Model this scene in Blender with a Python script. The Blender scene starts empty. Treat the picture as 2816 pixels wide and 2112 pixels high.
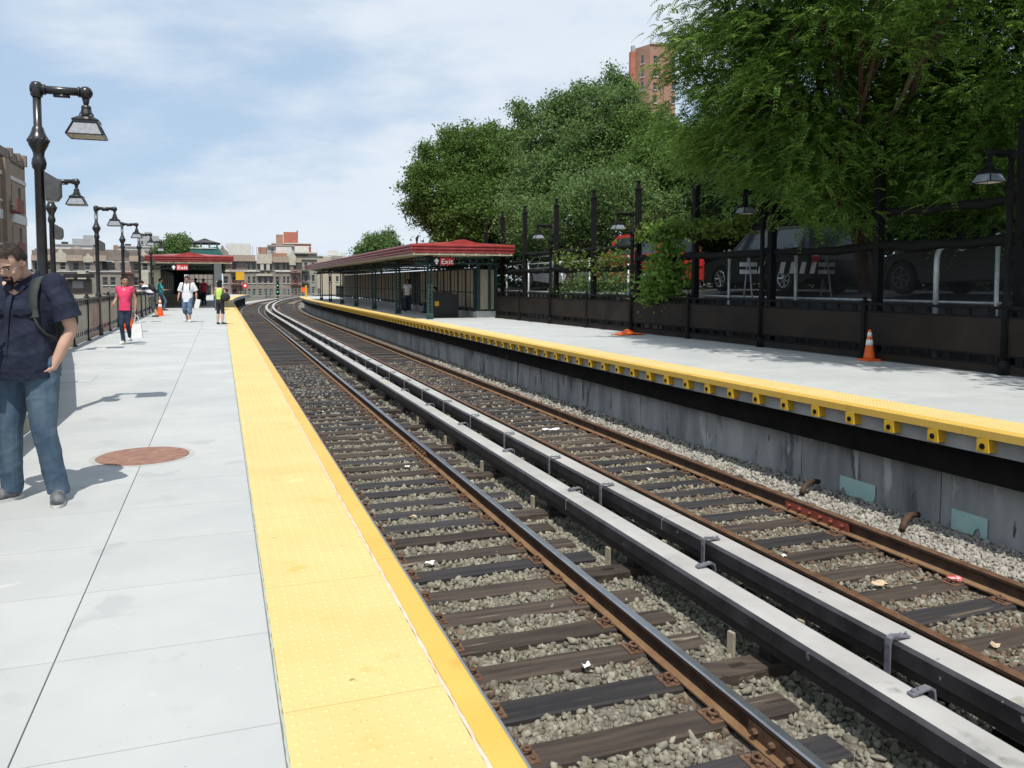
import bpy, math, random
import numpy as np
from mathutils import Vector, Matrix

random.seed(11)
rng = np.random.default_rng(11)
SC = bpy.context.scene
COL = SC.collection
R = math.radians

# ------------------------------------------------------------------ camera
cam_d = bpy.data.cameras.new('camera')
cam = bpy.data.objects.new('camera', cam_d)
COL.objects.link(cam)
cam.location = (0, 0, 1.5)
cam.rotation_euler = (R(90 - 3.4), 0, 0)
cam_d.sensor_width = 36
cam_d.lens = 36 * 810 / 1024
cam_d.shift_y = -53.4 / 1024
cam_d.clip_start = 0.05
cam_d.clip_end = 6000
SC.camera = cam
SC.render.resolution_x, SC.render.resolution_y = 1024, 768

# ------------------------------------------------------------------ light
SUN_EL = R(61.5)
SHX, SHY = -0.07, 0.9975                      # direction in which shadows fall
sun_d = bpy.data.lights.new('sun', 'SUN')
sun_d.energy = 4.2
sun_d.angle = R(0.53)
sun_d.color = (1.0, 0.955, 0.88)
sun = bpy.data.objects.new('sun', sun_d)
COL.objects.link(sun)
_dir = Vector((SHX * math.cos(SUN_EL), SHY * math.cos(SUN_EL), -math.sin(SUN_EL)))
sun.rotation_euler = _dir.to_track_quat('-Z', 'Y').to_euler()

W = bpy.data.worlds.new('World')
SC.world = W
W.use_nodes = True
nt = W.node_tree
nt.nodes.clear()
def wn(t, **k):
    n = nt.nodes.new(t)
    for a, b in k.items():
        setattr(n, a, b)
    return n
def wl(a, b): nt.links.new(a, b)
def wmath(op, a, b=None, clamp=False):
    n = wn('ShaderNodeMath', operation=op, use_clamp=clamp)
    for i, q in enumerate((a, b)):
        if q is None: continue
        if isinstance(q, (int, float)): n.inputs[i].default_value = q
        else: wl(q, n.inputs[i])
    return n.outputs[0]
out = wn('ShaderNodeOutputWorld')
bg = wn('ShaderNodeBackground')
SKY_STRENGTH = 0.088
bg.inputs['Strength'].default_value = SKY_STRENGTH
sky = wn('ShaderNodeTexSky', sky_type='NISHITA')
sky.sun_disc = False
sky.sun_elevation = SUN_EL
sky.sun_rotation = math.atan2(-SHX, -SHY)
sky.air_density = 1.0
sky.dust_density = 0.6
sky.ozone_density = 1.6
# broken summer cloud on a flat layer overhead: same all round the sky
tc = wn('ShaderNodeTexCoord')
sep = wn('ShaderNodeSeparateXYZ')
wl(tc.outputs['Generated'], sep.inputs[0])
zc = wmath('MAXIMUM', sep.outputs[2], 0.0)
den = wmath('ADD', zc, 0.30)
cx = wmath('DIVIDE', sep.outputs[0], den)
cy = wmath('DIVIDE', sep.outputs[1], den)
comb = wn('ShaderNodeCombineXYZ')
wl(cx, comb.inputs[0]); wl(cy, comb.inputs[1])
mp = wn('ShaderNodeMapping')
mp.inputs['Location'].default_value = (3.1, 1.3, 0)
mp.inputs['Scale'].default_value = (0.75, 1.0, 1.0)
wl(comb.outputs[0], mp.inputs['Vector'])
n1 = wn('ShaderNodeTexNoise'); n1.inputs['Scale'].default_value = 1.15
n1.inputs['Detail'].default_value = 7; n1.inputs['Roughness'].default_value = 0.52
n1.inputs['Distortion'].default_value = 0.25
wl(mp.outputs[0], n1.inputs['Vector'])
n2 = wn('ShaderNodeTexNoise'); n2.inputs['Scale'].default_value = 3.4
n2.inputs['Detail'].default_value = 8; n2.inputs['Roughness'].default_value = 0.58
wl(mp.outputs[0], n2.inputs['Vector'])
nsum = wmath('ADD', wmath('MULTIPLY', n1.outputs[0], 0.74), wmath('MULTIPLY', n2.outputs[0], 0.26))
rmp = wn('ShaderNodeValToRGB')
rmp.color_ramp.elements[0].position = 0.395
rmp.color_ramp.elements[0].color = (0.14, 0.14, 0.14, 1)
rmp.color_ramp.elements[1].position = 0.565
rmp.color_ramp.elements[1].color = (1, 1, 1, 1)
rmp.color_ramp.interpolation = 'EASE'
wl(nsum, rmp.inputs[0])
# cloud colour: white tops, slightly blue-grey where thick
ccol = wn('ShaderNodeMixRGB')
ccol.inputs[1].default_value = (7.0, 8.0, 9.2, 1)
ccol.inputs[2].default_value = (9.0, 9.5, 10.0, 1)
wl(n2.outputs[0], ccol.inputs[0])
hz = wn('ShaderNodeMixRGB')           # thin high veil whitens the clear part
hz.inputs[0].default_value = 0.72
hz.inputs[2].default_value = (4.9, 6.8, 9.2, 1)
wl(sky.outputs[0], hz.inputs[1])
mixc = wn('ShaderNodeMixRGB')
wl(wmath('MULTIPLY', rmp.outputs[0], 0.93), mixc.inputs[0])
wl(hz.outputs[0], mixc.inputs[1]); wl(ccol.outputs[0], mixc.inputs[2])
wl(mixc.outputs[0], bg.inputs['Color'])
wl(bg.outputs[0], out.inputs['Surface'])

SC.view_settings.view_transform = 'Standard'
SC.view_settings.look = 'None'
SC.view_settings.gamma = 1
SC.view_settings.use_curve_mapping = False
SC.view_settings.exposure = 0.16
SC.cycles.max_bounces = 6
SC.cycles.diffuse_bounces = 3
SC.cycles.transparent_max_bounces = 12

# ------------------------------------------------------------------ materials
MATS = {}
def M(name, c1, c2=None, scale=4.0, rough=0.8, bump=0.0, bscale=None, metal=0.0, stretch=(1, 1, 1),
      coord='W', spec=0.4, isl=0.0, obr=0.0, lo=0.35, hi=0.65, detail=5, coat=0.0, bdist=0.02, ang=0.0, spots=None):
    m = bpy.data.materials.new(name); m.use_nodes = True
    MATS[name] = m
    t = m.node_tree; N = t.nodes; Lk = t.links
    b = N['Principled BSDF']
    b.inputs['Roughness'].default_value = rough
    b.inputs['Metallic'].default_value = metal
    b.inputs['Specular IOR Level'].default_value = spec
    if coat: b.inputs['Coat Weight'].default_value = coat
    c2 = c2 or c1
    if coord == 'W':
        src = N.new('ShaderNodeNewGeometry').outputs['Position']
    else:
        src = N.new('ShaderNodeTexCoord').outputs['Object']
    mpn = N.new('ShaderNodeMapping'); mpn.inputs['Scale'].default_value = stretch
    mpn.inputs['Rotation'].default_value = (0, 0, ang)
    Lk.new(src, mpn.inputs['Vector'])
    vec = mpn.outputs[0]
    if obr and coord != 'W':
        oi = N.new('ShaderNodeObjectInfo')
        ad = N.new('ShaderNodeVectorMath'); ad.operation = 'ADD'
        sc_ = N.new('ShaderNodeMath'); sc_.operation = 'MULTIPLY'; sc_.inputs[1].default_value = 53.0
        Lk.new(oi.outputs['Random'], sc_.inputs[0])
        Lk.new(vec, ad.inputs[0]); Lk.new(sc_.outputs[0], ad.inputs[1])
        vec = ad.outputs[0]
    nz = N.new('ShaderNodeTexNoise'); nz.inputs['Scale'].default_value = scale; nz.inputs['Detail'].default_value = detail
    nz.inputs['Roughness'].default_value = 0.6
    Lk.new(vec, nz.inputs['Vector'])
    rp = N.new('ShaderNodeValToRGB')
    rp.color_ramp.elements[0].position = lo; rp.color_ramp.elements[0].color = (*c1, 1)
    rp.color_ramp.elements[1].position = hi; rp.color_ramp.elements[1].color = (*c2, 1)
    Lk.new(nz.outputs[0], rp.inputs[0])
    colr = rp.outputs[0]
    if spots:                                    # (colour, scale, threshold) : dirt and wear with a shape of its own
        for (sc3, ss, th) in spots:
            n3 = N.new('ShaderNodeTexNoise'); n3.inputs['Scale'].default_value = ss; n3.inputs['Detail'].default_value = 4
            Lk.new(vec, n3.inputs['Vector'])
            r3 = N.new('ShaderNodeValToRGB')
            r3.color_ramp.elements[0].position = th; r3.color_ramp.elements[1].position = th + 0.06
            Lk.new(n3.outputs[0], r3.inputs[0])
            mx = N.new('ShaderNodeMixRGB'); mx.inputs[2].default_value = (*sc3, 1)
            Lk.new(r3.outputs[0], mx.inputs[0]); Lk.new(colr, mx.inputs[1])
            colr = mx.outputs[0]
    if isl or obr:
        hs = N.new('ShaderNodeHueSaturation')
        if isl: rnd = N.new('ShaderNodeNewGeometry').outputs['Random Per Island']; amt = isl
        else: rnd = N.new('ShaderNodeObjectInfo').outputs['Random']; amt = obr
        mr = N.new('ShaderNodeMapRange'); mr.inputs[3].default_value = 1 - amt; mr.inputs[4].default_value = 1 + amt
        Lk.new(rnd, mr.inputs[0]); Lk.new(mr.outputs[0], hs.inputs['Value']); Lk.new(colr, hs.inputs['Color'])
        colr = hs.outputs[0]
    Lk.new(colr, b.inputs['Base Color'])
    if bump:
        n2_ = N.new('ShaderNodeTexNoise'); n2_.inputs['Scale'].default_value = bscale or scale * 4; n2_.inputs['Detail'].default_value = 6
        Lk.new(vec, n2_.inputs['Vector'])
        bp = N.new('ShaderNodeBump'); bp.inputs['Strength'].default_value = bump; bp.inputs['Distance'].default_value = bdist
        Lk.new(n2_.outputs[0], bp.inputs['Height']); Lk.new(bp.outputs[0], b.inputs['Normal'])
    return m

def leafmat(name, cols, trans=0.35, rough=0.55):
    m = bpy.data.materials.new(name); m.use_nodes = True; MATS[name] = m
    t = m.node_tree; N = t.nodes; Lk = t.links
    b = N['Principled BSDF']; b.inputs['Roughness'].default_value = rough
    b.inputs['Specular IOR Level'].default_value = 0.15
    g = N.new('ShaderNodeNewGeometry')
    rp = N.new('ShaderNodeValToRGB')
    el = rp.color_ramp.elements
    while len(el) < len(cols): el.new(0.5)
    for i, c in enumerate(cols):
        el[i].position = i / (len(cols) - 1); el[i].color = (*c, 1)
    Lk.new(g.outputs['Random Per Island'], rp.inputs[0])
    Lk.new(rp.outputs[0], b.inputs['Base Color'])
    tr = N.new('ShaderNodeBsdfTranslucent')
    hs = N.new('ShaderNodeHueSaturation'); hs.inputs['Value'].default_value = 1.5; hs.inputs['Hue'].default_value = 0.485
    Lk.new(rp.outputs[0], hs.inputs['Color']); Lk.new(hs.outputs[0], tr.inputs['Color'])
    mx = N.new('ShaderNodeMixShader'); mx.inputs[0].default_value = trans
    Lk.new(b.outputs[0], mx.inputs[1]); Lk.new(tr.outputs[0], mx.inputs[2])
    Lk.new(mx.outputs[0], N['Material Output'].inputs['Surface'])
    return m

def glassmat(name, col, rough=0.08):
    m = M(name, col, rough=rough, spec=0.8)
    return m

def emis(name, col, st):
    m = bpy.data.materials.new(name); m.use_nodes = True; MATS[name] = m
    b = m.node_tree.nodes['Principled BSDF']
    b.inputs['Base Color'].default_value = (*col, 1)
    b.inputs['Emission Color'].default_value = (*col, 1)
    b.inputs['Emission Strength'].default_value = st
    return m

# ------------------------------------------------------------------ mesh helper
class MB:
    def __init__(self): self.v = []; self.f = []; self.m = []
    def add(self, vs, fs, mi=0):
        o = len(self.v); self.v.extend([tuple(p) for p in vs])
        for q in fs: self.f.append(tuple(o + i for i in q)); self.m.append(mi)
        return self
    def box(self, c, s, rz=0, mi=0, rot=None, ch=0.0, top=(1, 1)):
        hx, hy, hz_ = s[0] / 2, s[1] / 2, s[2] / 2
        tx, ty = top
        if ch:                                    # chamfered upper edges
            vs = [(-hx, -hy, -hz_), (hx, -hy, -hz_), (hx, hy, -hz_), (-hx, hy, -hz_),
                  (-hx, -hy, hz_ - ch), (hx, -hy, hz_ - ch), (hx, hy, hz_ - ch), (-hx, hy, hz_ - ch),
                  (-hx + ch, -hy + ch, hz_), (hx - ch, -hy + ch, hz_), (hx - ch, hy - ch, hz_), (-hx + ch, hy - ch, hz_)]
            fs = [(3, 2, 1, 0), (0, 1, 5, 4), (1, 2, 6, 5), (2, 3, 7, 6), (3, 0, 4, 7),
                  (4, 5, 9, 8), (5, 6, 10, 9), (6, 7, 11, 10), (7, 4, 8, 11), (8, 9, 10, 11)]
        else:
            vs = [(-hx, -hy, -hz_), (hx, -hy, -hz_), (hx, hy, -hz_), (-hx, hy, -hz_),
                  (-hx * tx, -hy * ty, hz_), (hx * tx, -hy * ty, hz_), (hx * tx, hy * ty, hz_), (-hx * tx, hy * ty, hz_)]
            fs = [(3, 2, 1, 0), (4, 5, 6, 7), (0, 1, 5, 4), (1, 2, 6, 5), (2, 3, 7, 6), (3, 0, 4, 7)]
        mt = rot if rot is not None else Matrix.Rotation(rz, 3, 'Z')
        c = Vector(c)
        return self.add([c + mt @ Vector(p) for p in vs], fs, mi)
    def tube(self, pts, rad, seg=8, mi=0, caps=True, flat=None):
        pts = [Vector(p) for p in pts]
        if not hasattr(rad, '__len__'): rad = [rad] * len(pts)
        o = len(self.v); n = len(pts)
        up = None
        for i, p in enumerate(pts):
            d = (pts[min(i + 1, n - 1)] - pts[max(i - 1, 0)]).normalized()
            if up is None:
                up = Vector((0, 0, 1)) if abs(d.z) < 0.9 else Vector((0, 1, 0))
            sx = d.cross(up)
            if sx.length < 1e-5: sx = d.cross(Vector((1, 0, 0)))
            sx.normalize(); sy = sx.cross(d).normalized(); up = sy
            for k in range(seg):
                a = 2 * math.pi * (k + 0.5) / seg
                fy = flat if flat else 1.0
                self.v.append(tuple(p + (sx * math.cos(a) + sy * math.sin(a) * fy) * rad[i]))
        for i in range(n - 1):
            for k in range(seg):
                a, b = o + i * seg + k, o + i * seg + (k + 1) % seg
                self.f.append((a, b, b + seg, a + seg)); self.m.append(mi)
        if caps:
            self.f.append(tuple(o + k for k in range(seg))[::-1]); self.m.append(mi)
            self.f.append(tuple(o + (n - 1) * seg + k for k in range(seg))); self.m.append(mi)
        return self
    def lathe(self, prof, seg=12, o=(0, 0, 0), mi=0, sq=1.0, rot=None, a0=0.0):
        b = len(self.v); n = len(prof); o = Vector(o)
        for (r, z) in prof:
            for k in range(seg):
                a = 2 * math.pi * k / seg + a0
                p = Vector((r * math.cos(a), r * math.sin(a) * sq, z))
                if rot is not None: p = rot @ p
                self.v.append(tuple(o + p))
        for i in range(n - 1):
            for k in range(seg):
                p, q = b + i * seg + k, b + i * seg + (k + 1) % seg
                self.f.append((p, q, q + seg, p + seg)); self.m.append(mi)
        self.f.append(tuple(b + k for k in range(seg))[::-1]); self.m.append(mi)
        self.f.append(tuple(b + (n - 1) * seg + k for k in range(seg))); self.m.append(mi)
        return self
    def ell(self, c, r, rot=None, seg=14, rings=9, mi=0):
        c = Vector(c); o = len(self.v)
        mt = rot if rot is not None else Matrix.Identity(3)
        self.v.append(tuple(c + mt @ Vector((0, 0, r[2]))))
        for i in range(1, rings):
            th = math.pi * i / rings
            for k in range(seg):
                a = 2 * math.pi * k / seg
                self.v.append(tuple(c + mt @ Vector((r[0] * math.sin(th) * math.cos(a), r[1] * math.sin(th) * math.sin(a), r[2] * math.cos(th)))))
        self.v.append(tuple(c + mt @ Vector((0, 0, -r[2]))))
        last = len(self.v) - 1
        for k in range(seg):
            self.f.append((o, o + 1 + k, o + 1 + (k + 1) % seg)); self.m.append(mi)
            q = o + 1 + (rings - 2) * seg
            self.f.append((last, q + (k + 1) % seg, q + k)); self.m.append(mi)
        for i in range(rings - 2):
            for k in range(seg):
                a = o + 1 + i * seg + k; b = o + 1 + i * seg + (k + 1) % seg
                self.f.append((a, a + seg, b + seg, b)); self.m.append(mi)
        return self
    def prism(self, poly, h, frame, mi=0):
        """poly in 2D, extruded by h along frame's third axis; frame = (origin, ax, ay, az)"""
        o, ax, ay, az = [Vector(q) for q in frame]
        n = len(poly)
        vs = [o + ax * p[0] + ay * p[1] for p in poly] + [o + ax * p[0] + ay * p[1] + az * h for p in poly]
        fs = [tuple(range(n))[::-1], tuple(range(n, 2 * n))]
        fs += [(i, (i + 1) % n, (i + 1) % n + n, i + n) for i in range(n)]
        return self.add(vs, fs, mi)
    def mesh(self, name, mats, smooth=False):
        me = bpy.data.meshes.new(name)
        me.from_pydata(self.v, [], self.f)
        for q in (mats if isinstance(mats, (list, tuple)) else [mats]): me.materials.append(MATS[q] if isinstance(q, str) else q)
        if len(me.materials) > 1: me.polygons.foreach_set('material_index', self.m)
        if smooth: me.polygons.foreach_set('use_smooth', [True] * len(self.f))
        me.update()
        return me
    def obj(self, name, mats, parent=None, smooth=False, loc=None, rz=0.0):
        return link(name, self.mesh(name, mats, smooth), parent, loc, rz)

def link(name, me, parent=None, loc=None, rz=0.0):
    o = bpy.data.objects.new(name, me); COL.objects.link(o)
    if parent is not None: o.parent = parent
    if loc is not None: o.location = loc
    if rz: o.rotation_euler = (0, 0, rz)
    return o

def tag(o, label=None, cat=None, group=None, kind=None):
    if label: o['label'] = label
    if cat: o['category'] = cat
    if group: o['group'] = group
    if kind: o['kind'] = kind
    return o
def thing(name, label, cat, loc=(0, 0, 0), rz=0.0, group=None):
    o = bpy.data.objects.new(name, None); COL.objects.link(o)
    o.location = loc; o.rotation_euler = (0, 0, rz); o.empty_display_size = 0.2
    return tag(o, label, cat, group)
def copy_tree(o, parent=None):
    c = o.copy(); COL.objects.link(c); c.parent = parent
    for ch in list(o.children): copy_tree(ch, c)
    return c

def fastmesh(name, V, F, mats, mi=None, smooth=False):
    """V (n,3) float array, F (m,k) int array, all faces of k corners"""
    me = bpy.data.meshes.new(name)
    n, k = F.shape
    me.vertices.add(len(V)); me.vertices.foreach_set('co', np.ascontiguousarray(V, dtype=np.float32).ravel())
    me.loops.add(n * k); me.loops.foreach_set('vertex_index', np.ascontiguousarray(F, dtype=np.int32).ravel())
    me.polygons.add(n)
    me.polygons.foreach_set('loop_start', np.arange(0, n * k, k, dtype=np.int32))
    for q in (mats if isinstance(mats, (list, tuple)) else [mats]): me.materials.append(MATS[q] if isinstance(q, str) else q)
    if mi is not None: me.polygons.foreach_set('material_index', np.ascontiguousarray(mi, dtype=np.int32))
    if smooth: me.polygons.foreach_set('use_smooth', np.ones(n, dtype=bool))
    me.update(); me.validate()
    return me

# ------------------------------------------------------------------ track frame: s along, d to the right of the left platform edge
A0 = R(19.75); S0 = 65.0; RAD = 350.0; D0 = 0.87
T0 = Vector((-math.sin(A0), math.cos(A0), 0)); N0 = Vector((math.cos(A0), math.sin(A0), 0))
def ang(s): return A0 if s <= S0 else A0 - (s - S0) / RAD
def P(s, d, z=0.0):
    if s <= S0:
        return N0 * (D0 + d) + T0 * s + Vector((0, 0, z))
    c = N0 * (D0 + RAD) + T0 * S0            # centre of the right-hand curve, RAD right of d = 0
    a = ang(s)
    n = Vector((math.cos(a), math.sin(a), 0))
    return c + n * (d - RAD) + Vector((0, 0, z))
def srange(a, b, step):
    k = max(1, int(math.ceil((b - a) / step)))
    return [a + (b - a) * i / k for i in range(k + 1)]
def sweep(mb, prof, s0, s1, step=2.0, off=None, mi=0, mis=None, caps=True):
    """prof: closed polygon of (d, z), clockwise seen looking along +s"""
    ss = srange(s0, s1, step); n = len(prof); o = len(mb.v)
    for s in ss:
        q = off(s) if off else 0.0
        for (d, z) in prof: mb.v.append(tuple(P(s, d + q, z)))
    for i in range(len(ss) - 1):
        for k in range(n):
            a, b = o + i * n + k, o + i * n + (k + 1) % n
            mb.f.append((a, b, b + n, a + n)); mb.m.append(mis[k] if mis else mi)
    if caps:
        mb.f.append(tuple(o + k for k in range(n))[::-1]); mb.m.append(mi)
        mb.f.append(tuple(o + (len(ss) - 1) * n + k for k in range(n))); mb.m.append(mi)
    return mb
def rect(d0, d1, z0, z1): return [(d0, z0), (d0, z1), (d1, z1), (d1, z0)]
def cprism(mb, poly, z0, z1, mi=0):          # vertical prism from world xy polygon
    return mb.prism([(p[0], p[1]) for p in poly], z1 - z0, ((0, 0, z0), (1, 0, 0), (0, 1, 0), (0, 0, 1)), mi)
# ------------------------------------------------------------------ material list
M('concrete_walk', (0.375, 0.39, 0.39), (0.435, 0.445, 0.44), scale=0.9, rough=0.85, bump=0.08, bscale=60, obr=0.035, bdist=0.004,
  spots=[((0.37, 0.38, 0.38), 2.3, 0.62), ((0.33, 0.335, 0.33), 9.0, 0.72), ((0.22, 0.22, 0.21), 38.0, 0.70), ((0.46, 0.465, 0.46), 5.0, 0.69)])
M('concrete_grey', (0.30, 0.31, 0.31), (0.44, 0.44, 0.43), scale=1.5, rough=0.9, bump=0.2, bscale=30)
M('concrete_wall', (0.19, 0.20, 0.20), (0.40, 0.405, 0.395), scale=1.1, rough=0.9, bump=0.25, bscale=24, stretch=(1.6, 1.6, 0.45), obr=0.08,
  spots=[((0.13, 0.135, 0.135), 1.6, 0.58), ((0.48, 0.49, 0.475), 2.6, 0.63), ((0.06, 0.06, 0.06), 7.0, 0.67)])
M('joint_dark', (0.17, 0.17, 0.165), (0.25, 0.25, 0.24), scale=8)
M('tactile_yellow', (0.575, 0.435, 0.170), (0.62, 0.475, 0.205), scale=1.3, rough=0.6, obr=0.02, bump=0.05, bscale=90, bdist=0.002,
  spots=[((0.56, 0.395, 0.125), 3.2, 0.64), ((0.28, 0.19, 0.085), 14.0, 0.705), ((0.66, 0.52, 0.26), 2.2, 0.66)])
M('edge_yellow', (0.58, 0.365, 0.065), (0.62, 0.405, 0.085), scale=1.6, rough=0.5, spots=[((0.55, 0.33, 0.06), 3.0, 0.62), ((0.3, 0.2, 0.07), 17.0, 0.75)])
M('bracket_yellow', (0.62, 0.36, 0.02), (0.70, 0.42, 0.03), scale=6, rough=0.55)
M('sealant', (0.52, 0.42, 0.32), (0.60, 0.52, 0.44), scale=12, rough=0.9)
M('sealant_green', (0.30, 0.36, 0.31), (0.40, 0.42, 0.36), scale=14, rough=0.9)
M('steel_edge', (0.16, 0.20, 0.25), (0.22, 0.26, 0.31), scale=5, rough=0.55)
M('black_girder', (0.006, 0.006, 0.0065), (0.013, 0.012, 0.011), scale=3, rough=0.9, spec=0.15, spots=[((0.06, 0.03, 0.018), 1.6, 0.67)])
M('ballast_base', (0.085, 0.070, 0.052), (0.235, 0.215, 0.175), scale=22, rough=0.95, bump=1.0, bscale=26, bdist=0.05, detail=8)
M('ballast_stone', (0.148, 0.138, 0.106), (0.245, 0.232, 0.186), scale=7, rough=0.95, spec=0.15, isl=0.36, bump=0.3, bscale=50, bdist=0.006)
M('ballast_rusty', (0.095, 0.068, 0.046), (0.165, 0.125, 0.09), scale=7, rough=0.95, isl=0.35)
M('ballast_pale', (0.25, 0.235, 0.205), (0.34, 0.32, 0.28), scale=6, rough=0.95, isl=0.28)
M('tie_wood', (0.013, 0.0135, 0.017), (0.036, 0.031, 0.029), scale=3.0, rough=0.72, stretch=(0.35, 5, 5), coord='O', obr=0.35, bump=0.5, bscale=9, bdist=0.008,
  spots=[((0.10, 0.075, 0.055), 2.6, 0.665)])
M('tie_brown', (0.026, 0.019, 0.016), (0.070, 0.052, 0.040), scale=3.0, rough=0.85, stretch=(0.35, 5, 5), coord='O', obr=0.3, bump=0.6, bscale=9, bdist=0.008,
  spots=[((0.20, 0.165, 0.125), 2.2, 0.645), ((0.02, 0.018, 0.018), 4.0, 0.64)])
M('rail_side', (0.035, 0.020, 0.014), (0.085, 0.046, 0.026), scale=6, rough=0.8, bump=0.2, bscale=40, bdist=0.004)
M('rail_foot', (0.15, 0.082, 0.040), (0.21, 0.125, 0.062), scale=6, rough=0.9)
M('rail_top', (0.30, 0.315, 0.35), (0.40, 0.415, 0.45), scale=5, rough=0.26, metal=0.85)
M('rail_top_rust', (0.105, 0.05, 0.026), (0.18, 0.10, 0.055), scale=9, rough=0.55, metal=0.25)
M('plate_rust', (0.075, 0.038, 0.024), (0.15, 0.085, 0.05), scale=14, rough=0.9, bump=0.3, bscale=60, bdist=0.004)
M('red_lead', (0.17, 0.035, 0.02), (0.28, 0.07, 0.045), scale=14, rough=0.8)
M('cover_grey', (0.31, 0.30, 0.29), (0.40, 0.39, 0.375), scale=1.6, rough=0.8, bump=0.15, bscale=30, stretch=(1, 1, 1), bdist=0.004,
  spots=[((0.40, 0.36, 0.21), 1.7, 0.66), ((0.24, 0.235, 0.225), 2.6, 0.64), ((0.20, 0.19, 0.18), 9.0, 0.68)])
M('cover_side', (0.016, 0.015, 0.018), (0.042, 0.040, 0.045), scale=4, rough=0.5, spots=[((0.28, 0.28, 0.28), 9.0, 0.70)])
M('hook_steel', (0.13, 0.13, 0.155), (0.24, 0.24, 0.27), scale=12, rough=0.6, metal=0.4)
M('insulator', (0.24, 0.215, 0.155), (0.36, 0.32, 0.24), scale=8, rough=0.6)
M('black_rail', (0.013, 0.012, 0.013), (0.035, 0.03, 0.028), scale=6, rough=0.6)
M('black_paint', (0.010, 0.010, 0.012), (0.018, 0.018, 0.02), scale=9, rough=0.28, spec=0.6)
M('black_flat', (0.006, 0.006, 0.006), (0.011, 0.010, 0.010), scale=9, rough=0.75, spec=0.15)
M('panel_brown_shaded', (0.014, 0.010, 0.008), (0.026, 0.019, 0.014), scale=1.2, rough=0.6, spec=0.2)  # tree shade on the right fence panels is put into this dark brown
M('panel_beige', (0.30, 0.27, 0.20), (0.42, 0.38, 0.29), scale=0.8, rough=0.6, spots=[((0.26, 0.14, 0.09), 1.1, 0.64)])
M('panel_rust', (0.20, 0.075, 0.045), (0.40, 0.33, 0.26), scale=1.4, rough=0.7, stretch=(1, 1, 0.6))
M('galv', (0.36, 0.39, 0.39), (0.50, 0.53, 0.53), scale=7, rough=0.5, metal=0.35)
M('ground_city', (0.10, 0.10, 0.095), (0.17, 0.165, 0.155), scale=0.05, rough=0.95)
M('asphalt', (0.045, 0.045, 0.047), (0.065, 0.064, 0.063), scale=2, rough=0.95, bump=0.2, bscale=60)
M('rust_iron', (0.20, 0.105, 0.075), (0.29, 0.165, 0.125), scale=11, rough=0.85, bump=0.5, bscale=70, bdist=0.004)
M('ring_grey', (0.34, 0.335, 0.32), (0.40, 0.395, 0.38), scale=9, rough=0.9)
M('hatch_grey', (0.37, 0.39, 0.39), (0.42, 0.435, 0.43), scale=5, rough=0.8)
M('orange', (0.72, 0.10, 0.012), (0.80, 0.14, 0.02), scale=6, rough=0.5)
M('white_band', (0.72, 0.72, 0.70), (0.8, 0.8, 0.78), scale=8, rough=0.5)
M('teal_paint', (0.34, 0.54, 0.50), (0.42, 0.60, 0.56), scale=6, rough=0.8)
M('can_red', (0.50, 0.03, 0.045), (0.72, 0.55, 0.55), scale=17, rough=0.35, lo=0.5, hi=0.6)
M('paper_white', (0.62, 0.62, 0.60), (0.76, 0.76, 0.74), scale=20, rough=0.8)
M('cardboard', (0.42, 0.31, 0.20), (0.52, 0.40, 0.27), scale=9, rough=0.9)

# ------------------------------------------------------------------ the ground far below and the deck the line runs on
mb = MB()
mb.add([(-2500, -400, -7.5), (2500, -400, -7.5), (2500, 4500, -7.5), (-2500, 4500, -7.5)], [(0, 1, 2, 3)])
tag(mb.obj('ground', 'ground_city'), 'flat grey city ground far below the platforms', kind='structure')
mb = MB()
sweep(mb, rect(-4.9, 11.4, -3.2, -1.62), -12, 190, 4)
sweep(mb, rect(-4.6, 11.2, -7.7, -3.2), -12, 190, 4)
tag(mb.obj('viaduct_deck', 'concrete_grey'), 'concrete deck carrying the two tracks and platforms', kind='structure')

# ------------------------------------------------------------------ left platform
LF_S = [-10, 3, 8, 10.1, 13, 16, 19, 30, 45, 120]
LF_D = [-3.0, -2.9, -2.64, -2.70, -3.15, -3.62, -4.12, -4.15, -4.20, -4.25]
def lfence(s): return float(np.interp(s, LF_S, LF_D))
ST = 0.012                                      # thickness of the walking surface pieces
mb = MB()
ss = srange(-6, 108, 1.5)
n = len(ss)
for s in ss:
    e = lfence(s) - 0.22
    for (d, z) in ((e, -0.30), (e, -ST), (-0.03, -ST), (-0.03, -0.30)): mb.v.append(tuple(P(s, d, z)))
for i in range(n - 1):
    for k in range(4):
        a, b = i * 4 + k, i * 4 + (k + 1) % 4
        mb.f.append((a, b, b + 4, a + 4)); mb.m.append(0)
mb.f += [(3, 2, 1, 0), tuple(4 * (n - 1) + k for k in range(4))]; mb.m += [0, 0]
plat_l = tag(mb.obj('platform_left', 'joint_dark'), 'wide pale concrete platform with yellow tactile edge at left', kind='structure')
mb = MB()                                       # supports below, seen where the platform bends away
sweep(mb, rect(-0.75, -0.62, -1.6, -0.30), -4, 108, 3)
sweep(mb, rect(-3.4, -0.8, -1.6, -0.32), -4, 3, 3)
mb.obj('support_beam', 'black_girder', plat_l)
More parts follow.
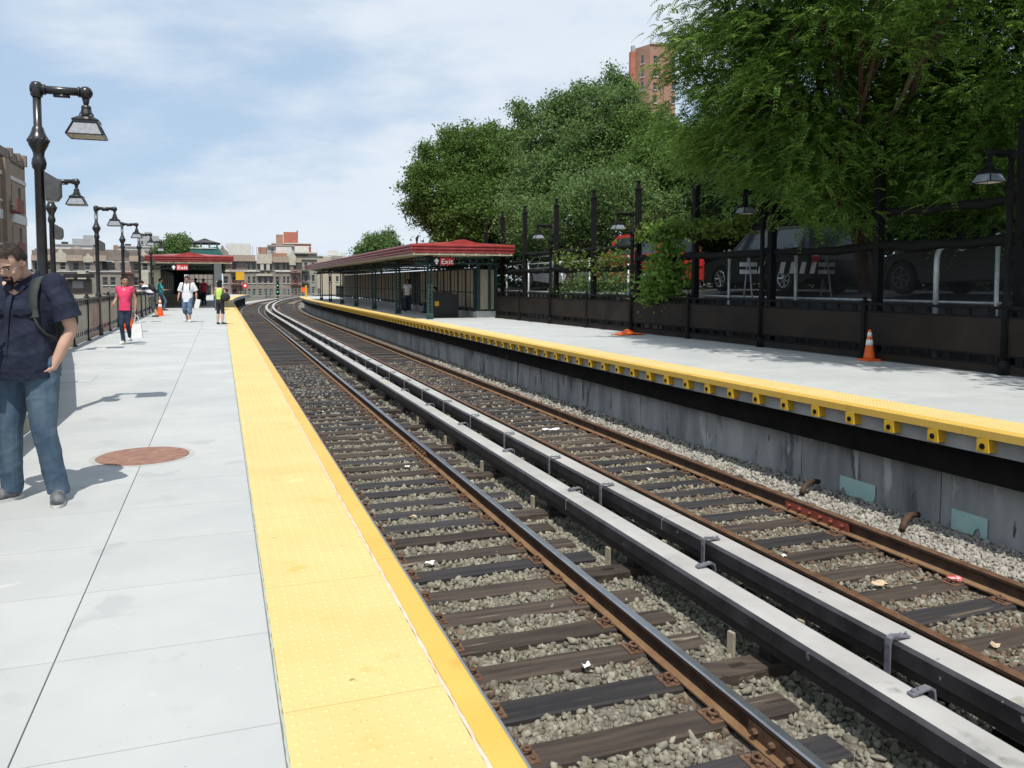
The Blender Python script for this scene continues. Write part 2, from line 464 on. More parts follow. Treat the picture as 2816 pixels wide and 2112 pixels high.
def panel(parent, s0, s1, d0a, d0b, d1a, d1b, name='concrete_panel', mat='concrete_walk', z0=-ST + 0.0005, z1=0.0, gap=0.0022):
    """one slab of walking surface; d0*/d1* left and right limits at its two ends"""
    m_ = MB(); s0 += gap; s1 -= gap
    b = [P(s0, d0a + gap, 0), P(s0, d1a - gap, 0), P(s1, d1b - gap, 0), P(s1, d0b + gap, 0)]
    c = sum(b, Vector()) / 4
    q = 0.003
    lo_ = [(p.x - c.x, p.y - c.y, z0) for p in b]
    md_ = [(p.x - c.x, p.y - c.y, z1 - q) for p in b]
    hi_ = [((p.x - c.x) * 0.9985, (p.y - c.y) * 0.9985, z1) for p in b]
    m_.add(lo_ + md_ + hi_, [(0, 1, 5, 4), (1, 2, 6, 5), (2, 3, 7, 6), (3, 0, 4, 7), (4, 5, 9, 8), (5, 6, 10, 9), (6, 7, 11, 10), (7, 4, 8, 11), (8, 9, 10, 11)])
    return m_.obj(name, mat, parent, loc=(c.x, c.y, 0))
s = 2.03 - 0.76 * 3
while s < 34:
    e = s + 0.76
    panel(plat_l, s, e, -1.52, -1.52, -0.706, -0.706)
    panel(plat_l, s, e, lfence(s) - 0.2, lfence(e) - 0.2, -1.52, -1.52)
    s = e
while s < 107:
    e = min(s + 3.04, 107.6)
    panel(plat_l, s, e, lfence(s) - 0.2, lfence(e) - 0.2, -0.706, -0.706)
    s = e

# tactile tiles: shared mesh with truncated domes
def tile_mesh(wd, ln, nd, nl, name):
    m_ = MB(); t_ = 0.006
    m_.box((0, 0, -ST / 2 + 0.0028), (wd - 0.003, ln - 0.003, ST + 0.0045))
    z = 0.0051
    for i in range(nd):
        for j in range(nl):
            x = -wd / 2 + wd * (i + 0.5) / nd; y = -ln / 2 + ln * (j + 0.5) / nl
            o = len(m_.v)
            for (r, zz) in ((0.0150, 0.0), (0.0100, 0.0035)):
                for k in range(6):
                    a = k * math.pi / 3; m_.v.append((x + r * math.cos(a), y + r * math.sin(a), z + zz))
            for k in range(6):
                m_.f.append((o + k, o + (k + 1) % 6, o + 6 + (k + 1) % 6, o + 6 + k)); m_.m.append(0)
            m_.f.append(tuple(o + 6 + k for k in range(6))); m_.m.append(0)
    return m_.mesh(name, 'tactile_yellow')
tl = tile_mesh(0.575, 1.22, 10, 21, 'tactile_tile')
s = 0.4
while s < 104:
    c = P(s + 0.61, -0.70 + 0.29, 0)
    link('tactile_tile', tl, plat_l, (c.x, c.y, 0), ang(s + 0.61)); s += 1.22
# smooth edge board in lengths, ragged sealant between it and the tiles, steel nosing
s = -0.6
while s < 105:
    m_ = MB()
    sweep(m_, [(-0.112, -0.02), (-0.112, 0.002), (-0.108, 0.006), (-0.010, 0.006), (-0.003, 0.0), (-0.003, -0.02)], s + 0.002, s + 2.438, 2.5)
    m_.obj('edge_board', 'edge_yellow', plat_l); s += 2.44
for (dc, wd, nm, mt_) in ((-0.1185, 0.009, 'sealant_line', 'sealant'), (-0.701, 0.0055, 'sealant_line', 'sealant_green')):
    m_ = MB(); ss = srange(-0.5, 45, 0.05)
    for s in ss:
        w0 = wd * (0.35 + 0.65 * random.random()); w1 = wd * (0.35 + 0.65 * random.random())
        p, q = P(s, dc - w0, 0.0062), P(s, dc + w1, 0.0062)
        m_.v += [tuple(p), tuple(q)]
    m_.f = [(2 * i, 2 * i + 1, 2 * i + 3, 2 * i + 2) for i in range(len(ss) - 1)]; m_.m = [0] * len(m_.f)
    m_.obj(nm, mt_, plat_l)
m_ = MB(); sweep(m_, [(-0.028, -0.30), (-0.028, -0.012), (-0.0015, -0.0085), (0.010, -0.012), (0.014, -0.03), (0.014, -0.30)], -2, 107, 2)
m_.obj('steel_nosing', 'steel_edge', plat_l)

# manhole and hatch in the platform floor
mh = thing('manhole_cover', 'round rust brown iron cover set in the pale platform', 'manhole cover', (-3.19, 6.93, 0))
m_ = MB(); m_.lathe([(0.36, 0.002), (0.415, 0.0022), (0.42, 0.001)], 40); m_.obj('ring', 'ring_grey', mh)
m_ = MB(); m_.lathe([(0.372, 0.001), (0.372, 0.006), (0.366, 0.009)], 40)
m_.obj('lid', 'rust_iron', mh)
m_ = MB(); q = [(-7.4, 13.15), (-6.75, 13.15), (-6.32, 12.1), (-7.0, 12.1)]
cprism(m_, q, 0.001, 0.0045)
tag(m_.obj('floor_hatch', 'hatch_grey'), 'darker grey rectangular hatch flush in the pale platform', 'hatch')

# ------------------------------------------------------------------ right platform
ED_S = [-10, 0, 5, 8, 12, 20, 40, 120]; ED_D = [6.62, 6.6, 6.46, 6.36, 6.26, 6.2, 6.16, 6.16]
def edge_r(s): return float(np.interp(s, ED_S, ED_D))
RF_S = [-10, 10, 20, 32, 60, 140]; RF_D = [11.05, 11.05, 10.85, 10.1, 9.95, 9.95]
def rfence(s): return float(np.interp(s, RF_S, RF_D))
mb = MB(); ss = srange(-8, 92, 1.0); n = len(ss)
for s in ss:
    e = edge_r(s); g = rfence(s) + 0.3
    for (d, z) in ((e + 0.10, -0.27), (e + 0.10, -ST), (g, -ST), (g, -0.27)): mb.v.append(tuple(P(s, d, z)))
for i in range(n - 1):
    for k in range(4):
        a, b = i * 4 + k, i * 4 + (k + 1) % 4
        mb.f.append((a, b, b + 4, a + 4)); mb.m.append(0)
mb.f += [(3, 2, 1, 0), tuple(4 * (n - 1) + k for k in range(4))]; mb.m += [0, 0]
plat_r = tag(mb.obj('platform_right', 'concrete_grey'), 'far concrete platform with yellow bracketed edge across the tracks', kind='structure')
s = -7
while s < 90:
    e = min(s + 3.0, 91.5)
    panel(plat_r, s, e, edge_r(s) + 0.735, edge_r(e) + 0.735, rfence(s) + 0.25, rfence(e) + 0.25, gap=0.0015); s = e
s = 0.6
while s < 88:
    c = P(s + 0.61, edge_r(s + 0.61) + 0.42, 0)
    link('tactile_tile', tl, plat_r, (c.x, c.y, 0), ang(s + 0.61) + math.atan2(edge_r(s) - edge_r(s + 1.2), 1.2)); s += 1.22
s = -1.0
while s < 88:
    m_ = MB()
    sweep(m_, [(-0.012, -0.085), (-0.012, -0.004), (-0.004, 0.006), (0.128, 0.006), (0.128, -0.011), (0.096, -0.011), (0.06, -0.030), (0.012, -0.085)], s + 0.004, s + 2.436, 1.3, off=edge_r)
    m_.obj('edge_board', 'edge_yellow', plat_r); s += 2.44
bmesh_ = MB()                                     # bracket: yellow block with a bolt hole
bmesh_.box((0, 0, -0.008), (0.13, 0.135, 0.145), mi=0)
bmesh_.lathe([(0.030, 0.0), (0.030, 0.012), (0.016, 0.013)], 10, o=(-0.064, 0.0, -0.02), mi=1, rot=Matrix.Rotation(R(-90), 3, 'Y'))
br = bmesh_.mesh('bracket', ['bracket_yellow', 'black_flat'])
k = 0
while 3.09 + 0.598 * k < 62:
    s = 3.09 + 0.598 * k; c = P(s, edge_r(s) + 0.054, -0.148)
    link('bracket', br, plat_r, c, ang(s) + random.uniform(-0.02, 0.02)); k += 1
m_ = MB(); sweep(m_, rect(0.30, 0.36, -0.62, -0.27), -8, 91, 2, off=edge_r)
m_.obj('girder', 'black_girder', plat_r)
m_ = MB(); sweep(m_, rect(0.62, 0.9, -1.62, -0.30), -8, 91, 2, off=edge_r)
m_.obj('retaining_wall', 'black_girder', plat_r)
joints = [-8, -5.6, -3.2, -0.8, 1.6, 4.3, 7.0, 9.3, 11.6, 13.85, 16.2, 18.2]
while joints[-1] < 88: joints.append(joints[-1] + 2.3)
for a, b in zip(joints[:-1], joints[1:]):
    m_ = MB()
    off = lambda s: edge_r(s) + random.uniform(-0.002, 0.002)
    sweep(m_, [(0.50, -1.62), (0.505, -0.60), (0.52, -0.585), (0.60, -0.575), (0.60, -1.62)], a + 0.008, b - 0.008, 1.2, off=edge_r)
    m_.obj('concrete_panel', 'concrete_wall', plat_r)
# two painted niches at the wall's foot, chipped along the lower edge
for (s, w) in ((8.25, 0.62), (6.62, 0.46)):
    poly = [(0, 0.30), (w, 0.30)]
    x = w
    while x > 0.02:
        poly.append((x, random.uniform(0.05, 0.17) if random.random() < 0.6 else 0.0)); x -= w / 9
    poly.append((0, 0.08))
    m_ = MB(); o = P(s + w / 2, edge_r(s) + 0.494, -1.36); t_ = T0
    m_.prism([(-p[0], p[1]) for p in poly], 0.004, (o, T0, Vector((0, 0, 1)), N0))
    m_.obj('paint_patch', 'teal_paint', plat_r)

# ------------------------------------------------------------------ ballast bed
ZR = -1.09; ZT = ZR - 0.175                      # rail top and tie top
ss = np.concatenate([np.arange(-3, 30, 0.25), np.arange(30, 200, 1.0)]); dd = np.arange(-0.9, 7.21, 0.15)
pts = np.array([[P(float(s), float(d), 0)[:] for d in dd] for s in ss])
pts[..., 2] = ZT - 0.045 + rng.uniform(-0.012, 0.012, pts.shape[:2])
bank = np.clip((dd - 5.75) / 0.7, 0, 1) * 0.01
pts[..., 2] += bank[None, :]
nx = len(dd); I = np.arange(len(ss) - 1)[:, None] * nx + np.arange(nx - 1)[None, :]
F = np.stack([I, I + 1, I + 1 + nx, I + nx], -1).reshape(-1, 4)
tag(link('track_bed', fastmesh('track_bed', pts.reshape(-1, 3), F, 'ballast_base')), 'grey ballast bed under both tracks', kind='structure')

TIE_SP = 0.512
LT, RT = 1.37, 4.81                               # track centres
def tie_list(ph, s1): return [ph + TIE_SP * i + random.uniform(-0.03, 0.03) for i in range(int((s1 - ph) / TIE_SP))]
ties_l = tie_list(1.2, 110); ties_r = tie_list(1.45, 110)
phi = (1 + 5 ** 0.5) / 2
ICO = np.array([(-1, phi, 0), (1, phi, 0), (-1, -phi, 0), (1, -phi, 0), (0, -1, phi), (0, 1, phi), (0, -1, -phi), (0, 1, -phi),
                (phi, 0, -1), (phi, 0, 1), (-phi, 0, -1), (-phi, 0, 1)]) / math.sqrt(1 + phi * phi)
ICF = np.array([(0, 11, 5), (0, 5, 1), (0, 1, 7), (0, 7, 10), (0, 10, 11), (1, 5, 9), (5, 11, 4), (11, 10, 2), (10, 7, 6), (7, 1, 8),
                (3, 9, 4), (3, 4, 2), (3, 2, 6), (3, 6, 8), (3, 8, 9), (4, 9, 5), (2, 4, 11), (6, 2, 10), (8, 6, 7), (9, 8, 1)])
def stones(s0, s1, d0, d1, dens, r0, r1, keep=0.03, zoff=0.0):
    n = int((s1 - s0) * (d1 - d0) * dens)
    s = rng.uniform(s0, s1, n); d = rng.uniform(d0, d1, n)
    ok = np.ones(n, bool)
    for lst, c in ((ties_l, LT), (ties_r, RT)):
        tl_ = np.array(lst); dist = np.abs(s[:, None] - tl_[None, :]).min(1)
        ok &= ~((dist < 0.115) & (np.abs(d - c) < 1.24) & (rng.random(n) > keep))
    for rd in (LT - 0.745, LT + 0.745, RT - 0.745, RT + 0.745): ok &= np.abs(d - rd) > 0.075
    s, d = s[ok], d[ok]; n = len(s)
    r = rng.uniform(r0, r1, n) * (1 + 0.5 * (rng.random(n) > 0.93))
    z = ZT - 0.046 + rng.uniform(-0.012, 0.022, n) + zoff + np.clip((d - 5.75) / 0.7, 0, 1) * 0.01
    q = rng.normal(size=(n, 4)); q /= np.linalg.norm(q, axis=1)[:, None]
    w, x, y, zz = q.T
    Rm = np.stack([1 - 2 * (y * y + zz * zz), 2 * (x * y - zz * w), 2 * (x * zz + y * w),
                   2 * (x * y + zz * w), 1 - 2 * (x * x + zz * zz), 2 * (y * zz - x * w),
                   2 * (x * zz - y * w), 2 * (y * zz + x * w), 1 - 2 * (x * x + y * y)], -1).reshape(n, 3, 3)
    sc = r[:, None] * np.stack([rng.uniform(0.8, 1.35, n), rng.uniform(0.7, 1.1, n), rng.uniform(0.5, 0.85, n)], -1)
    V = ICO[None] * sc[:, None, :] * rng.uniform(0.50, 1.30, (n, 12, 1))
    V = np.einsum('nij,nkj->nki', Rm, V)
    c = np.stack([N0.x * (D0 + d) + T0.x * s, N0.y * (D0 + d) + T0.y * s, z], -1)
    V = V + c[:, None, :]
    F = (ICF[None] + (np.arange(n) * 12)[:, None, None]).reshape(-1, 3)
    near = np.minimum.reduce([np.abs(d - rd) for rd in (LT - 0.745, LT + 0.745, RT - 0.745, RT + 0.745)])
    mi = np.where(near + rng.uniform(-0.10, 0.10, n) < 0.19, 1, 0)
    mi = np.where((d > 5.9 + rng.uniform(-0.1, 0.1, n)), 2, mi)
    dirty = (d > 3.9) & (d < 5.8) & (rng.random(n) < 0.42); mi = np.where(dirty & (mi == 0), 1, mi)
    return V.reshape(-1, 3), F, np.repeat(mi, 20)
sets = [stones(1.2, 8.0, 0.45, 6.85, 900, 0.019, 0.034), stones(8.0, 14, 0.35, 6.8, 430, 0.026, 0.038), stones(14, 28, 0.2, 6.75, 130, 0.032, 0.046)]
Vs, Fs, Ms, o = [], [], [], 0
for V, F, mi in sets:
    Vs.append(V); Fs.append(F + o); Ms.append(mi); o += len(V)
tag(link('ballast_stones', fastmesh('ballast_stones', np.concatenate(Vs), np.concatenate(Fs), ['ballast_stone', 'ballast_rusty', 'ballast_pale'], np.concatenate(Ms))),
    'loose grey crushed stone ballast between the ties', 'ballast', kind='stuff')

# ------------------------------------------------------------------ tracks
def tie_mesh(seed, L=2.46):
    r = random.Random(seed); m_ = MB(); ws, hs = 0.245, 0.17
    st = [-L / 2 + L * i / 8 for i in range(9)]; o = 0
    for x in st:
        j = lambda a: r.uniform(-a, a)
        w = ws / 2 + j(0.004); e = j(0.003)
        m_.v += [(x, -w, -hs), (x, -w, -0.012), (x, -w + 0.012 + abs(j(0.006)), e), (x, w - 0.012 - abs(j(0.006)), e + j(0.002)), (x, w, -0.012), (x, w, -hs)]
    for i in range(8):
        for k in range(6):
            a, b = i * 6 + k, i * 6 + (k + 1) % 6
            m_.f.append((a, b, b + 6, a + 6)); m_.m.append(0)
    m_.f += [(5, 4, 3, 2, 1, 0), tuple(48 + k for k in range(6))]; m_.m += [0, 0]
    return m_
tie_black = [tie_mesh(i).mesh('tie', 'tie_wood') for i in range(4)]
tie_brown = [tie_mesh(10 + i).mesh('tie', 'tie_brown') for i in range(3)]
m_ = MB()                                         # tie plate with shoulders
m_.box((0, 0, 0.006), (0.36, 0.17, 0.012), ch=0.003)
for sx in (-1, 1):
    m_.box((sx * 0.088, 0, 0.018), (0.022, 0.15, 0.014))
    for sy in (-1, 1): m_.lathe([(0.014, 0.012), (0.014, 0.024), (0.009, 0.028)], 6, o=(sx * 0.145, sy * 0.05, 0))
plate = m_.mesh('tie_plate', 'plate_rust')
m_ = MB()                                         # sprung clip: a curled bar
pts = [(0.0, -0.055, 0.02), (0.0, 0.0, 0.022)]
for i in range(9):
    a = R(-60 + 36 * i); pts.append((0.033 + 0.030 * math.sin(a), 0.016 + 0.030 * math.cos(a), 0.03 + 0.002 * i))
m_.tube(pts, 0.011, 6)
clip = m_.mesh('rail_clip', 'plate_rust', True)
def rail_prof(c):
    return [(c - 0.070, ZR - 0.165), (c - 0.070, ZR - 0.152), (c - 0.018, ZR - 0.135), (c - 0.009, ZR - 0.118), (c - 0.009, ZR - 0.05), (c - 0.036, ZR - 0.034),
            (c - 0.036, ZR - 0.010), (c - 0.026, ZR), (c + 0.026, ZR), (c + 0.036, ZR - 0.010), (c + 0.036, ZR - 0.034),
            (c + 0.009, ZR - 0.05), (c + 0.009, ZR - 0.118), (c + 0.018, ZR - 0.135), (c + 0.070, ZR - 0.152), (c + 0.070, ZR - 0.165)]
RMI = [1, 1, 0, 0, 0, 0, 2, 2, 2, 0, 0, 0, 0, 1, 1, 1]
def make_track(label, c, ties, top):
    tr = thing('railway_track', label, 'railway track', group='running tracks')
    for sd in (-1, 1):
        m_ = MB(); sweep(m_, rail_prof(c + sd * 0.754), -2, 185, 3, mis=RMI)
        m_.obj('rail', ['rail_side', 'rail_foot', top], tr)
    pat = 0
    for s in ties:
        pat = random.random()
        me = random.choice(tie_brown) if (pat < 0.42 or (c == LT and 5.2 < s < 6.9)) else random.choice(tie_black)
        p = P(s, c + random.uniform(-0.03, 0.03), ZT + random.uniform(-0.008, 0.004))
        t_ = link('tie', me, tr, p, ang(s) + random.uniform(-0.012, 0.012))
        if s < 26:
            for sd in (-1, 1):
                pl_ = link('tie_plate', plate, t_, (sd * 0.754, 0, 0.0))
                if s < 15:
                    for sx in (-1, 1):
                        cl = link('rail_clip', clip, t_, (sd * 0.754 + sx * 0.088, 0.0, 0.004))
                        if sx < 0: cl.rotation_euler = (0, 0, math.pi)
    return tr
track_l = make_track('railway track beside the near platform with polished dark rails', LT, ties_l, 'rail_top')
track_r = make_track('railway track beside the far platform with rusty brown rails', RT, ties_r, 'rail_top_rust')
# joint bars: red-leaded one on the far rail, plain ones on the near rail
def joint_bar(parent, s0, s1, c, mat, name='joint_bar', label=None):
    for sd in (-1, 1):
        m_ = MB(); a = c + sd * 0.012
        pr = rect(a, a + sd * 0.022, ZR - 0.135, ZR - 0.045) if sd > 0 else rect(a - 0.022, a, ZR - 0.135, ZR - 0.045)
        sweep(m_, pr, s0, s1, 1)
        k = 6
        for i in range(k):
            p = P(s0 + (s1 - s0) * (i + 0.5) / k, c + sd * 0.036, ZR - 0.09)
            m_.lathe([(0.022, 0), (0.022, 0.022), (0.014, 0.03)], 6, o=p, rot=(N0 * sd).to_track_quat('Z', 'Y').to_matrix())
        o = m_.obj(name, mat, parent)
        if label: o['label'] = label
joint_bar(track_r, 6.95, 8.0, RT + 0.754, 'red_lead', label='red painted joint bar on the brown rail')
joint_bar(track_l, 3.05, 4.0, LT + 0.754, 'plate_rust')
joint_bar(track_l, 12.2, 13.2, LT + 0.754, 'plate_rust')

# ------------------------------------------------------------------ third rails
def third_rail(label, c, hook_side, hooks, joints_):
    th = thing('third_rail', label, 'third rail', group='covered third rails')
    zt = -0.90
    m_ = MB(); sweep(m_, [(c - 0.035, ZR - 0.02), (c - 0.035, ZR + 0.0), (c - 0.02, ZR + 0.03), (c - 0.04, ZR + 0.05), (c - 0.04, ZR + 0.075), (c + 0.04, ZR + 0.075),
                          (c + 0.04, ZR + 0.05), (c + 0.02, ZR + 0.03), (c + 0.035, ZR), (c + 0.035, ZR - 0.02)], -2, 170, 3)
    m_.obj('contact_rail', 'black_rail', th)
    js = [-2] + joints_ + [170]
    for a, b in zip(js[:-1], js[1:]):
        m_ = MB(); w = 0.125
        pr = [(c - w - 0.012, zt - 0.125), (c - w - 0.012, zt - 0.018), (c - w, zt - 0.010), (c - w + 0.022, zt), (c - 0.03, zt + 0.006), (c + w - 0.022, zt + 0.002), (c + w, zt - 0.008),
              (c + w + 0.01, zt - 0.018), (c + w + 0.01, zt - 0.085), (c + w - 0.012, zt - 0.085), (c + w - 0.014, zt - 0.03), (c - w + 0.012, zt - 0.03), (c - w + 0.008, zt - 0.125)]
        sweep(m_, pr, a + 0.005, b - 0.005, 2.5, mis=[2, 2, 1, 0, 0, 0, 1, 1, 1, 1, 1, 1, 1])
        m_.obj('cover_board', ['cover_grey', 'cover_side', 'cover_side'], th)
    # side skirt rail below the board
    m_ = MB(); sweep(m_, rect(c - 0.120, c - 0.100, zt - 0.20, zt - 0.130), -2, 60, 3); m_.obj('skirt', 'black_rail', th)
    for s in hooks:
        m_ = MB(); sg = hook_side
        x0 = c + sg * 0.175
        path = [(x0, -1.33), (x0, zt - 0.02), (x0 - sg * 0.008, zt + 0.018), (x0 - sg * 0.03, zt + 0.034), (c + sg * 0.06, zt + 0.022), (c + sg * 0.01, zt + 0.014)]
        vs = []
        hw = 0.024
        for (d, z) in path:
            vs.append(P(s - hw, d, z)); vs.append(P(s + hw, d, z))
        o = len(m_.v); th_ = 0.012
        for i, (d, z) in enumerate(path):
            for (dz, dd_) in ((0, 0),):
                m_.v += [tuple(P(s - hw, d, z)), tuple(P(s + hw, d, z)), tuple(P(s + hw, d + (sg * th_ if i < 3 else 0), z + (0 if i < 2 else th_))), tuple(P(s - hw, d + (sg * th_ if i < 3 else 0), z + (0 if i < 2 else th_)))]
        for i in range(len(path) - 1):
            for k in range(4):
                a, b = o + i * 4 + k, o + i * 4 + (k + 1) % 4
                m_.f.append((a, b, b + 4, a + 4)); m_.m.append(0)
        e = o + (len(path) - 1) * 4
        m_.f.append((e, e + 1, e + 2, e + 3)); m_.m.append(0)
        for q in (0.03, 0.075):
            m_.lathe([(0.012, 0.0), (0.012, 0.022), (0.007, 0.03)], 6, o=P(s, c + sg * q, zt + 0.02))
        m_.obj('bracket', 'hook_steel', th)
    # insulator chairs under the rail
    s = 2.7
    while s < 40:
        m_ = MB()
        m_.box(P(s, c, ZR - 0.10), (0.11, 0.13, 0.16), rz=A0)
        m_.box(P(s, c - 0.29, ZT + 0.02), (0.15, 0.08, 0.05), rz=A0, mi=1, ch=0.012)
        if s < 16: m_.box(P(s + 0.25, c - 0.165, ZT + 0.07), (0.025, 0.06, 0.20), rz=A0 + 0.2, mi=1, ch=0.01)
        m_.box(P(s, c - 0.02, ZT - 0.03), (1.05, 0.215, 0.15), rz=A0, mi=2, ch=0.01)
        m_.obj('insulator', ['black_rail', 'insulator', 'tie_brown'], th)
        s += 2.05
    return th
hk = [4.12, 6.33, 8.48, 10.07] + [10.07 + 1.85 * i for i in range(1, 22)]
t2 = third_rail('pale covered third rail with strap brackets nearer the far track', 3.46, -1, hk, [7.15, 16.2, 25.5, 35, 45, 56, 68, 80, 95, 112])
ck = [3.51, 5.75, 8.42] + [8.42 + 2.3 * i for i in range(1, 20)]
t1 = third_rail('pale covered third rail nearer the near platform track', 2.83, 1, ck, [8.15, 17.5, 27, 38, 50, 62, 74, 90, 108])
# thin pale conduit clipped along the near cover's right edge
m_ = MB(); sweep(m_, rect(2.955, 2.985, -0.895, -0.87), 0.8, 2.75, 3); m_.box(P(2.35, 2.97, -0.88), (0.04, 0.02, 0.035), rz=A0, mi=1)
m_.obj('conduit', ['galv', 'black_flat'], t1)
# track-side litter
m_ = MB(); m_.lathe([(0.026, -0.06), (0.033, -0.052), (0.033, 0.052), (0.026, 0.06)], 14, rot=Matrix.Rotation(R(90), 3, 'X'))
tag(m_.obj('drink_can', 'can_red', loc=P(5.52, 5.45, ZT + 0.03), rz=A0 + 1.0), 'crushed red and white drink can beside the brown rail', 'can')
def litter(name, label, cat, s, d, w, l, mat, rz):
    m_ = MB(); k = 4
    for i in range(k + 1):
        for j in range(3):
            m_.v.append((w * (i / k - 0.5), l * (j / 2 - 0.5), random.uniform(0.0, 0.03)))
    for i in range(k):
        for j in range(2):
            a = i * 3 + j; m_.f.append((a, a + 3, a + 4, a + 1)); m_.m.append(0)
    tag(m_.obj(name, mat, loc=P(s, d, ZT + 0.012), rz=rz), label, cat, 'litter on the trackbed')
litter('paper_scrap', 'white paper scrap lying flat between the brown rails', 'litter', 13.9, 4.9, 0.34, 0.12, 'paper_white', 0.2)
litter('cardboard_scrap', 'small tan cardboard scrap between the brown rails', 'litter', 5.7, 4.75, 0.12, 0.10, 'cardboard', 0.7)
litter('plastic_cup', 'crumpled white plastic scrap on a near tie by the platform', 'litter', 7.6, 1.0, 0.09, 0.08, 'paper_white', 1.1)
litter('paper_scrap', 'white paper scrap under the pale third rail covers', 'litter', 12.4, 3.2, 0.25, 0.16, 'paper_white', 1.5)
litter('paper_scrap', 'small white scrap beside the polished rail, near the foreground joint', 'litter', 5.15, 1.55, 0.06, 0.05, 'paper_white', 0.4)
for (s, d) in ((3.3, 1.9), (4.4, 4.6), (6.6, 4.4), (9.2, 1.2), (10.4, 5.0), (11.8, 1.7), (15.0, 4.5), (17.5, 1.1), (9.6, 3.1), (7.4, 5.9), (12.9, 6.1), (5.0, 6.2)):
    litter('litter_scrap', 'tiny pale scrap of litter among the ballast', 'litter', s, d, random.uniform(0.03, 0.08), random.uniform(0.03, 0.07), random.choice(['paper_white', 'cardboard', 'paper_white']), random.uniform(0, 3))
for i, s in enumerate((8.7, 7.05)):
    m_ = MB(); p = P(s, 6.35, ZT + 0.08)
    m_.tube([P(s, 6.62, ZT + 0.10), P(s - 0.05, 6.45, ZT + 0.13), P(s - 0.14, 6.28, ZT + 0.10), P(s - 0.2, 6.18, ZT + 0.03)], 0.035, 8)
    tag(m_.obj('drain_pipe', 'rail_side', smooth=True), ['bent purple-brown drain pipe below the larger teal niche', 'bent purple-brown drain pipe below the smaller teal niche'][i], 'pipe', 'drain pipes at the wall foot')
# ------------------------------------------------------------------ fences along the platform backs
def post_mesh(mat, h=1.12):
    m_ = MB()
    m_.box((0, 0, 0.03), (0.15, 0.15, 0.06), ch=0.015)
    m_.box((0, 0, h / 2), (0.095, 0.095, h))
    m_.box((0, 0, h + 0.015), (0.125, 0.125, 0.03), ch=0.01)
    m_.lathe([(0.03, 0.0), (0.045, 0.03), (0.03, 0.06), (0.008, 0.075)], 8, o=(0, 0, h + 0.03))
    return m_.mesh('post', mat)
def build_fence(label, fn, posts, lampset, panelmat, mat, special=None):
    fe = thing('platform_fence', label, 'fence', group='platform fences')
    pm = post_mesh(mat)
    for s in posts:
        if s in lampset: continue
        link('post', pm, fe, P(s, fn(s), 0), ang(s))
    for i, (a, b) in enumerate(zip(posts[:-1], posts[1:])):
        pa, pb = P(a, fn(a), 0), P(b, fn(b), 0)
        v = pb - pa; L = v.length; v.normalize(); rz = math.atan2(v.y, v.x); c = (pa + pb) / 2
        L -= 0.10
        # frame of the bay: rails and the little uprights that leave square openings above and below the panel
        m_ = MB()
        for (z, h, w) in ((1.085, 0.05, 0.075), (0.935, 0.03, 0.04), (0.305, 0.03, 0.04), (0.165, 0.03, 0.04)):
            m_.box((0, 0, z), (L, w, h))
        nk = 7
        for k in range(nk):
            x = -L / 2 + L * (k + 0.5) / nk
            m_.box((x, 0, 1.005), (0.07 if k % 2 else 0.12, 0.025, 0.11))
            m_.box((x, 0, 0.235), (0.07 if k % 2 else 0.14, 0.025, 0.11))
        m_.obj('rail_frame', mat, fe, loc=c, rz=rz)
        m_ = MB(); m_.box((0, 0, 0.62), (L, 0.018, 0.60))
        for k in (-1, 1): m_.box((k * (L / 2 - 0.02), 0, 0.62), (0.04, 0.03, 0.60))
        pmat = panelmat
        if special and i in special: pmat = special[i]
        m_.obj('panel', pmat, fe, loc=c, rz=rz)
        m_ = MB(); m_.box((0, 0, 0.085), (L, 0.018, 0.13)); m_.obj('kick_board', pmat, fe, loc=c, rz=rz)
    return fe

lampL = [10.1, 19.0, 25.6, 32.2, 38.8, 45.4]
postsL = [0.5, 3.7, 6.9, 10.1, 13.1, 16.0, 19.0]
for a, b in zip(lampL[1:-1], lampL[2:]): postsL += [a + (b - a) / 3, a + 2 * (b - a) / 3, b]
postsL += [47.6, 49.8]
fence_l = build_fence('black post and beige panel fence along the left platform', lfence, postsL, lampL, 'panel_beige', 'black_paint', special={8: 'panel_rust'})
build_fence('dark fence at the back of the left platform beyond its canopy', lfence, [73 + 2.2 * i for i in range(15)], [], 'panel_brown_shaded', 'black_flat')
lampR = [9.6, 15.75, 21.7, 27.25]
postsR = [3.4, 6.5, 9.6, 12.6, 15.75, 18.75, 21.7, 24.5, 27.25, 30.0, 32.4]
fence_r = build_fence('panel fence behind the right platform, dark brown with tree shade in its colour', rfence, postsR, lampR, 'panel_brown_shaded', 'black_flat')
build_fence('short dark fence on the right platform beyond its canopy', rfence, [76 + 2.4 * i for i in range(6)], [], 'panel_brown_shaded', 'black_flat')

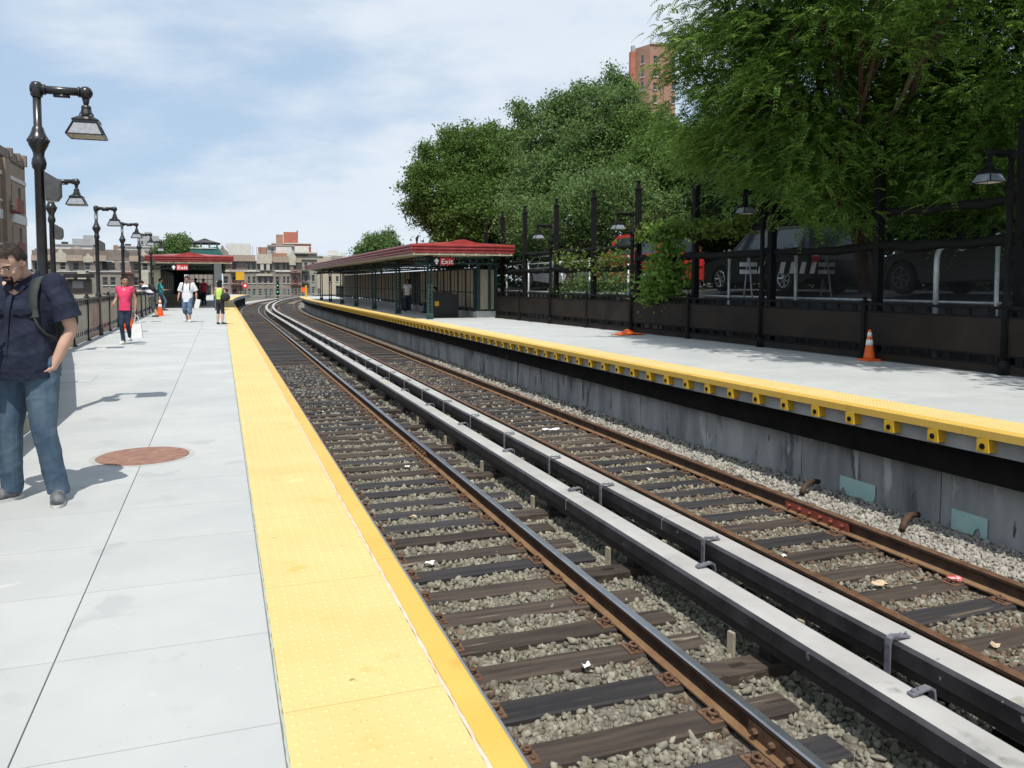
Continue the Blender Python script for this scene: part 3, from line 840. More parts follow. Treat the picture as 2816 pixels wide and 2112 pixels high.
# ------------------------------------------------------------------ platform lamps
M('lamp_glass', (0.12, 0.14, 0.165), (0.21, 0.235, 0.265), scale=30, rough=0.5, spec=0.3)
M('lamp_inner', (0.60, 0.55, 0.46), (0.68, 0.64, 0.55), scale=10, rough=0.7)
M('bulb', (0.55, 0.52, 0.46), (0.6, 0.58, 0.5), scale=10, rough=0.2)
M('speaker_grey', (0.05, 0.052, 0.056), (0.075, 0.078, 0.082), scale=12, rough=0.6)
M('speaker_pale', (0.40, 0.36, 0.30), (0.45, 0.41, 0.34), scale=12, rough=0.6)
def lamp_meshes(black):
    D = {}
    m_ = MB()
    m_.lathe([(0.10, 0.0), (0.10, 0.16), (0.085, 0.20), (0.072, 0.24)], 8)
    m_.lathe([(0.068, 0.24), (0.066, 1.05), (0.082, 1.08), (0.088, 1.13), (0.07, 1.18), (0.054, 1.24), (0.050, 2.72), (0.066, 2.74), (0.075, 2.79), (0.066, 2.84), (0.056, 2.86),
              (0.056, 2.90), (0.066, 2.93), (0.095, 2.985), (0.105, 3.02), (0.100, 3.06), (0.082, 3.09), (0.066, 3.13), (0.056, 3.17), (0.042, 3.19), (0.042, 3.52)], 16)
    for k in range(12):
        a = k * math.pi / 6; m_.ell((0.1 * math.cos(a), 0.1 * math.sin(a), 3.035), (0.014, 0.014, 0.022), seg=6, rings=4)
    D['post'] = m_.mesh('post', black, True)
    m_ = MB()
    m_.lathe([(0.05, 3.50), (0.062, 3.52), (0.062, 3.63), (0.045, 3.66)], 8, a0=R(22.5))
    m_.tube([(-0.06, 0, 3.585), (0.50, 0, 3.585)], 0.045, 10)
    m_.tube([(0.06, 0, 3.585), (0.085, 0, 3.585)], 0.058, 10)
    m_.box((0.24, 0, 3.53), (0.16, 0.05, 0.03), ch=0.008)
    m_.tube([(0.40, 0, 3.585), (0.42, 0, 3.585)], 0.058, 10)
    m_.ell((0.475, 0, 3.58), (0.072, 0.072, 0.072), seg=12, rings=8)
    m_.lathe([(0.022, 3.44), (0.03, 3.47), (0.04, 3.52)], 10, o=(0.475, 0, 0))
    D['arm'] = m_.mesh('arm', black, True)
    m_ = MB()
    # four-sided shade: stepped hood on top, ribs at the corners
    def sq(prof, mi=0):
        m_.lathe([(r * 1.4142, z) for r, z in prof], 4, o=(0.475, 0, 0), mi=mi, a0=R(45))
    m_.lathe([(0.045, 3.44), (0.052, 3.42), (0.05, 3.40), (0.062, 3.36), (0.072, 3.355), (0.075, 3.33)], 10, o=(0.475, 0, 0))
    sq([(0.128, 3.262), (0.135, 3.275), (0.06, 3.325), (0.055, 3.34)])
    sq([(0.127, 3.245), (0.127, 3.262)])
    tw, bw, zt_, zb = 0.118, 0.180, 3.243, 3.105
    for (sx, sy) in ((1, 1), (1, -1), (-1, 1), (-1, -1)):
        m_.tube([(0.475 + sx * tw, sy * tw, zt_), (0.475 + sx * bw, sy * bw, zb)], 0.013, 4)
    for i in range(4):
        c_ = [(1, 1), (-1, 1), (-1, -1), (1, -1)]
        a, b = c_[i], c_[(i + 1) % 4]
        m_.tube([(0.475 + a[0] * bw, a[1] * bw, zb), (0.475 + b[0] * bw, b[1] * bw, zb)], 0.010, 4)
        m_.tube([(0.475 + a[0] * tw, a[1] * tw, zt_), (0.475 + b[0] * tw, b[1] * tw, zt_)], 0.010, 4)
    D['shade_frame'] = m_.mesh('shade_frame', black)
    m_ = MB(); c_ = [(1, 1), (-1, 1), (-1, -1), (1, -1)]
    for i in range(4):
        a, b = c_[i], c_[(i + 1) % 4]
        for (k, mi) in ((1.0, 0), (0.965, 1)):
            m_.add([(0.475 + a[0] * bw * k, a[1] * bw * k, zb), (0.475 + b[0] * bw * k, b[1] * bw * k, zb), (0.475 + b[0] * tw * k, b[1] * tw * k, zt_), (0.475 + a[0] * tw * k, a[1] * tw * k, zt_)], [(0, 1, 2, 3)], mi)
    k = 0.96
    m_.add([(0.475 + a_[0] * tw * k, a_[1] * tw * k, zt_ - 0.004) for a_ in c_], [(0, 1, 2, 3)], 1)
    D['shade_glass'] = m_.mesh('shade_glass', ['lamp_glass', 'lamp_inner'])
    m_ = MB(); m_.ell((0.475, 0, 3.17), (0.038, 0.038, 0.055), seg=10, rings=7); m_.lathe([(0.03, 3.20), (0.03, 3.24)], 10, o=(0.475, 0, 0))
    D['bulb'] = m_.mesh('bulb', 'bulb', True)
    m_ = MB()
    m_.prism([(0.06, 2.40), (0.06, 2.70), (0.19, 2.62), (0.205, 2.58), (0.205, 2.44), (0.17, 2.39)], 0.16, ((0, -0.10, 0), (1, 0, 0), (0, 0, 1), (0, 1, 0)))
    m_.box((0.12, -0.02, 2.388), (0.10, 0.12, 0.012), mi=1)
    D['speaker'] = m_.mesh('speaker', ['speaker_grey', 'speaker_pale'])
    return D
LMP = lamp_meshes('black_paint'); LMPD = lamp_meshes('black_flat')
def lamp(label, s, fn, side, D, h=1.0, spk=True):
    t_ = thing('platform_lamp', label, 'lamp', P(s, fn(s), 0), ang(s) + (0 if side > 0 else math.pi), 'platform lamp posts')
    for k, me in D.items():
        if k == 'speaker' and not spk: continue
        o = link(k, me, t_)
        if k == 'bulb': pass
    t_.scale = (1, 1, h)
    return t_
ll = ['tall black lamp post behind the man in the navy shirt, nearest of the row',
      'black lamp post second from the nearest on the left fence',
      'black lamp post just left of the woman in pink',
      'black lamp post directly above and behind the woman in pink',
      'black lamp post fifth along the left fence', 'black lamp post next to the left canopy, farthest of its row']
for s, l in zip(lampL, ll): lamp(l, s, lfence, 1, LMP, 1.0)
rl = ['dark lamp post at the far right edge, under the near tree', 'dark lamp post beside the striped barricade, in tree shade',
      'dark lamp post above the orange rag on the right fence', 'dark lamp post nearest the right canopy on the right fence']
for s, l in zip(lampR, rl): lamp(l, s, rfence, -1, LMPD, 0.99, spk=False)

# ------------------------------------------------------------------ tall screen behind the right fence
def scr(s): return rfence(s) + 0.35
scr_s = [6.6, 9.65, 12.65, 15.85, 19.0, 21.95, 24.7, 27.5, 30.3, 32.7, 35.0]
scr_z = [4.0, 4.0, 4.0, 4.05, 4.1, 4.3, 4.3, 4.28, 4.25, 4.22, 4.1]
ts = thing('tall_screen', 'tall black post screen with netting rails behind the right platform', 'screen')
for s, z in zip(scr_s, scr_z):
    m_ = MB(); c = P(s, scr(s), 0)
    m_.box((c.x, c.y, (z - 0.35) / 2), (0.15, 0.15, z + 0.35 - 0.0), rz=ang(s))
    m_.box((c.x, c.y, z + 0.02), (0.19, 0.19, 0.04), rz=ang(s), ch=0.01)
    m_.box((c.x, c.y, z + 0.13), (0.11, 0.11, 0.2), rz=ang(s), top=(0.55, 0.55))
    m_.box((c.x, c.y, z + 0.26), (0.12, 0.12, 0.06), rz=ang(s), ch=0.02)
    m_.obj('post', 'black_flat', ts)
for i, (a, b) in enumerate(zip(scr_s[:-1], scr_s[1:])):
    for (z, r, sag) in ((2.62, 0.085, 0.03), (1.98, 0.10, 0.05)):
        m_ = MB(); pts = []
        for k in range(9):
            t_ = k / 8; s = a + (b - a) * t_
            zz = z + (0.25 if a < 20 else 0) - (0.30 if (z > 2.3 and a > 29) else 0)
            p = P(s, scr(s) + 0.02, zz - sag * 4 * t_ * (1 - t_) + random.uniform(-0.02, 0.02)); pts.append(p)
        m_.tube(pts, [r * random.uniform(0.75, 1.2) for _ in pts], 7)
        m_.obj('netting_roll', 'black_flat', ts, True)

# ------------------------------------------------------------------ chain-link fence behind it
cm = bpy.data.materials.new('chain_link'); cm.use_nodes = True; MATS['chain_link'] = cm
N = cm.node_tree.nodes; Lk = cm.node_tree.links
b_ = N['Principled BSDF']; b_.inputs['Base Color'].default_value = (0.11, 0.12, 0.12, 1); b_.inputs['Metallic'].default_value = 0.3; b_.inputs['Roughness'].default_value = 0.5
tcn = N.new('ShaderNodeTexCoord'); sp = N.new('ShaderNodeSeparateXYZ'); Lk.new(tcn.outputs['Object'], sp.inputs[0])
def mth(op, a, b=None):
    n_ = N.new('ShaderNodeMath'); n_.operation = op
    for i, q in enumerate((a, b)):
        if q is None: continue
        if isinstance(q, (int, float)): n_.inputs[i].default_value = q
        else: Lk.new(q, n_.inputs[i])
    return n_.outputs[0]
def wires(sg):
    u = mth('ADD', sp.outputs[0], mth('MULTIPLY', sp.outputs[2], sg))
    return mth('LESS_THAN', mth('FRACT', mth('MULTIPLY', u, 1 / 0.062)), 0.06)
wv = mth('MAXIMUM', wires(1.0), wires(-1.0))
tr_ = N.new('ShaderNodeBsdfTransparent'); ms = N.new('ShaderNodeMixShader')
Lk.new(wv, ms.inputs[0]); Lk.new(tr_.outputs[0], ms.inputs[1]); Lk.new(b_.outputs[0], ms.inputs[2])
Lk.new(ms.outputs[0], N['Material Output'].inputs['Surface'])
cf = thing('chain_link_fence', 'galvanised chain link street fence behind the right platform', 'fence')
def cfd(s): return rfence(s) + 1.0
cs = [5.5, 8.1, 10.6, 13.2, 15.8, 18.4, 21.0, 23.6, 26.2, 28.8, 31.4, 34.0, 36.6]
for s in cs:
    m_ = MB(); m_.tube([P(s, cfd(s), -0.3), P(s, cfd(s), 2.32)], 0.038, 8); m_.lathe([(0.048, 2.32), (0.045, 2.36), (0.01, 2.38)], 8, o=P(s, cfd(s), 0))
    m_.obj('post', 'galv', cf, True)
for a, b in zip(cs[:-1], cs[1:]):
    m_ = MB()
    for z in (2.26, 1.13): m_.tube([P(a, cfd(a), z), P(b, cfd(b), z)], 0.028, 8)
    m_.obj('rail', 'galv', cf, True)
    pa, pb = P(a, cfd(a), 0), P(b, cfd(b), 0); v = pb - pa
    m_ = MB(); m_.add([(0, 0, 0.2), (v.length, 0, 0.2), (v.length, 0, 2.26), (0, 0, 2.26)], [(0, 1, 2, 3)])
    m_.obj('mesh_panel', 'chain_link', cf, loc=pa, rz=math.atan2(v.y, v.x))
# gooseneck vent pipes by the fence
for i, (s, dd_, h) in enumerate(((11.55, -0.35, 2.25), (28.6, -0.3, 2.3))):
    m_ = MB(); c = P(s, cfd(s) + dd_, 0); pts = [c + Vector((0, 0, 0.0)), c + Vector((0, 0, h - 0.3))]
    for k in range(1, 7):
        a = R(18 * k); pts.append(c + Vector((0.30 * (1 - math.cos(a)) * (1 if i == 0 else 0.7), 0, h - 0.3 + 0.30 * math.sin(a))))
    e = pts[-1]
    m_.tube(pts, 0.05, 10); m_.ell(e + Vector((0.06, 0, -0.06)), (0.085, 0.085, 0.1), seg=10, rings=7)
    tag(m_.obj('vent_pipe', 'galv', smooth=True), ['gooseneck vent pipe behind the traffic cone, its bend toward the right', 'gooseneck vent pipe just right of the right canopy'][i], 'pipe', 'gooseneck vent pipes')

# ------------------------------------------------------------------ street behind the fence
mb = MB(); n = 0
sweep(mb, [(11.3, -7.6), (11.3, 1.05), (13.2, 1.25), (26, 1.30), (26, -7.6)], -10, 64, 2, off=lambda s: rfence(s) - 10.0)
tag(mb.obj('street', 'asphalt'), 'raised street behind the right fence', kind='structure')
M('bush_soil', (0.03, 0.028, 0.02), (0.06, 0.05, 0.035), scale=3)
mb = MB(); sweep(mb, [(26, -7.6), (26, 1.34), (46, 3.2), (80, 4.0), (80, -7.6)], -10, 90, 6)
tag(mb.obj('hillside', 'bush_soil'), 'shaded planted bank beyond the street', kind='structure')

# ------------------------------------------------------------------ canopies
M('roof_red', (0.27, 0.035, 0.035), (0.36, 0.055, 0.05), scale=2.5, rough=0.33, spots=[((0.24, 0.035, 0.035), 1.4, 0.6)])
M('trim_beige', (0.42, 0.38, 0.27), (0.52, 0.47, 0.35), scale=3, rough=0.7)
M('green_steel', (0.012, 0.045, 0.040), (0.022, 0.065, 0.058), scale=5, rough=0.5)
M('panel_cream', (0.30, 0.26, 0.19), (0.38, 0.33, 0.25), scale=1.5, rough=0.7)
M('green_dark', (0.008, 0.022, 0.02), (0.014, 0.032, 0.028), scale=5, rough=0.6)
def canopy(label, s0, s1, d0, d1, col_d, col_s, gap_front=0.6):
    c = thing('platform_canopy', label, 'canopy', group='platform canopies')
    zf0, zf1 = 2.68, 3.03
    dm = (d0 + d1) / 2
    # stepped red fascia: four sides
    def fascia_prof(sg):                         # outline of the stepped gutter, outside is -sg
        return [(0, 2.68), (-0.03, 2.69), (-0.045, 2.74), (-0.03, 2.785), (-0.005, 2.79), (-0.075, 2.815), (-0.09, 2.86), (-0.075, 2.905), (-0.045, 2.91), (-0.115, 2.935), (-0.125, 2.98), (-0.115, 3.03), (0.02, 3.03), (0.02, 2.68)]
    m_ = MB(); sweep(m_, [(d0 + p[0], p[1]) for p in fascia_prof(1)], s0, s1, 3); m_.obj('fascia', 'roof_red', c)
    m_ = MB(); sweep(m_, [(d1 - p[0], p[1]) for p in fascia_prof(1)][::-1], s0, s1, 3); m_.obj('fascia', 'roof_red', c)
    for (s, sg) in ((s0, 1), (s1, -1)):
        m_ = MB(); L0, L1 = d0 - 0.115, d1 + 0.115
        pr = fascia_prof(1)
        o = P(s, L0, 0); nn = P(s, L0 + 1, 0) - P(s, L0, 0); tt = Vector((-nn.y, nn.x, 0))
        m_.prism([(p[0] * sg, p[1]) for p in pr], L1 - L0, (o, tt, Vector((0, 0, 1)), nn))
        m_.obj('fascia', 'roof_red', c)
    # low hipped roof
    m_ = MB(); zr = 3.22
    a, b = s0 + 1.6, s1 - 1.6
    ss = srange(a, b, 4)
    v0 = [P(s0 - 0.11, d0 - 0.11, 3.031), P(s0 - 0.11, d1 + 0.11, 3.031), P(s1 + 0.11, d1 + 0.11, 3.031), P(s1 + 0.11, d0 - 0.11, 3.031)]
    ridge = [P(s, dm, zr) for s in ss]; lft = [P(s, d0 - 0.11, 3.031) for s in ss]; rgt = [P(s, d1 + 0.11, 3.031) for s in ss]
    k = len(ss)
    vs = ridge + lft + rgt + v0
    fs = []
    for i in range(k - 1):
        fs += [(i, i + 1, k + i + 1, k + i), (i, 2 * k + i, 2 * k + i + 1, i + 1)]
    q = 3 * k
    fs += [(q, 0, k), (q, q + 1, 0), (q + 1, 2 * k, 0), (q + 3, k + k - 1, k - 1), (q + 2, q + 3, k - 1), (q + 2, k - 1, 3 * k - 1)]
    m_.add(vs, fs); m_.obj('roof', 'roof_red', c)
    # little gable over the front, small vents on the ridge
    m_ = MB(); g = 0.85
    m_.add([P(s0 - 0.02, dm - g, 3.04), P(s0 - 0.02, dm + g, 3.04), P(s0 - 0.02, dm, 3.24), P(s0 + 1.2, dm, 3.26)], [(0, 1, 2), (0, 2, 3), (1, 3, 2)])
    m_.obj('gable', 'roof_red', c)
    for k_ in range(2):
        m_ = MB(); p = P(s0 + 7 + 4 * k_, dm - 0.3, 3.3); m_.lathe([(0.07, 0), (0.05, 0.12), (0.03, 0.16), (0.06, 0.22), (0.06, 0.30), (0.02, 0.34)], 8, o=p); m_.obj('roof_vent', 'black_flat', c)
    # soffit and beige trim
    m_ = MB(); sweep(m_, rect(d0 + 0.005, d1 - 0.005, 2.60, 2.677), s0 + 0.005, s1 - 0.005, 4); m_.obj('soffit', 'trim_beige', c)
    for i in range(9):
        m_ = MB(); p = P(s0 - 0.008, d0 + (d1 - d0) * i / 8, 2.64); m_.box(p, (0.05, 0.02, 0.085), rz=ang(s0)); m_.obj('trim_block', 'trim_beige', c)
    # beams with lattice
    for dd_ in (col_d, d1 - 0.5):
        m_ = MB()
        for (z, h) in ((2.56, 0.07), (2.25, 0.07)): sweep(m_, rect(dd_ - 0.05, dd_ + 0.05, z - h / 2, z + h / 2), s0 + 0.25, s1 - 0.25, 4)
        s = s0 + 0.3; up = True
        while s < s1 - 0.6:
            m_.tube([P(s, dd_, 2.26 if up else 2.54), P(s + 0.32, dd_, 2.54 if up else 2.26)], 0.02, 4, caps=False); s += 0.32; up = not up
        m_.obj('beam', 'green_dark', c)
    for s in col_s:                              # cross beams
        m_ = MB()
        w = (d1 - 0.3) - (d0 + 0.2)
        ctr = P(s, (d0 + d1) / 2 - 0.05, 0)
        for (z, h) in ((2.52, 0.07), (2.28, 0.07)): m_.box((ctr.x, ctr.y, z), (w, 0.10, h), rz=ang(s))
        x = -w / 2; up = True; nn = P(s, 1, 0) - P(s, 0, 0)
        while x < w / 2 - 0.25:
            p, q = ctr + nn * x, ctr + nn * (x + 0.25)
            m_.tube([(p.x, p.y, 2.29 if up else 2.51), (q.x, q.y, 2.51 if up else 2.29)], 0.02, 4, caps=False); x += 0.25; up = not up
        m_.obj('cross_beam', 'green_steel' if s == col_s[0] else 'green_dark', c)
        m_ = MB(); p = P(s, col_d, 0)
        m_.box((p.x, p.y, 0.12), (0.26, 0.26, 0.24), rz=ang(s), ch=0.03)
        for (ox, oy) in ((-0.075, -0.075), (0.075, -0.075), (-0.075, 0.075), (0.075, 0.075)):
            r_ = Matrix.Rotation(ang(s), 3, 'Z') @ Vector((ox, oy, 0)); m_.box((p.x + r_.x, p.y + r_.y, 1.37), (0.05, 0.05, 2.3), rz=ang(s))
        for i in range(14):
            z = 0.3 + i * 0.15; m_.box((p.x, p.y, z), (0.17, 0.17, 0.035), rz=ang(s))
        m_.obj('column', 'green_steel', c)
    return c
canR = canopy('long red roofed canopy over the far platform', 31.6, 75, 6.35, 10.45, 7.15, [32.3, 38.6, 45.0, 51.4, 57.8, 64.2, 70.6])
canL = canopy('red roofed canopy over the near platform, seen end on', 50.0, 72, -4.75, -0.25, -1.15, [50.6, 57, 63.4, 69.8])

# panelled windscreen under the right canopy
ws = thing('windscreen', 'cream panelled windscreen with green frames under the right canopy', 'windscreen')
s = 33.2; i = 0
while s < 73:
    e = s + 1.25; m_ = MB()
    door = 8 <= i <= 9
    for (z0, z1) in ((0.42, 1.05), (1.10, 2.05)):
        sweep(m_, rect(9.34, 9.37, z0, z1), s + 0.06, s + 0.60, 2); sweep(m_, rect(9.34, 9.37, z0, z1), s + 0.65, e - 0.06, 2)
    m_.obj('panel', 'green_dark' if door else 'panel_cream', ws)
    m_ = MB(); sweep(m_, rect(9.30, 9.41, 0.25, 2.12), s - 0.06, s + 0.06, 1)
    sweep(m_, rect(9.32, 9.39, 1.05, 1.10), s + 0.06, e - 0.06, 2); sweep(m_, rect(9.32, 9.39, 0.34, 0.42), s + 0.06, e - 0.06, 2); sweep(m_, rect(9.32, 9.39, 2.05, 2.12), s + 0.06, e - 0.06, 2)
    sweep(m_, rect(9.325, 9.385, 0.42, 2.05), s + 0.605, s + 0.645, 2)
    m_.obj('frame', 'green_dark', ws)
    s = e; i += 1
m_ = MB(); sweep(m_, rect(9.28, 9.43, 0.0, 0.25), 33.1, s, 3); m_.obj('kerb', 'concrete_grey', ws)
# end return of the windscreen, facing the camera
m_ = MB(); c = P(33.05, 9.85, 0); m_.box((c.x, c.y, 1.2), (0.62, 0.05, 1.7), rz=A0); m_.obj('panel', 'panel_cream', ws)
for k in (-1, 0.25, 1):
    m_ = MB(); c = P(33.02, 9.85 + 0.40 * k, 0); m_.box((c.x, c.y, 1.2), (0.12, 0.10, 2.1), rz=A0); m_.obj('frame', 'green_steel', ws)
m_ = MB(); c = P(33.04, 9.85, 0); m_.box((c.x, c.y, 0.14), (1.0, 0.16, 0.28), rz=A0); m_.obj('kerb', 'concrete_grey', ws)

# walls and openings inside the left canopy
sh = thing('waiting_room', 'dark waiting room walls under the left canopy', 'waiting room')
m_ = MB(); sweep(m_, rect(-4.55, -4.45, 0.0, 2.55), 51.5, 71, 4); m_.obj('wall', 'green_dark', sh)
for i in range(7):
    s = 52.2 + 2.6 * i
    m_ = MB(); sweep(m_, rect(-4.44, -4.42, 0.9, 2.0), s, s + 1.7, 3); m_.obj('panel', 'panel_cream', sh)
back = 71.2
m_ = MB()                                         # back wall with door and window openings
for (a, b, z0, z1) in ((-4.5, -3.7, 0, 2.55), (-3.7, -1.5, 2.15, 2.55), (-3.7, -3.0, 0, 1.0), (-2.98, -2.2, 0, 0.9), (-1.5, -1.2, 0, 2.55)):
    c = P(back, (a + b) / 2, (z0 + z1) / 2); m_.box(c, (b - a, 0.12, z1 - z0), rz=ang(back))
m_.obj('wall', 'green_dark', sh)
for k in range(7):
    c = P(back, -3.62 + 0.34 * k, 1.55); m_ = MB(); m_.box(c, (0.035, 0.05, 1.2), rz=ang(back)); m_.obj('window_bar', 'green_dark', sh)
for z in (1.3, 1.75):
    c = P(back, -2.6, z); m_ = MB(); m_.box(c, (2.2, 0.045, 0.035), rz=ang(back)); m_.obj('window_bar', 'green_dark', sh)
m_ = MB(); c = P(50.9, -4.3, 0); m_.box((c.x, c.y, 1.28), (0.34, 0.3, 2.55), rz=A0); m_.obj('pilaster', 'trim_beige', sh)
M('pillar_grey', (0.10, 0.11, 0.115), (0.13, 0.14, 0.145), scale=4)
pl_ = thing('grey_pillar', 'plain grey pillar by the platform edge under the left canopy', 'pillar', P(46.5, -1.0, 0), A0)
m_ = MB(); m_.box((0, 0, 1.25), (0.38, 0.38, 2.5)); m_.obj('shaft', 'pillar_grey', pl_)
m_ = MB(); m_.box((-0.02, -0.2, 1.55), (0.16, 0.02, 0.03)); m_.obj('sign_plate', 'white_band', pl_)

# ------------------------------------------------------------------ exit signs
M('sign_black', (0.012, 0.012, 0.014), rough=0.4); M('sign_red', (0.55, 0.025, 0.03), (0.60, 0.035, 0.035), scale=5, rough=0.4)
M('sign_white', (0.85, 0.85, 0.85), rough=0.4)
def text_mesh(txt, size, ext=0.004):
    cu = bpy.data.curves.new('txt', 'FONT'); cu.body = txt; cu.size = size; cu.extrude = ext; cu.align_x = 'LEFT'; cu.offset = 0.010 * size
    o = bpy.data.objects.new('txt', cu); COL.objects.link(o)
    dg = bpy.context.evaluated_depsgraph_get(); me = bpy.data.meshes.new_from_object(o.evaluated_get(dg))
    bpy.data.objects.remove(o); bpy.data.curves.remove(cu)
    return me
def exit_sign(label, s, d, z0, wd, ht):
    t_ = thing('exit_sign', label, 'sign', P(s, d, z0), ang(s), 'exit signs')
    bw = ht * 0.95
    m_ = MB(); m_.box((-wd / 2 + bw / 2, 0, ht / 2), (bw, 0.09, ht)); m_.obj('arrow_panel', 'sign_black', t_)
    m_ = MB(); m_.box((bw / 2, 0.0, ht / 2), (wd - bw, 0.092, ht)); m_.obj('red_panel', 'sign_red', t_)
    x = -wd / 2 + bw * 0.5; h = ht
    m_ = MB()
    poly = [(x - 0.045 * h / 0.33, 0.12 * h), (x + 0.045 * h / 0.33, 0.12 * h), (x + 0.045 * h / 0.33, 0.50 * h), (x + 0.30 * h, 0.42 * h), (x + 0.30 * h, 0.58 * h), (x, 0.90 * h), (x - 0.30 * h, 0.58 * h), (x - 0.30 * h, 0.42 * h), (x - 0.045 * h / 0.33, 0.50 * h)]
    m_.prism(poly, 0.005, ((0, -0.0465, 0), (1, 0, 0), (0, 0, 1), (0, -1, 0)))
    m_.obj('arrow', 'sign_white', t_)
    me = text_mesh('Exit', ht * 0.92); me.materials.clear(); me.materials.append(MATS['sign_white'])
    o = link('lettering', me, t_, (-wd / 2 + bw + 0.03, -0.0505, ht * 0.16)); o.rotation_euler = (R(90), 0, 0)
    xs = [v.co.x for v in me.vertices]; o.scale = ((wd - bw - 0.07) / (max(xs) - min(xs)), 1, 1)
    for k in (-1, 1):
        m_ = MB(); m_.tube([(k * wd * 0.35, 0, ht), (k * wd * 0.35, 0, ht + 0.2)], 0.015, 6); m_.obj('hanger', 'black_flat', t_)
exit_sign('red and black hanging sign on the right canopy, arrow and the word Exit', 31.9, 7.62, 2.20, 0.86, 0.31)
exit_sign('red and black hanging sign on the left canopy, arrow and the word Exit', 49.7, -3.05, 2.20, 0.90, 0.31)

# ------------------------------------------------------------------ traffic cones and rag
def cone(label, loc, h=0.72, rz=0.3, bands=True, name='traffic_cone'):
    t_ = thing(name, label, 'traffic cone', loc, rz, 'orange traffic cones'); k = h / 0.72
    m_ = MB(); m_.box((0, 0, 0.02), (0.36 * k, 0.36 * k, 0.04), ch=0.012); m_.obj('base', 'orange', t_)
    rr = lambda z: 0.135 + (0.03 - 0.135) * z / 0.72
    m_ = MB(); m_.lathe([(rr(z) * k, z * k) for z in (0.035, 0.10, 0.30, 0.5, 0.70)] + [(0.02 * k, 0.72 * k)], 18); m_.obj('body', 'orange', t_, True)
    for (a, b) in ((0.36, 0.49), (0.56, 0.66)):
        m_ = MB(); m_.lathe([((rr(a) + 0.003) * k, a * k), ((rr(b) + 0.003) * k, b * k)], 18); m_.obj('white_band', 'white_band', t_, True)
cone('orange traffic cone with white bands on the right platform', (6.86, 15.5, 0.0), 0.6)
c1 = P(39.5, -3.45, 0); cone('orange traffic cone with white bands by the leaning man', (c1.x, c1.y, 0), 0.76)
c1 = P(28.6, -3.68, 0); cone('tall orange traffic cone partly behind the woman in pink', (c1.x, c1.y, 0), 0.92)
m_ = MB(); g = 9                                    # crumpled orange cloth
for i in range(g):
    for j in range(g):
        x, y = (i / (g - 1) - 0.5), (j / (g - 1) - 0.5)
        r2 = x * x + y * y
        z = max(0.004, 0.13 * math.exp(-7 * r2) * (0.65 + 0.5 * math.sin(9 * x + 2)) + 0.05 * math.sin(14 * y + 6 * x) * (0.5 - r2) + 0.012)
        m_.v.append((x * 0.9 + random.uniform(-0.015, 0.015), y * 0.5 + random.uniform(-0.015, 0.015), z))
for i in range(g - 1):
    for j in range(g - 1):
        a = i * g + j; m_.f.append((a, a + g, a + g + 1, a + 1)); m_.m.append(0)
tag(m_.obj('orange_rag', 'orange', loc=(3.35, 23.2, 0.004), rz=0.4), 'crumpled orange cloth lying against the right fence', 'cloth')

# ------------------------------------------------------------------ things under the right canopy
M('bench_wood', (0.10, 0.055, 0.03), (0.14, 0.08, 0.045), scale=4, stretch=(1, 6, 6))
bn = thing('platform_bench', 'dark slatted bench under the right canopy', 'bench', P(38.2, 8.95, 0), A0)
for i in range(4):
    m_ = MB(); m_.box((-0.18 + i * 0.115, 0, 0.45), (0.09, 2.2, 0.035)); m_.obj('slat', 'bench_wood', bn)
for i in range(3):
    m_ = MB(); m_.box((0.26, 0, 0.60 + 0.13 * i), (0.03, 2.2, 0.09)); m_.obj('slat', 'bench_wood', bn)
for y in (-0.9, 0, 0.9):
    for x in (-0.18, 0.22):
        m_ = MB(); m_.box((x, y, 0.215), (0.05, 0.06, 0.43)); m_.obj('leg', 'black_flat', bn)
M('bin_dark', (0.012, 0.012, 0.014), (0.02, 0.02, 0.022), scale=5, rough=0.5)
bx_ = thing('storage_bin', 'large black storage bin under the front of the right canopy', 'bin', P(33.9, 8.15, 0), A0)
m_ = MB(); m_.box((0, 0, 0.5), (1.1, 0.9, 1.0)); m_.obj('body', 'bin_dark', bx_)
m_ = MB(); m_.box((-0.1, 0.0, 1.03), (0.8, 0.94, 0.06), ch=0.02); m_.obj('lid', 'bin_dark', bx_)
m_ = MB(); m_.box((-0.4, -0.455, 0.6), (0.18, 0.012, 0.2)); m_.obj('sticker', 'bracket_yellow', bx_)
bx_ = thing('litter_bin', 'slim black litter bin by the second canopy column', 'bin', P(43.5, 8.6, 0), A0)
m_ = MB(); m_.lathe([(0.24, 0.03), (0.27, 0.1), (0.27, 0.9), (0.29, 0.92), (0.29, 0.96), (0.16, 1.08)], 14); m_.obj('body', 'bin_dark', bx_)
m_ = MB(); m_.lathe([(0.30, 0.0), (0.30, 0.03)], 14); m_.obj('base', 'bin_dark', bx_)

# ------------------------------------------------------------------ signal between the tracks, end gear
sg = thing('track_signal', 'slim black track signal with green lights between the tracks', 'signal', P(112, 3.1, -1.3), ang(112))
m_ = MB(); m_.lathe([(0.06, 0), (0.05, 1.2)], 8); m_.obj('mast', 'black_flat', sg)
GL = emis('signal_green', (0.05, 0.75, 0.45), 1.5)
for k in range(2):
    m_ = MB(); m_.box((0, 0, 1.55 + 0.85 * k), (0.34, 0.22, 0.78), ch=0.03)
    for q in range(3): m_.tube([(0, -0.11, 1.32 + 0.24 * q + 0.85 * k), (0, -0.24, 1.32 + 0.24 * q + 0.85 * k)], 0.10, 10)
    h_ = m_.obj('signal_head', 'black_flat', sg)
    m_ = MB(); m_.lathe([(0.075, 0), (0.06, 0.02)], 12, o=(0, -0.245, 1.56 + 0.85 * k), rot=Matrix.Rotation(R(90), 3, 'X')); m_.obj('lens', 'signal_green', h_)
M('yellow_sign', (0.55, 0.30, 0.015), (0.60, 0.34, 0.02), scale=5)
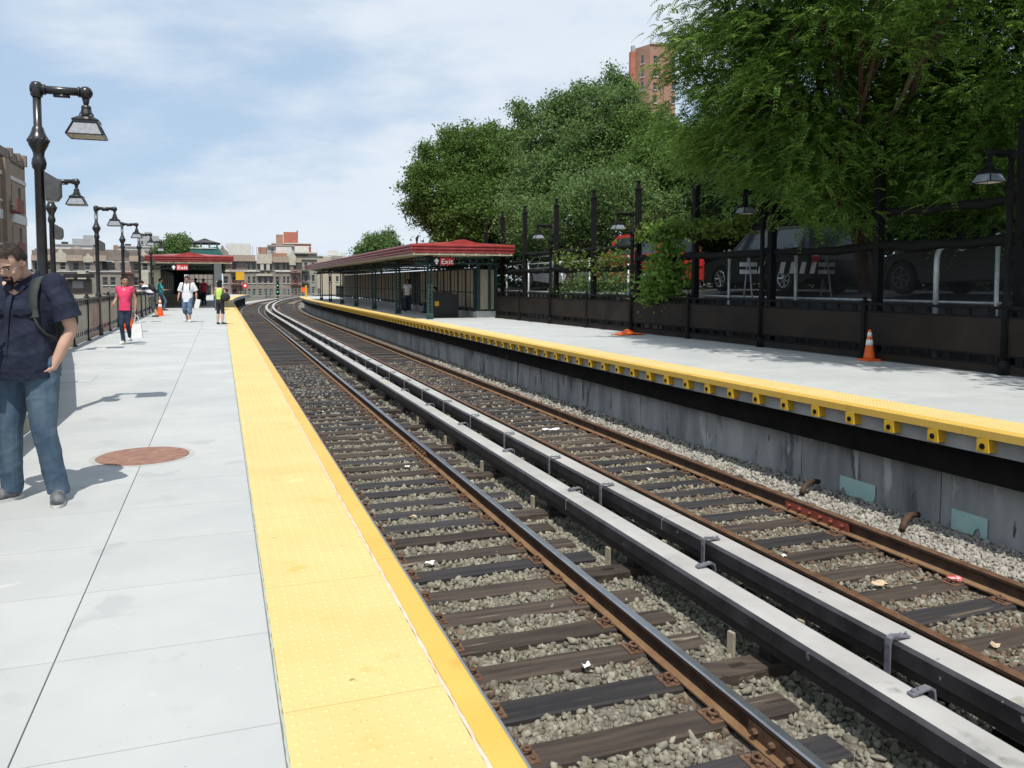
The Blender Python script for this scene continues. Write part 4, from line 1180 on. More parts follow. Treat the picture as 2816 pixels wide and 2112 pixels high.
sn = thing('yellow_sign', 'small square yellow sign on a pole at the end of the left platform', 'sign', P(105.5, -0.95, 0), ang(105))
m_ = MB(); m_.tube([(0, 0, 0), (0, 0, 2.1)], 0.04, 8); m_.obj('pole', 'black_flat', sn)
m_ = MB(); m_.box((0, -0.05, 2.3), (1.0, 0.03, 1.0)); m_.obj('plate', 'yellow_sign', sn)
sn = thing('red_disc_sign', 'round red disc signal at the end of the left platform', 'signal', P(107, -0.5, 0), ang(107))
m_ = MB(); m_.tube([(0, 0, 0), (0, 0, 1.0)], 0.05, 8); m_.obj('pole', 'black_flat', sn)
m_ = MB(); m_.lathe([(0.36, 0), (0.36, 0.05)], 20, o=(0, -0.05, 1.1), rot=Matrix.Rotation(R(90), 3, 'X')); m_.obj('disc', 'sign_red', sn)
m_ = MB(); m_.lathe([(0.15, 0), (0.15, 0.02)], 14, o=(0, -0.105, 1.1), rot=Matrix.Rotation(R(90), 3, 'X')); m_.obj('centre', 'sign_white', sn)
yp = thing('end_post', 'orange and yellow end post at the far tip of the right platform', 'post', P(86, 6.75, 0), ang(86))
m_ = MB(); m_.box((0, 0, 0.6), (0.18, 0.18, 1.2)); m_.obj('shaft', 'yellow_sign', yp)
m_ = MB(); m_.box((-0.25, -0.05, 0.75), (0.45, 0.05, 0.5)); m_.obj('plate', 'orange', yp)
# low handrail on the far side of the curve
M('rail_pale', (0.33, 0.36, 0.28), (0.42, 0.45, 0.36), scale=3)
hr = thing('trackside_railing', 'pale green railing along the far bend of the track', 'railing')
for i in range(24):
    s = 118 + 3 * i; m_ = MB(); m_.box(P(s, -2.4, -0.6), (0.1, 0.1, 1.6), rz=ang(s)); m_.obj('post', 'rail_pale', hr)
for z in (0.18, -0.3, -0.8):
    m_ = MB(); sweep(m_, rect(-2.44, -2.36, z - 0.05, z + 0.05), 117, 188, 4); m_.obj('rail', 'rail_pale', hr)
# ------------------------------------------------------------------ city behind
M('brick_brown', (0.20, 0.178, 0.152), (0.27, 0.242, 0.21), scale=1.2, rough=0.95, spots=[((0.25, 0.225, 0.19), 0.35, 0.6)])  # paled and greyed so the colour stands in for distance haze
M('brick_grey', (0.24, 0.235, 0.205), (0.32, 0.31, 0.27), scale=1.0, rough=0.95)
M('brick_dark', (0.17, 0.14, 0.12), (0.235, 0.195, 0.17), scale=1.4, rough=0.95)
M('stone_pale', (0.38, 0.36, 0.29), (0.48, 0.45, 0.37), scale=1.5, rough=0.9)
M('stone_white', (0.50, 0.49, 0.46), (0.60, 0.59, 0.56), scale=1.5, rough=0.9)
M('stucco_beige', (0.40, 0.35, 0.27), (0.46, 0.41, 0.32), scale=0.6, rough=0.95)
M('brick_red', (0.36, 0.125, 0.085), (0.44, 0.17, 0.12), scale=0.8, rough=0.95)
M('brick_tan', (0.24, 0.185, 0.135), (0.31, 0.245, 0.185), scale=1.0, rough=0.95)
M('brick_pink', (0.29, 0.16, 0.115), (0.37, 0.22, 0.16), scale=0.3, rough=0.95)
M('tile_brown', (0.15, 0.118, 0.092), (0.22, 0.175, 0.14), scale=2.5, rough=0.9, stretch=(1, 1, 3), spots=[((0.34, 0.30, 0.25), 1.3, 0.68)])
M('tarp_green', (0.02, 0.10, 0.085), (0.035, 0.14, 0.12), scale=0.8, rough=0.7, spots=[((0.08, 0.2, 0.17), 1.2, 0.62)])
M('escape_red', (0.17, 0.055, 0.04), (0.24, 0.085, 0.06), scale=3, rough=0.8)
M('escape_black', (0.02, 0.02, 0.022), (0.035, 0.035, 0.035), scale=3, rough=0.8)
M('win_frame', (0.22, 0.21, 0.18), (0.3, 0.29, 0.25), scale=4)
M('pane_dark', (0.018, 0.024, 0.03), (0.045, 0.055, 0.065), scale=0.5, rough=0.12, spec=0.7)
M('grey_block', (0.30, 0.31, 0.31), (0.37, 0.38, 0.38), scale=0.4, rough=0.95)
WM = {}
def win_mesh(w, h, sill='stone_white'):
    k = (round(w, 2), round(h, 2), sill)
    if k not in WM:
        m_ = MB(); f = 0.07
        m_.box((-w / 2 + f / 2, 0, h / 2), (f, 0.08, h)); m_.box((w / 2 - f / 2, 0, h / 2), (f, 0.08, h))
        for z in (f / 2, h / 2, h - f / 2): m_.box((0, 0, z), (w - 2 * f, 0.07, f))
        m_.add([(-w / 2 + f, 0.03, f), (w / 2 - f, 0.03, f), (w / 2 - f, 0.03, h - f), (-w / 2 + f, 0.03, h - f)], [(0, 1, 2, 3)], 1)
        m_.box((0, -0.14, -0.07), (w + 0.16, 0.32, 0.12), mi=2)
        WM[k] = m_.mesh('window', ['win_frame', 'pane_dark', sill])
    return WM[k]
def wall_front(m_, W, z0, z1, rects, rev=0.2, mi=0):
    xs = sorted({-W / 2, W / 2, *[q for r in rects for q in r[:2]]}); zs = sorted({z0, z1, *[q for r in rects for q in r[2:]]})
    for i in range(len(xs) - 1):
        for j in range(len(zs) - 1):
            cx_, cz = (xs[i] + xs[i + 1]) / 2, (zs[j] + zs[j + 1]) / 2
            if any(r[0] < cx_ < r[1] and r[2] < cz < r[3] for r in rects): continue
            m_.add([(xs[i], 0, zs[j]), (xs[i + 1], 0, zs[j]), (xs[i + 1], 0, zs[j + 1]), (xs[i], 0, zs[j + 1])], [(0, 1, 2, 3)], mi)
    for (a, b, c, d) in rects:
        m_.add([(a, 0, c), (b, 0, c), (b, 0, d), (a, 0, d), (a, rev, c), (b, rev, c), (b, rev, d), (a, rev, d)], [(0, 4, 5, 1), (1, 5, 6, 2), (2, 6, 7, 3), (3, 7, 4, 0)], mi)
def building(name, label, xc, Y, W, z1, wall, rows, cols, ww=1.0, depth=14, rz=None, z0=-7.6, skip=(), sill='stone_white', group='city buildings'):
    """front wall with real window openings; rows = [(sill z, height)], cols = [x along the wall]"""
    rz = math.atan2(-xc, Y) if rz is None else rz
    b = thing(name, label, 'building', (xc, Y, 0), rz, group)
    rects = []
    for j, (z, h) in enumerate(rows):
        for i, x in enumerate(cols):
            if (i, j) in skip: continue
            w = ww[i] if hasattr(ww, '__len__') else ww
            rects.append((x - w / 2, x + w / 2, z, z + h))
    m_ = MB(); wall_front(m_, W, z0, z1, rects)
    m_.add([(-W / 2, 0, z0), (-W / 2, depth, z0), (-W / 2, depth, z1), (-W / 2, 0, z1), (W / 2, 0, z0), (W / 2, depth, z0), (W / 2, depth, z1), (W / 2, 0, z1)],
           [(0, 3, 2, 1), (4, 5, 6, 7), (1, 2, 6, 5), (3, 7, 6, 2)])
    m_.add([(-W / 2, 0.25, z0), (W / 2, 0.25, z0), (W / 2, 0.25, z1), (-W / 2, 0.25, z1)], [(0, 1, 2, 3)])
    m_.obj('wall', wall, b)
    for (a, c, z, zz) in rects:
        link('window', win_mesh(c - a, zz - z, sill), b, ((a + c) / 2, 0.14, z))
    return b
def bpart(b, name, mat, *boxes):
    for (c, s) in boxes:
        m_ = MB(); m_.box(c, s); m_.obj(name, mat, b)
def pent(b, x0, x1, z0, z1, out=0.9, mat='tile_brown', y=0.0):      # sloping tiled skirt roof on a wall head
    m_ = MB(); m_.prism([(-out, z0), (0.35, z1), (0.35, z0)], x1 - x0, ((x0, y, 0), (0, 1, 0), (0, 0, 1), (1, 0, 0)))
    return m_.obj('skirt_roof', mat, b)
def gable(b, x, w, z0, z1, mat, th=0.5, y=-0.25, flare=0.0):
    m_ = MB(); hw = w / 2
    m_.prism([(-hw, z0), (hw, z0), (hw, z0 + (z1 - z0) * 0.55), (hw * 0.45, z0 + (z1 - z0) * 0.7), (0, z1), (-hw * 0.45, z0 + (z1 - z0) * 0.7), (-hw, z0 + (z1 - z0) * 0.55)], th, ((x, y, 0), (1, 0, 0), (0, 0, 1), (0, 1, 0)))
    return m_.obj('gable', mat, b)
def fire_escape(b, x, w, levels, mat):
    fe = None
    for i, z in enumerate(levels):
        m_ = MB(); y = -0.6
        m_.box((x, y, z), (w, 1.1, 0.12)); m_.box((x, -1.14, z + 0.95), (w, 0.06, 0.06)); m_.box((x, -1.14, z + 0.5), (w, 0.04, 0.04))
        for k in range(8): m_.box((x - w / 2 + w * k / 7, -1.14, z + 0.5), (0.05, 0.05, 0.95))
        for k in (-1, 1): m_.box((x + k * w / 2, y, z + 0.95), (0.05, 1.1, 0.06))
        if i + 1 < len(levels):
            z2 = levels[i + 1]; m_.tube([(x - w * 0.35, -0.9, z), (x + w * 0.3, -0.9, z2)], 0.09, 4); m_.tube([(x - w * 0.35, -0.5, z), (x + w * 0.3, -0.5, z2)], 0.09, 4)
        m_.obj('fire_escape', mat, b)

# brown block behind the bend
B = building('apartment_building', 'brown brick apartment block with red fire escapes behind the track bend', -58.3, 190, 17.6, 6.6, 'brick_brown',
             [(1.3, 1.6), (-1.6, 1.6), (-4.5, 1.6), (4.4, 1.9)], [-8.2, -6.3, -3.1, -2.0, -0.7, 0.6, 1.8, 3.3, 4.8, 5.7, 7.3], ww=[1.0, 1.0, 0.55, 0.75, 0.75, 0.75, 0.75, 0.95, 0.55, 0.6, 0.8])
bpart(B, 'string_course', 'stone_white', ((-4.6, -0.12, 4.15), (8.0, 0.3, 0.28)), ((4.6, -0.12, 4.15), (3.6, 0.3, 0.28)))
pent(B, -8.9, -1.6, 6.4, 7.9); pent(B, 2.2, 6.0, 6.2, 7.6); pent(B, 7.4, 8.8, 6.2, 7.3)
bpart(B, 'centre_bay', 'stone_pale', ((0.35, -0.30, 7.0), (3.4, 0.8, 2.2)))
bpart(B, 'pilaster', 'stone_pale', ((-0.15, -0.35, 5.1), (0.75, 0.5, 1.75)), ((1.2, -0.35, 5.1), (0.75, 0.5, 1.75)))
bpart(B, 'balcony', 'stone_pale', ((0.35, -0.5, 3.3), (3.6, 0.4, 0.5)))
bpart(B, 'balcony_rail', 'escape_black', ((0.35, -0.75, 4.0), (3.8, 0.08, 0.10)), ((0.35, -0.75, 4.3), (3.8, 0.08, 0.08)))
gable(B, 6.7, 1.7, 5.6, 9.4, 'stone_pale'); gable(B, -8.8, 2.6, 6.4, 10.2, 'brick_brown')
fire_escape(B, -5.8, 2.7, [-2.0, 0.9, 3.8], 'escape_red'); fire_escape(B, 7.4, 2.4, [-2.0, 0.9, 3.8], 'escape_red')
bpart(B, 'roof_cap', 'brick_pink', ((3.8, 3.0, 8.0), (3.6, 3.0, 0.9)))
bpart(B, 'bulkhead', 'stone_white', ((-5.5, 6, 9.2), (5.6, 4, 3.0)), ((4.9, 6, 8.9), (3.6, 4, 2.2)))
bpart(B, 'antenna', 'escape_black', *[((x, 3, 9.0), (0.07, 0.07, 2.0)) for x in (-2.2, -1.3, -0.4, 0.9)])
# grey neighbour and beige blind wall
B = building('apartment_building', 'grey stone apartment house with black fire escape right of the brown block', -54.2, 212, 6.6, 9.3, 'brick_grey',
             [(-4.6, 1.7), (-1.4, 1.7), (1.8, 1.7), (5.0, 1.7)], [-2.3, -0.9, 0.4, 2.2], ww=0.8)
bpart(B, 'cornice', 'stone_pale', ((0, -0.3, 9.2), (6.8, 0.7, 0.35)), ((0, -0.2, 7.6), (6.8, 0.4, 0.2)))
bpart(B, 'corbel', 'escape_black', *[((-2.6 + 0.55 * i, -0.15, 8.55), (0.22, 0.3, 0.5)) for i in range(7)])
fire_escape(B, -0.6, 3.6, [-2.0, 1.2, 4.4], 'escape_black')
bpart(B, 'bulkhead', 'stone_white', ((-0.6, 5, 10.2), (3.6, 4, 1.8)))
B = building('apartment_building', 'plain beige blind-walled block above the right canopy roof', -52.6, 232, 8.6, 8.9, 'stucco_beige', [(5.2, 1.5), (1.8, 1.5)], [0.6, 2.6], ww=0.8)
bpart(B, 'parapet', 'brick_grey', ((2.6, -0.15, 8.4), (3.2, 0.3, 1.4)), ((-2.6, -0.1, 8.95), (2.6, 0.3, 0.3)))
bpart(B, 'corbel', 'brick_dark', *[((1.4 + 0.5 * i, -0.36, 8.3), (0.2, 0.14, 0.5)) for i in range(6)])
bpart(B, 'bulkhead', 'stone_white', ((1.5, 4, 10.0), (3.0, 3, 1.5)), ((4.5, 5, 9.6), (1.5, 3, 1.0)))
B = building('apartment_building', 'low pale building seen between the right canopy columns', -45.5, 240, 9.0, 8.3, 'brick_grey', [(5.0, 1.5), (1.8, 1.5), (-1.4, 1.5)], [-3, -1, 1, 3], ww=0.9)
bpart(B, 'cornice', 'stone_pale', ((0, -0.3, 8.2), (9.2, 0.7, 0.4)))
# red brick tower with penthouse
B = building('brick_tower', 'red brick tower block with square penthouse far behind the bend', -89.5, 330, 15.6, 17.2, 'brick_red', [(14.3, 1.1), (11.5, 1.1)], [-6, -3, -1.5, 0.8, 2.2, 3.6, 5.0, 6.4], ww=1.0)
bpart(B, 'band', 'stone_white', ((0, -0.1, 15.95), (15.7, 0.3, 0.22)), ((0, -0.1, 17.3), (15.9, 0.5, 0.4)))
bpart(B, 'penthouse', 'brick_red', ((-0.4, 4, 19.7), (5.2, 5, 4.6))); bpart(B, 'flue', 'brick_pink', ((2.4, 2.0, 20.0), (0.6, 0.8, 5.4)))
# pink chimney block
B = building('apartment_building', 'grey topped block with a single brick chimney left of the red tower', -74.5, 262, 8.2, 13.6, 'grey_block', [(11.4, 1.2)], [-2.6, -0.9, 0.9, 2.6], ww=0.8)
bpart(B, 'band', 'brick_dark', ((0, -0.1, 13.1), (8.3, 0.3, 0.5)), ((0, -0.1, 12.5), (8.3, 0.3, 0.18)))
bpart(B, 'chimney', 'brick_pink', ((-0.3, 3, 15.3), (2.2, 2.0, 3.4)))
bpart(B, 'bulkhead', 'brick_pink', ((-5.6, 2, 11.6), (2.8, 3, 2.4)))
# scaffolded house with green netting
B = thing('netted_building', 'house wrapped in green netting with a dark pagoda roof above the left canopy', 'building', (-42.3, 112, 0), R(20), 'city buildings')
m_ = MB(); m_.box((-0.2, 3.4, -1.6), (4.4, 6, 12.0)); m_.obj('wall', 'brick_brown', B)
m_ = MB(); m_.prism([(-2.3, 0.003), (2.4, 0.003), (1.7, 1.25), (-2.2, 0.7)], 6.0, ((0, -0.15, 5.2), (1, 0, 0), (0, 0, 1), (0, 1, 0))); m_.prism([(-2.3, -1.2), (2.4, -1.2), (2.4, 0), (-2.3, 0)], 6.0, ((0, -0.15, 5.2), (1, 0, 0), (0, 0, 1), (0, 1, 0))); m_.obj('netting', 'tarp_green', B)
bpart(B, 'netting_edge', 'stone_white', ((-0.2, -0.2, 6.2), (3.4, 0.1, 0.1)))
bpart(B, 'post', 'stone_pale', *[((x, 0.6, 6.6), (0.25, 0.25, 0.7)) for x in (-1.6, -0.5, 0.6, 1.6)])
m_ = MB(); m_.lathe([(2.2 * 1.25, 6.85), (2.3 * 1.25, 6.95), (1.1, 7.35), (0.15, 7.65)], 4, o=(0, 2.2, 0), a0=R(45)); m_.obj('roof', 'escape_black', B)
bpart(B, 'roof_batten', 'grey_block', ((0, 0.62, 7.02), (3.3, 0.08, 0.1)), ((0, 1.05, 7.22), (2.3, 0.08, 0.1)))
# brown row at the left
B = building('apartment_building', 'long brown apartment row with tiled mansard bays behind the left lamps', -75.4, 150, 23, 5.4, 'brick_brown',
             [(3.8, 1.3), (1.0, 1.5), (-2.0, 1.5), (-5.0, 1.5)], [-10.6, -8.6, -6.6, -4.5, -2.6, 0.2, 1.5, 3.2, 5.4, 7.0, 8.6, 10.4], ww=0.9, rz=R(26.7))
for (a, b) in ((-11.5, -8.0), (-5.9, -3.4), (-1.6, 0.4), (4.3, 5.8), (7.6, 11.4)): pent(B, a, b, 5.4, 6.5, 1.1)
for (x, w, z) in ((-6.9, 1.9, 7.8), (-2.5, 1.7, 6.9), (6.7, 1.9, 7.7)): gable(B, x, w, 5.2, z, 'stone_pale')
bpart(B, 'string_course', 'stone_white', ((-6.2, -0.1, 3.5), (4.0, 0.3, 0.14)), ((1.0, -0.1, 3.5), (7.0, 0.3, 0.14)), ((8.6, -0.1, 3.5), (4.5, 0.3, 0.14)))
bpart(B, 'top_floor', 'brick_dark', ((0, 2.5, 6.6), (22, 3.0, 2.0)), ((-10.4, 1.6, 6.5), (2.0, 3.0, 1.6)))
bpart(B, 'bay', 'stone_pale', ((-3.6, -0.4, 1.6), (1.4, 0.8, 4.2)), ((6.7, -0.3, 1.6), (1.6, 0.6, 4.2)))
fire_escape(B, 3.9, 2.2, [-2.2, 0.7, 3.2], 'escape_red')
m_ = MB(); m_.prism([(1.2, 3.9), (3.4, 3.9), (2.7, 5.4), (1.2, 5.4)], 0.08, ((-1.4, -0.12, 0), (1, 0, 0), (0, 0, 1), (0, 1, 0))); m_.obj('shutter', 'escape_black', B)
m_ = MB(); m_.lathe([(1.9, 7.3), (1.9, 7.5), (0.9, 8.1), (0.2, 8.2)], 4, o=(-4.4, 3.5, 0), a0=R(45)); m_.obj('cupola', 'brick_dark', B)
for (x, w, z, nm) in ((-7.6, 6.8, 9.2, 'white walled rooftop block at the left behind the brown row'), (4.6, 8.0, 9.0, 'white walled rooftop block in the middle behind the brown row')):
    c = Vector((-84, 172, 0)) + Vector((math.cos(R(26.7)), math.sin(R(26.7)), 0)) * x
    b = thing('rooftop_block', nm, 'building', (c.x, c.y, 0), R(26.7), 'rooftop blocks')
    bpart(b, 'wall', 'stone_white', ((0, 3, 0.9), (w, 6, 16.8))); bpart(b, 'end_wall', 'brick_pink', ((-w / 2 - 0.4, 3, 0.9), (0.8, 6, 17.0))); bpart(b, 'parapet', 'grey_block', ((0, 0, z + 0.1), (w, 0.4, 0.25)))
    bpart(b, 'roof_unit', 'escape_black', ((-w / 4, 2, z + 0.4), (1.2, 1.2, 0.7)))
B = building('apartment_building', 'pale grey square block on the left skyline', -136.2, 260, 7.6, 15.4, 'grey_block', [(12.6, 1.0)], [-2.4, -0.8, 0.8, 2.4], ww=0.7)
bpart(B, 'roof_unit', 'grey_block', ((0.8, 3, 16.0), (3.0, 3, 1.3)))
B = building('apartment_building', 'pale grey slab tower right of the lamps on the left skyline', -116.2, 260, 6.4, 16.4, 'grey_block', [(13.6, 1.0)], [-1.8, 0, 1.8], ww=0.7)
bpart(B, 'roof_unit', 'grey_block', ((0, 3, 17.0), (2.2, 3, 1.3)))
B = building('apartment_building', 'low grey block with railing on the left skyline', -108.5, 240, 9.0, 10.9, 'grey_block', [(8.6, 1.1)], [-3, -1, 1, 3], ww=0.8)
bpart(B, 'railing', 'escape_black', ((0, 0.1, 11.3), (9.0, 0.08, 0.08)), *[((-4.4 + 0.8 * i, 0.1, 11.1), (0.06, 0.06, 0.5)) for i in range(12)])
# tall corner building at the left edge, wall parallel to the line
c = N0 * (D0 - 16.0) + T0 * 77.6
B = thing('corner_building', 'tall brown apartment building with antennas at the left edge', 'building', (c.x, c.y, 0), A0 + R(90), 'city buildings')
rows = [(7.6, 1.5), (4.4, 1.5), (1.2, 1.5), (-2.0, 1.5), (-5.2, 1.5)]
rects = []; L = 40
for (z, h) in rows:
    for x in (2.2, 5.2, 9.0, 12.0, 15.5, 18.5): rects.append((x - 0.45 - L / 2, x + 0.45 - L / 2, z, z + h))
m_ = MB(); wall_front(m_, L, -7.6, 11.0, rects)
m_.add([(-L / 2, 0, -7.6), (-L / 2, 14, -7.6), (-L / 2, 14, 11), (-L / 2, 0, 11), (L / 2, 0, 11), (L / 2, 14, 11), (-L / 2, 0.3, -7.6), (L / 2, 0.3, -7.6), (L / 2, 0.3, 11), (-L / 2, 0.3, 11)], [(0, 1, 2, 3), (3, 2, 5, 4), (6, 7, 8, 9)])
for v in range(len(m_.v)): m_.v[v] = (-(m_.v[v][0] + L / 2), m_.v[v][1], m_.v[v][2])
m_.obj('wall', 'brick_tan', B)
for (a, b, z, zz) in rects: link('window', win_mesh(0.9, 1.5), B, (-((a + b) / 2 + L / 2), 0.14, z))
bpart(B, 'string_course', 'stone_white', ((-20, 0.02, 6.55), (40, 0.16, 0.7)), ((-20, 0.02, 9.6), (40, 0.2, 0.3)))
bpart(B, 'parapet', 'brick_dark', ((-20, 0.2, 11.2), (40, 0.4, 0.9)))
bpart(B, 'corner_pier', 'brick_dark', ((-0.2, 0.1, 11.5), (0.5, 0.6, 0.9)), ((-5.0, 0.1, 11.5), (0.4, 0.6, 0.7)), ((-2.5, 0.1, 11.5), (0.4, 0.6, 0.6)))
bpart(B, 'antenna', 'stone_white', *[((-6.5 - 0.8 * i, 1.2, 12.9 + 0.25 * (i % 3)), (0.14, 0.14, 2.2)) for i in range(7)])
bpart(B, 'antenna_frame', 'grey_block', ((-9, 1.2, 12.4), (5.5, 0.15, 0.15)), ((-7.4, 1.5, 12.4), (0.5, 0.5, 1.6)))
bpart(B, 'bay', 'brick_tan', ((-7.2, -0.15, 3.0), (1.5, 0.3, 15.5)))
for z in (3.6, 6.9):
    m_ = MB(); m_.box((-5.9, -0.4, z), (2.4, 0.8, 0.12)); m_.box((-5.9, -0.78, z + 0.5), (2.4, 0.05, 0.9)); m_.obj('balcony', 'escape_red', B)
# brick tower over the trees at right
B = thing('brick_tower', 'tall pink brick tower rising above the trees at right', 'building', (23.1, 138, 0), R(8), 'city buildings')
m_ = MB(); wr = [(0.9 + 1.6 * i - 0.35, 0.9 + 1.6 * i + 0.35, 33.8 + 2.2 * j, 35.0 + 2.2 * j) for i in (0, 2) for j in (-1, 0, 1, 2)]
m2 = MB(); wall_front(m2, 8.6, -7, 41.3, [(a - 0.0, b, c_, d_) for (a, b, c_, d_) in wr])
for v in range(len(m2.v)): m2.v[v] = (m2.v[v][0], m2.v[v][1], m2.v[v][2])
hw = 4.3
m2.v = [(x if x > -0.001 else 0.0 if x > -hw else 0.0, y, z) for (x, y, z) in m2.v]
m_.add(m2.v, m2.f)
m_.add([(0, 0, -7), (-1.7, 3.0, -7), (-1.7, 3.0, 41.3), (0, 0, 41.3), (hw, 0, 41.3), (hw, 6, 41.3), (-1.7, 6, 41.3), (0, 0.3, -7), (hw, 0.3, -7), (hw, 0.3, 41.3), (0, 0.3, 41.3)], [(0, 3, 2, 1), (3, 4, 5, 6, 2), (7, 8, 9, 10)])
m_.obj('wall', 'brick_pink', B)
for (a, b, z, zz) in wr: link('window', win_mesh(0.7, zz - z), B, ((a + b) / 2, 0.14, z))
for j in range(3):
    o = link('window', win_mesh(0.7, 1.5), B, (-0.85, 1.47, 34.0 + 2.2 * j)); o.rotation_euler = (0, 0, math.atan2(-3.0, 1.7)); o.scale = (1, 0.4, 1)
bpart(B, 'chimney', 'brick_red', ((-2.1, 3.2, 32), (0.9, 1.0, 17.5))); bpart(B, 'chimney_pot', 'grey_block', ((-2.0, 3.2, 41.2), (0.6, 0.6, 1.2)))
bpart(B, 'coping', 'stone_pale', ((2.15, -0.05, 41.4), (4.4, 0.3, 0.3)))
# small sheds and kit beyond the left fence
B = thing('street_kiosk', 'small grey kiosk with black awning beyond the left fence', 'kiosk', (-32.0, 60, 0), R(26))
bpart(B, 'wall', 'brick_brown', ((0, 1, -3), (1.6, 2, 9.5))); bpart(B, 'awning', 'escape_black', ((0, 0.3, 2.0), (2.0, 1.8, 0.28))); bpart(B, 'notice', 'stone_white', ((-0.1, -0.03, 1.35), (0.7, 0.04, 0.55)))
bpart(B, 'post', 'escape_black', ((-0.95, -0.3, -2.6), (0.14, 0.14, 9.2)))
B = thing('low_wall', 'long pale parapet wall beyond the left fence', 'wall', (-27.5, 50, 0), R(24))
bpart(B, 'coping', 'stone_pale', ((0, 0, 0.62), (15, 0.5, 0.2))); bpart(B, 'panel', 'stucco_beige', ((0, 0.05, -3.5), (15, 0.3, 8.0)))
B = thing('yellow_hydrant_light', 'yellow and black striped post beyond the left fence', 'post', (-33.2, 60.5, 0), R(26))
for k in range(4): bpart(B, 'band', 'yellow_sign' if k % 2 else 'escape_black', ((0, 0, 0.25 + 0.22 * k), (0.36 - 0.04 * k, 0.36 - 0.04 * k, 0.22)))
bpart(B, 'stem', 'escape_black', ((0, 0, -3.6), (0.2, 0.2, 7.6)))

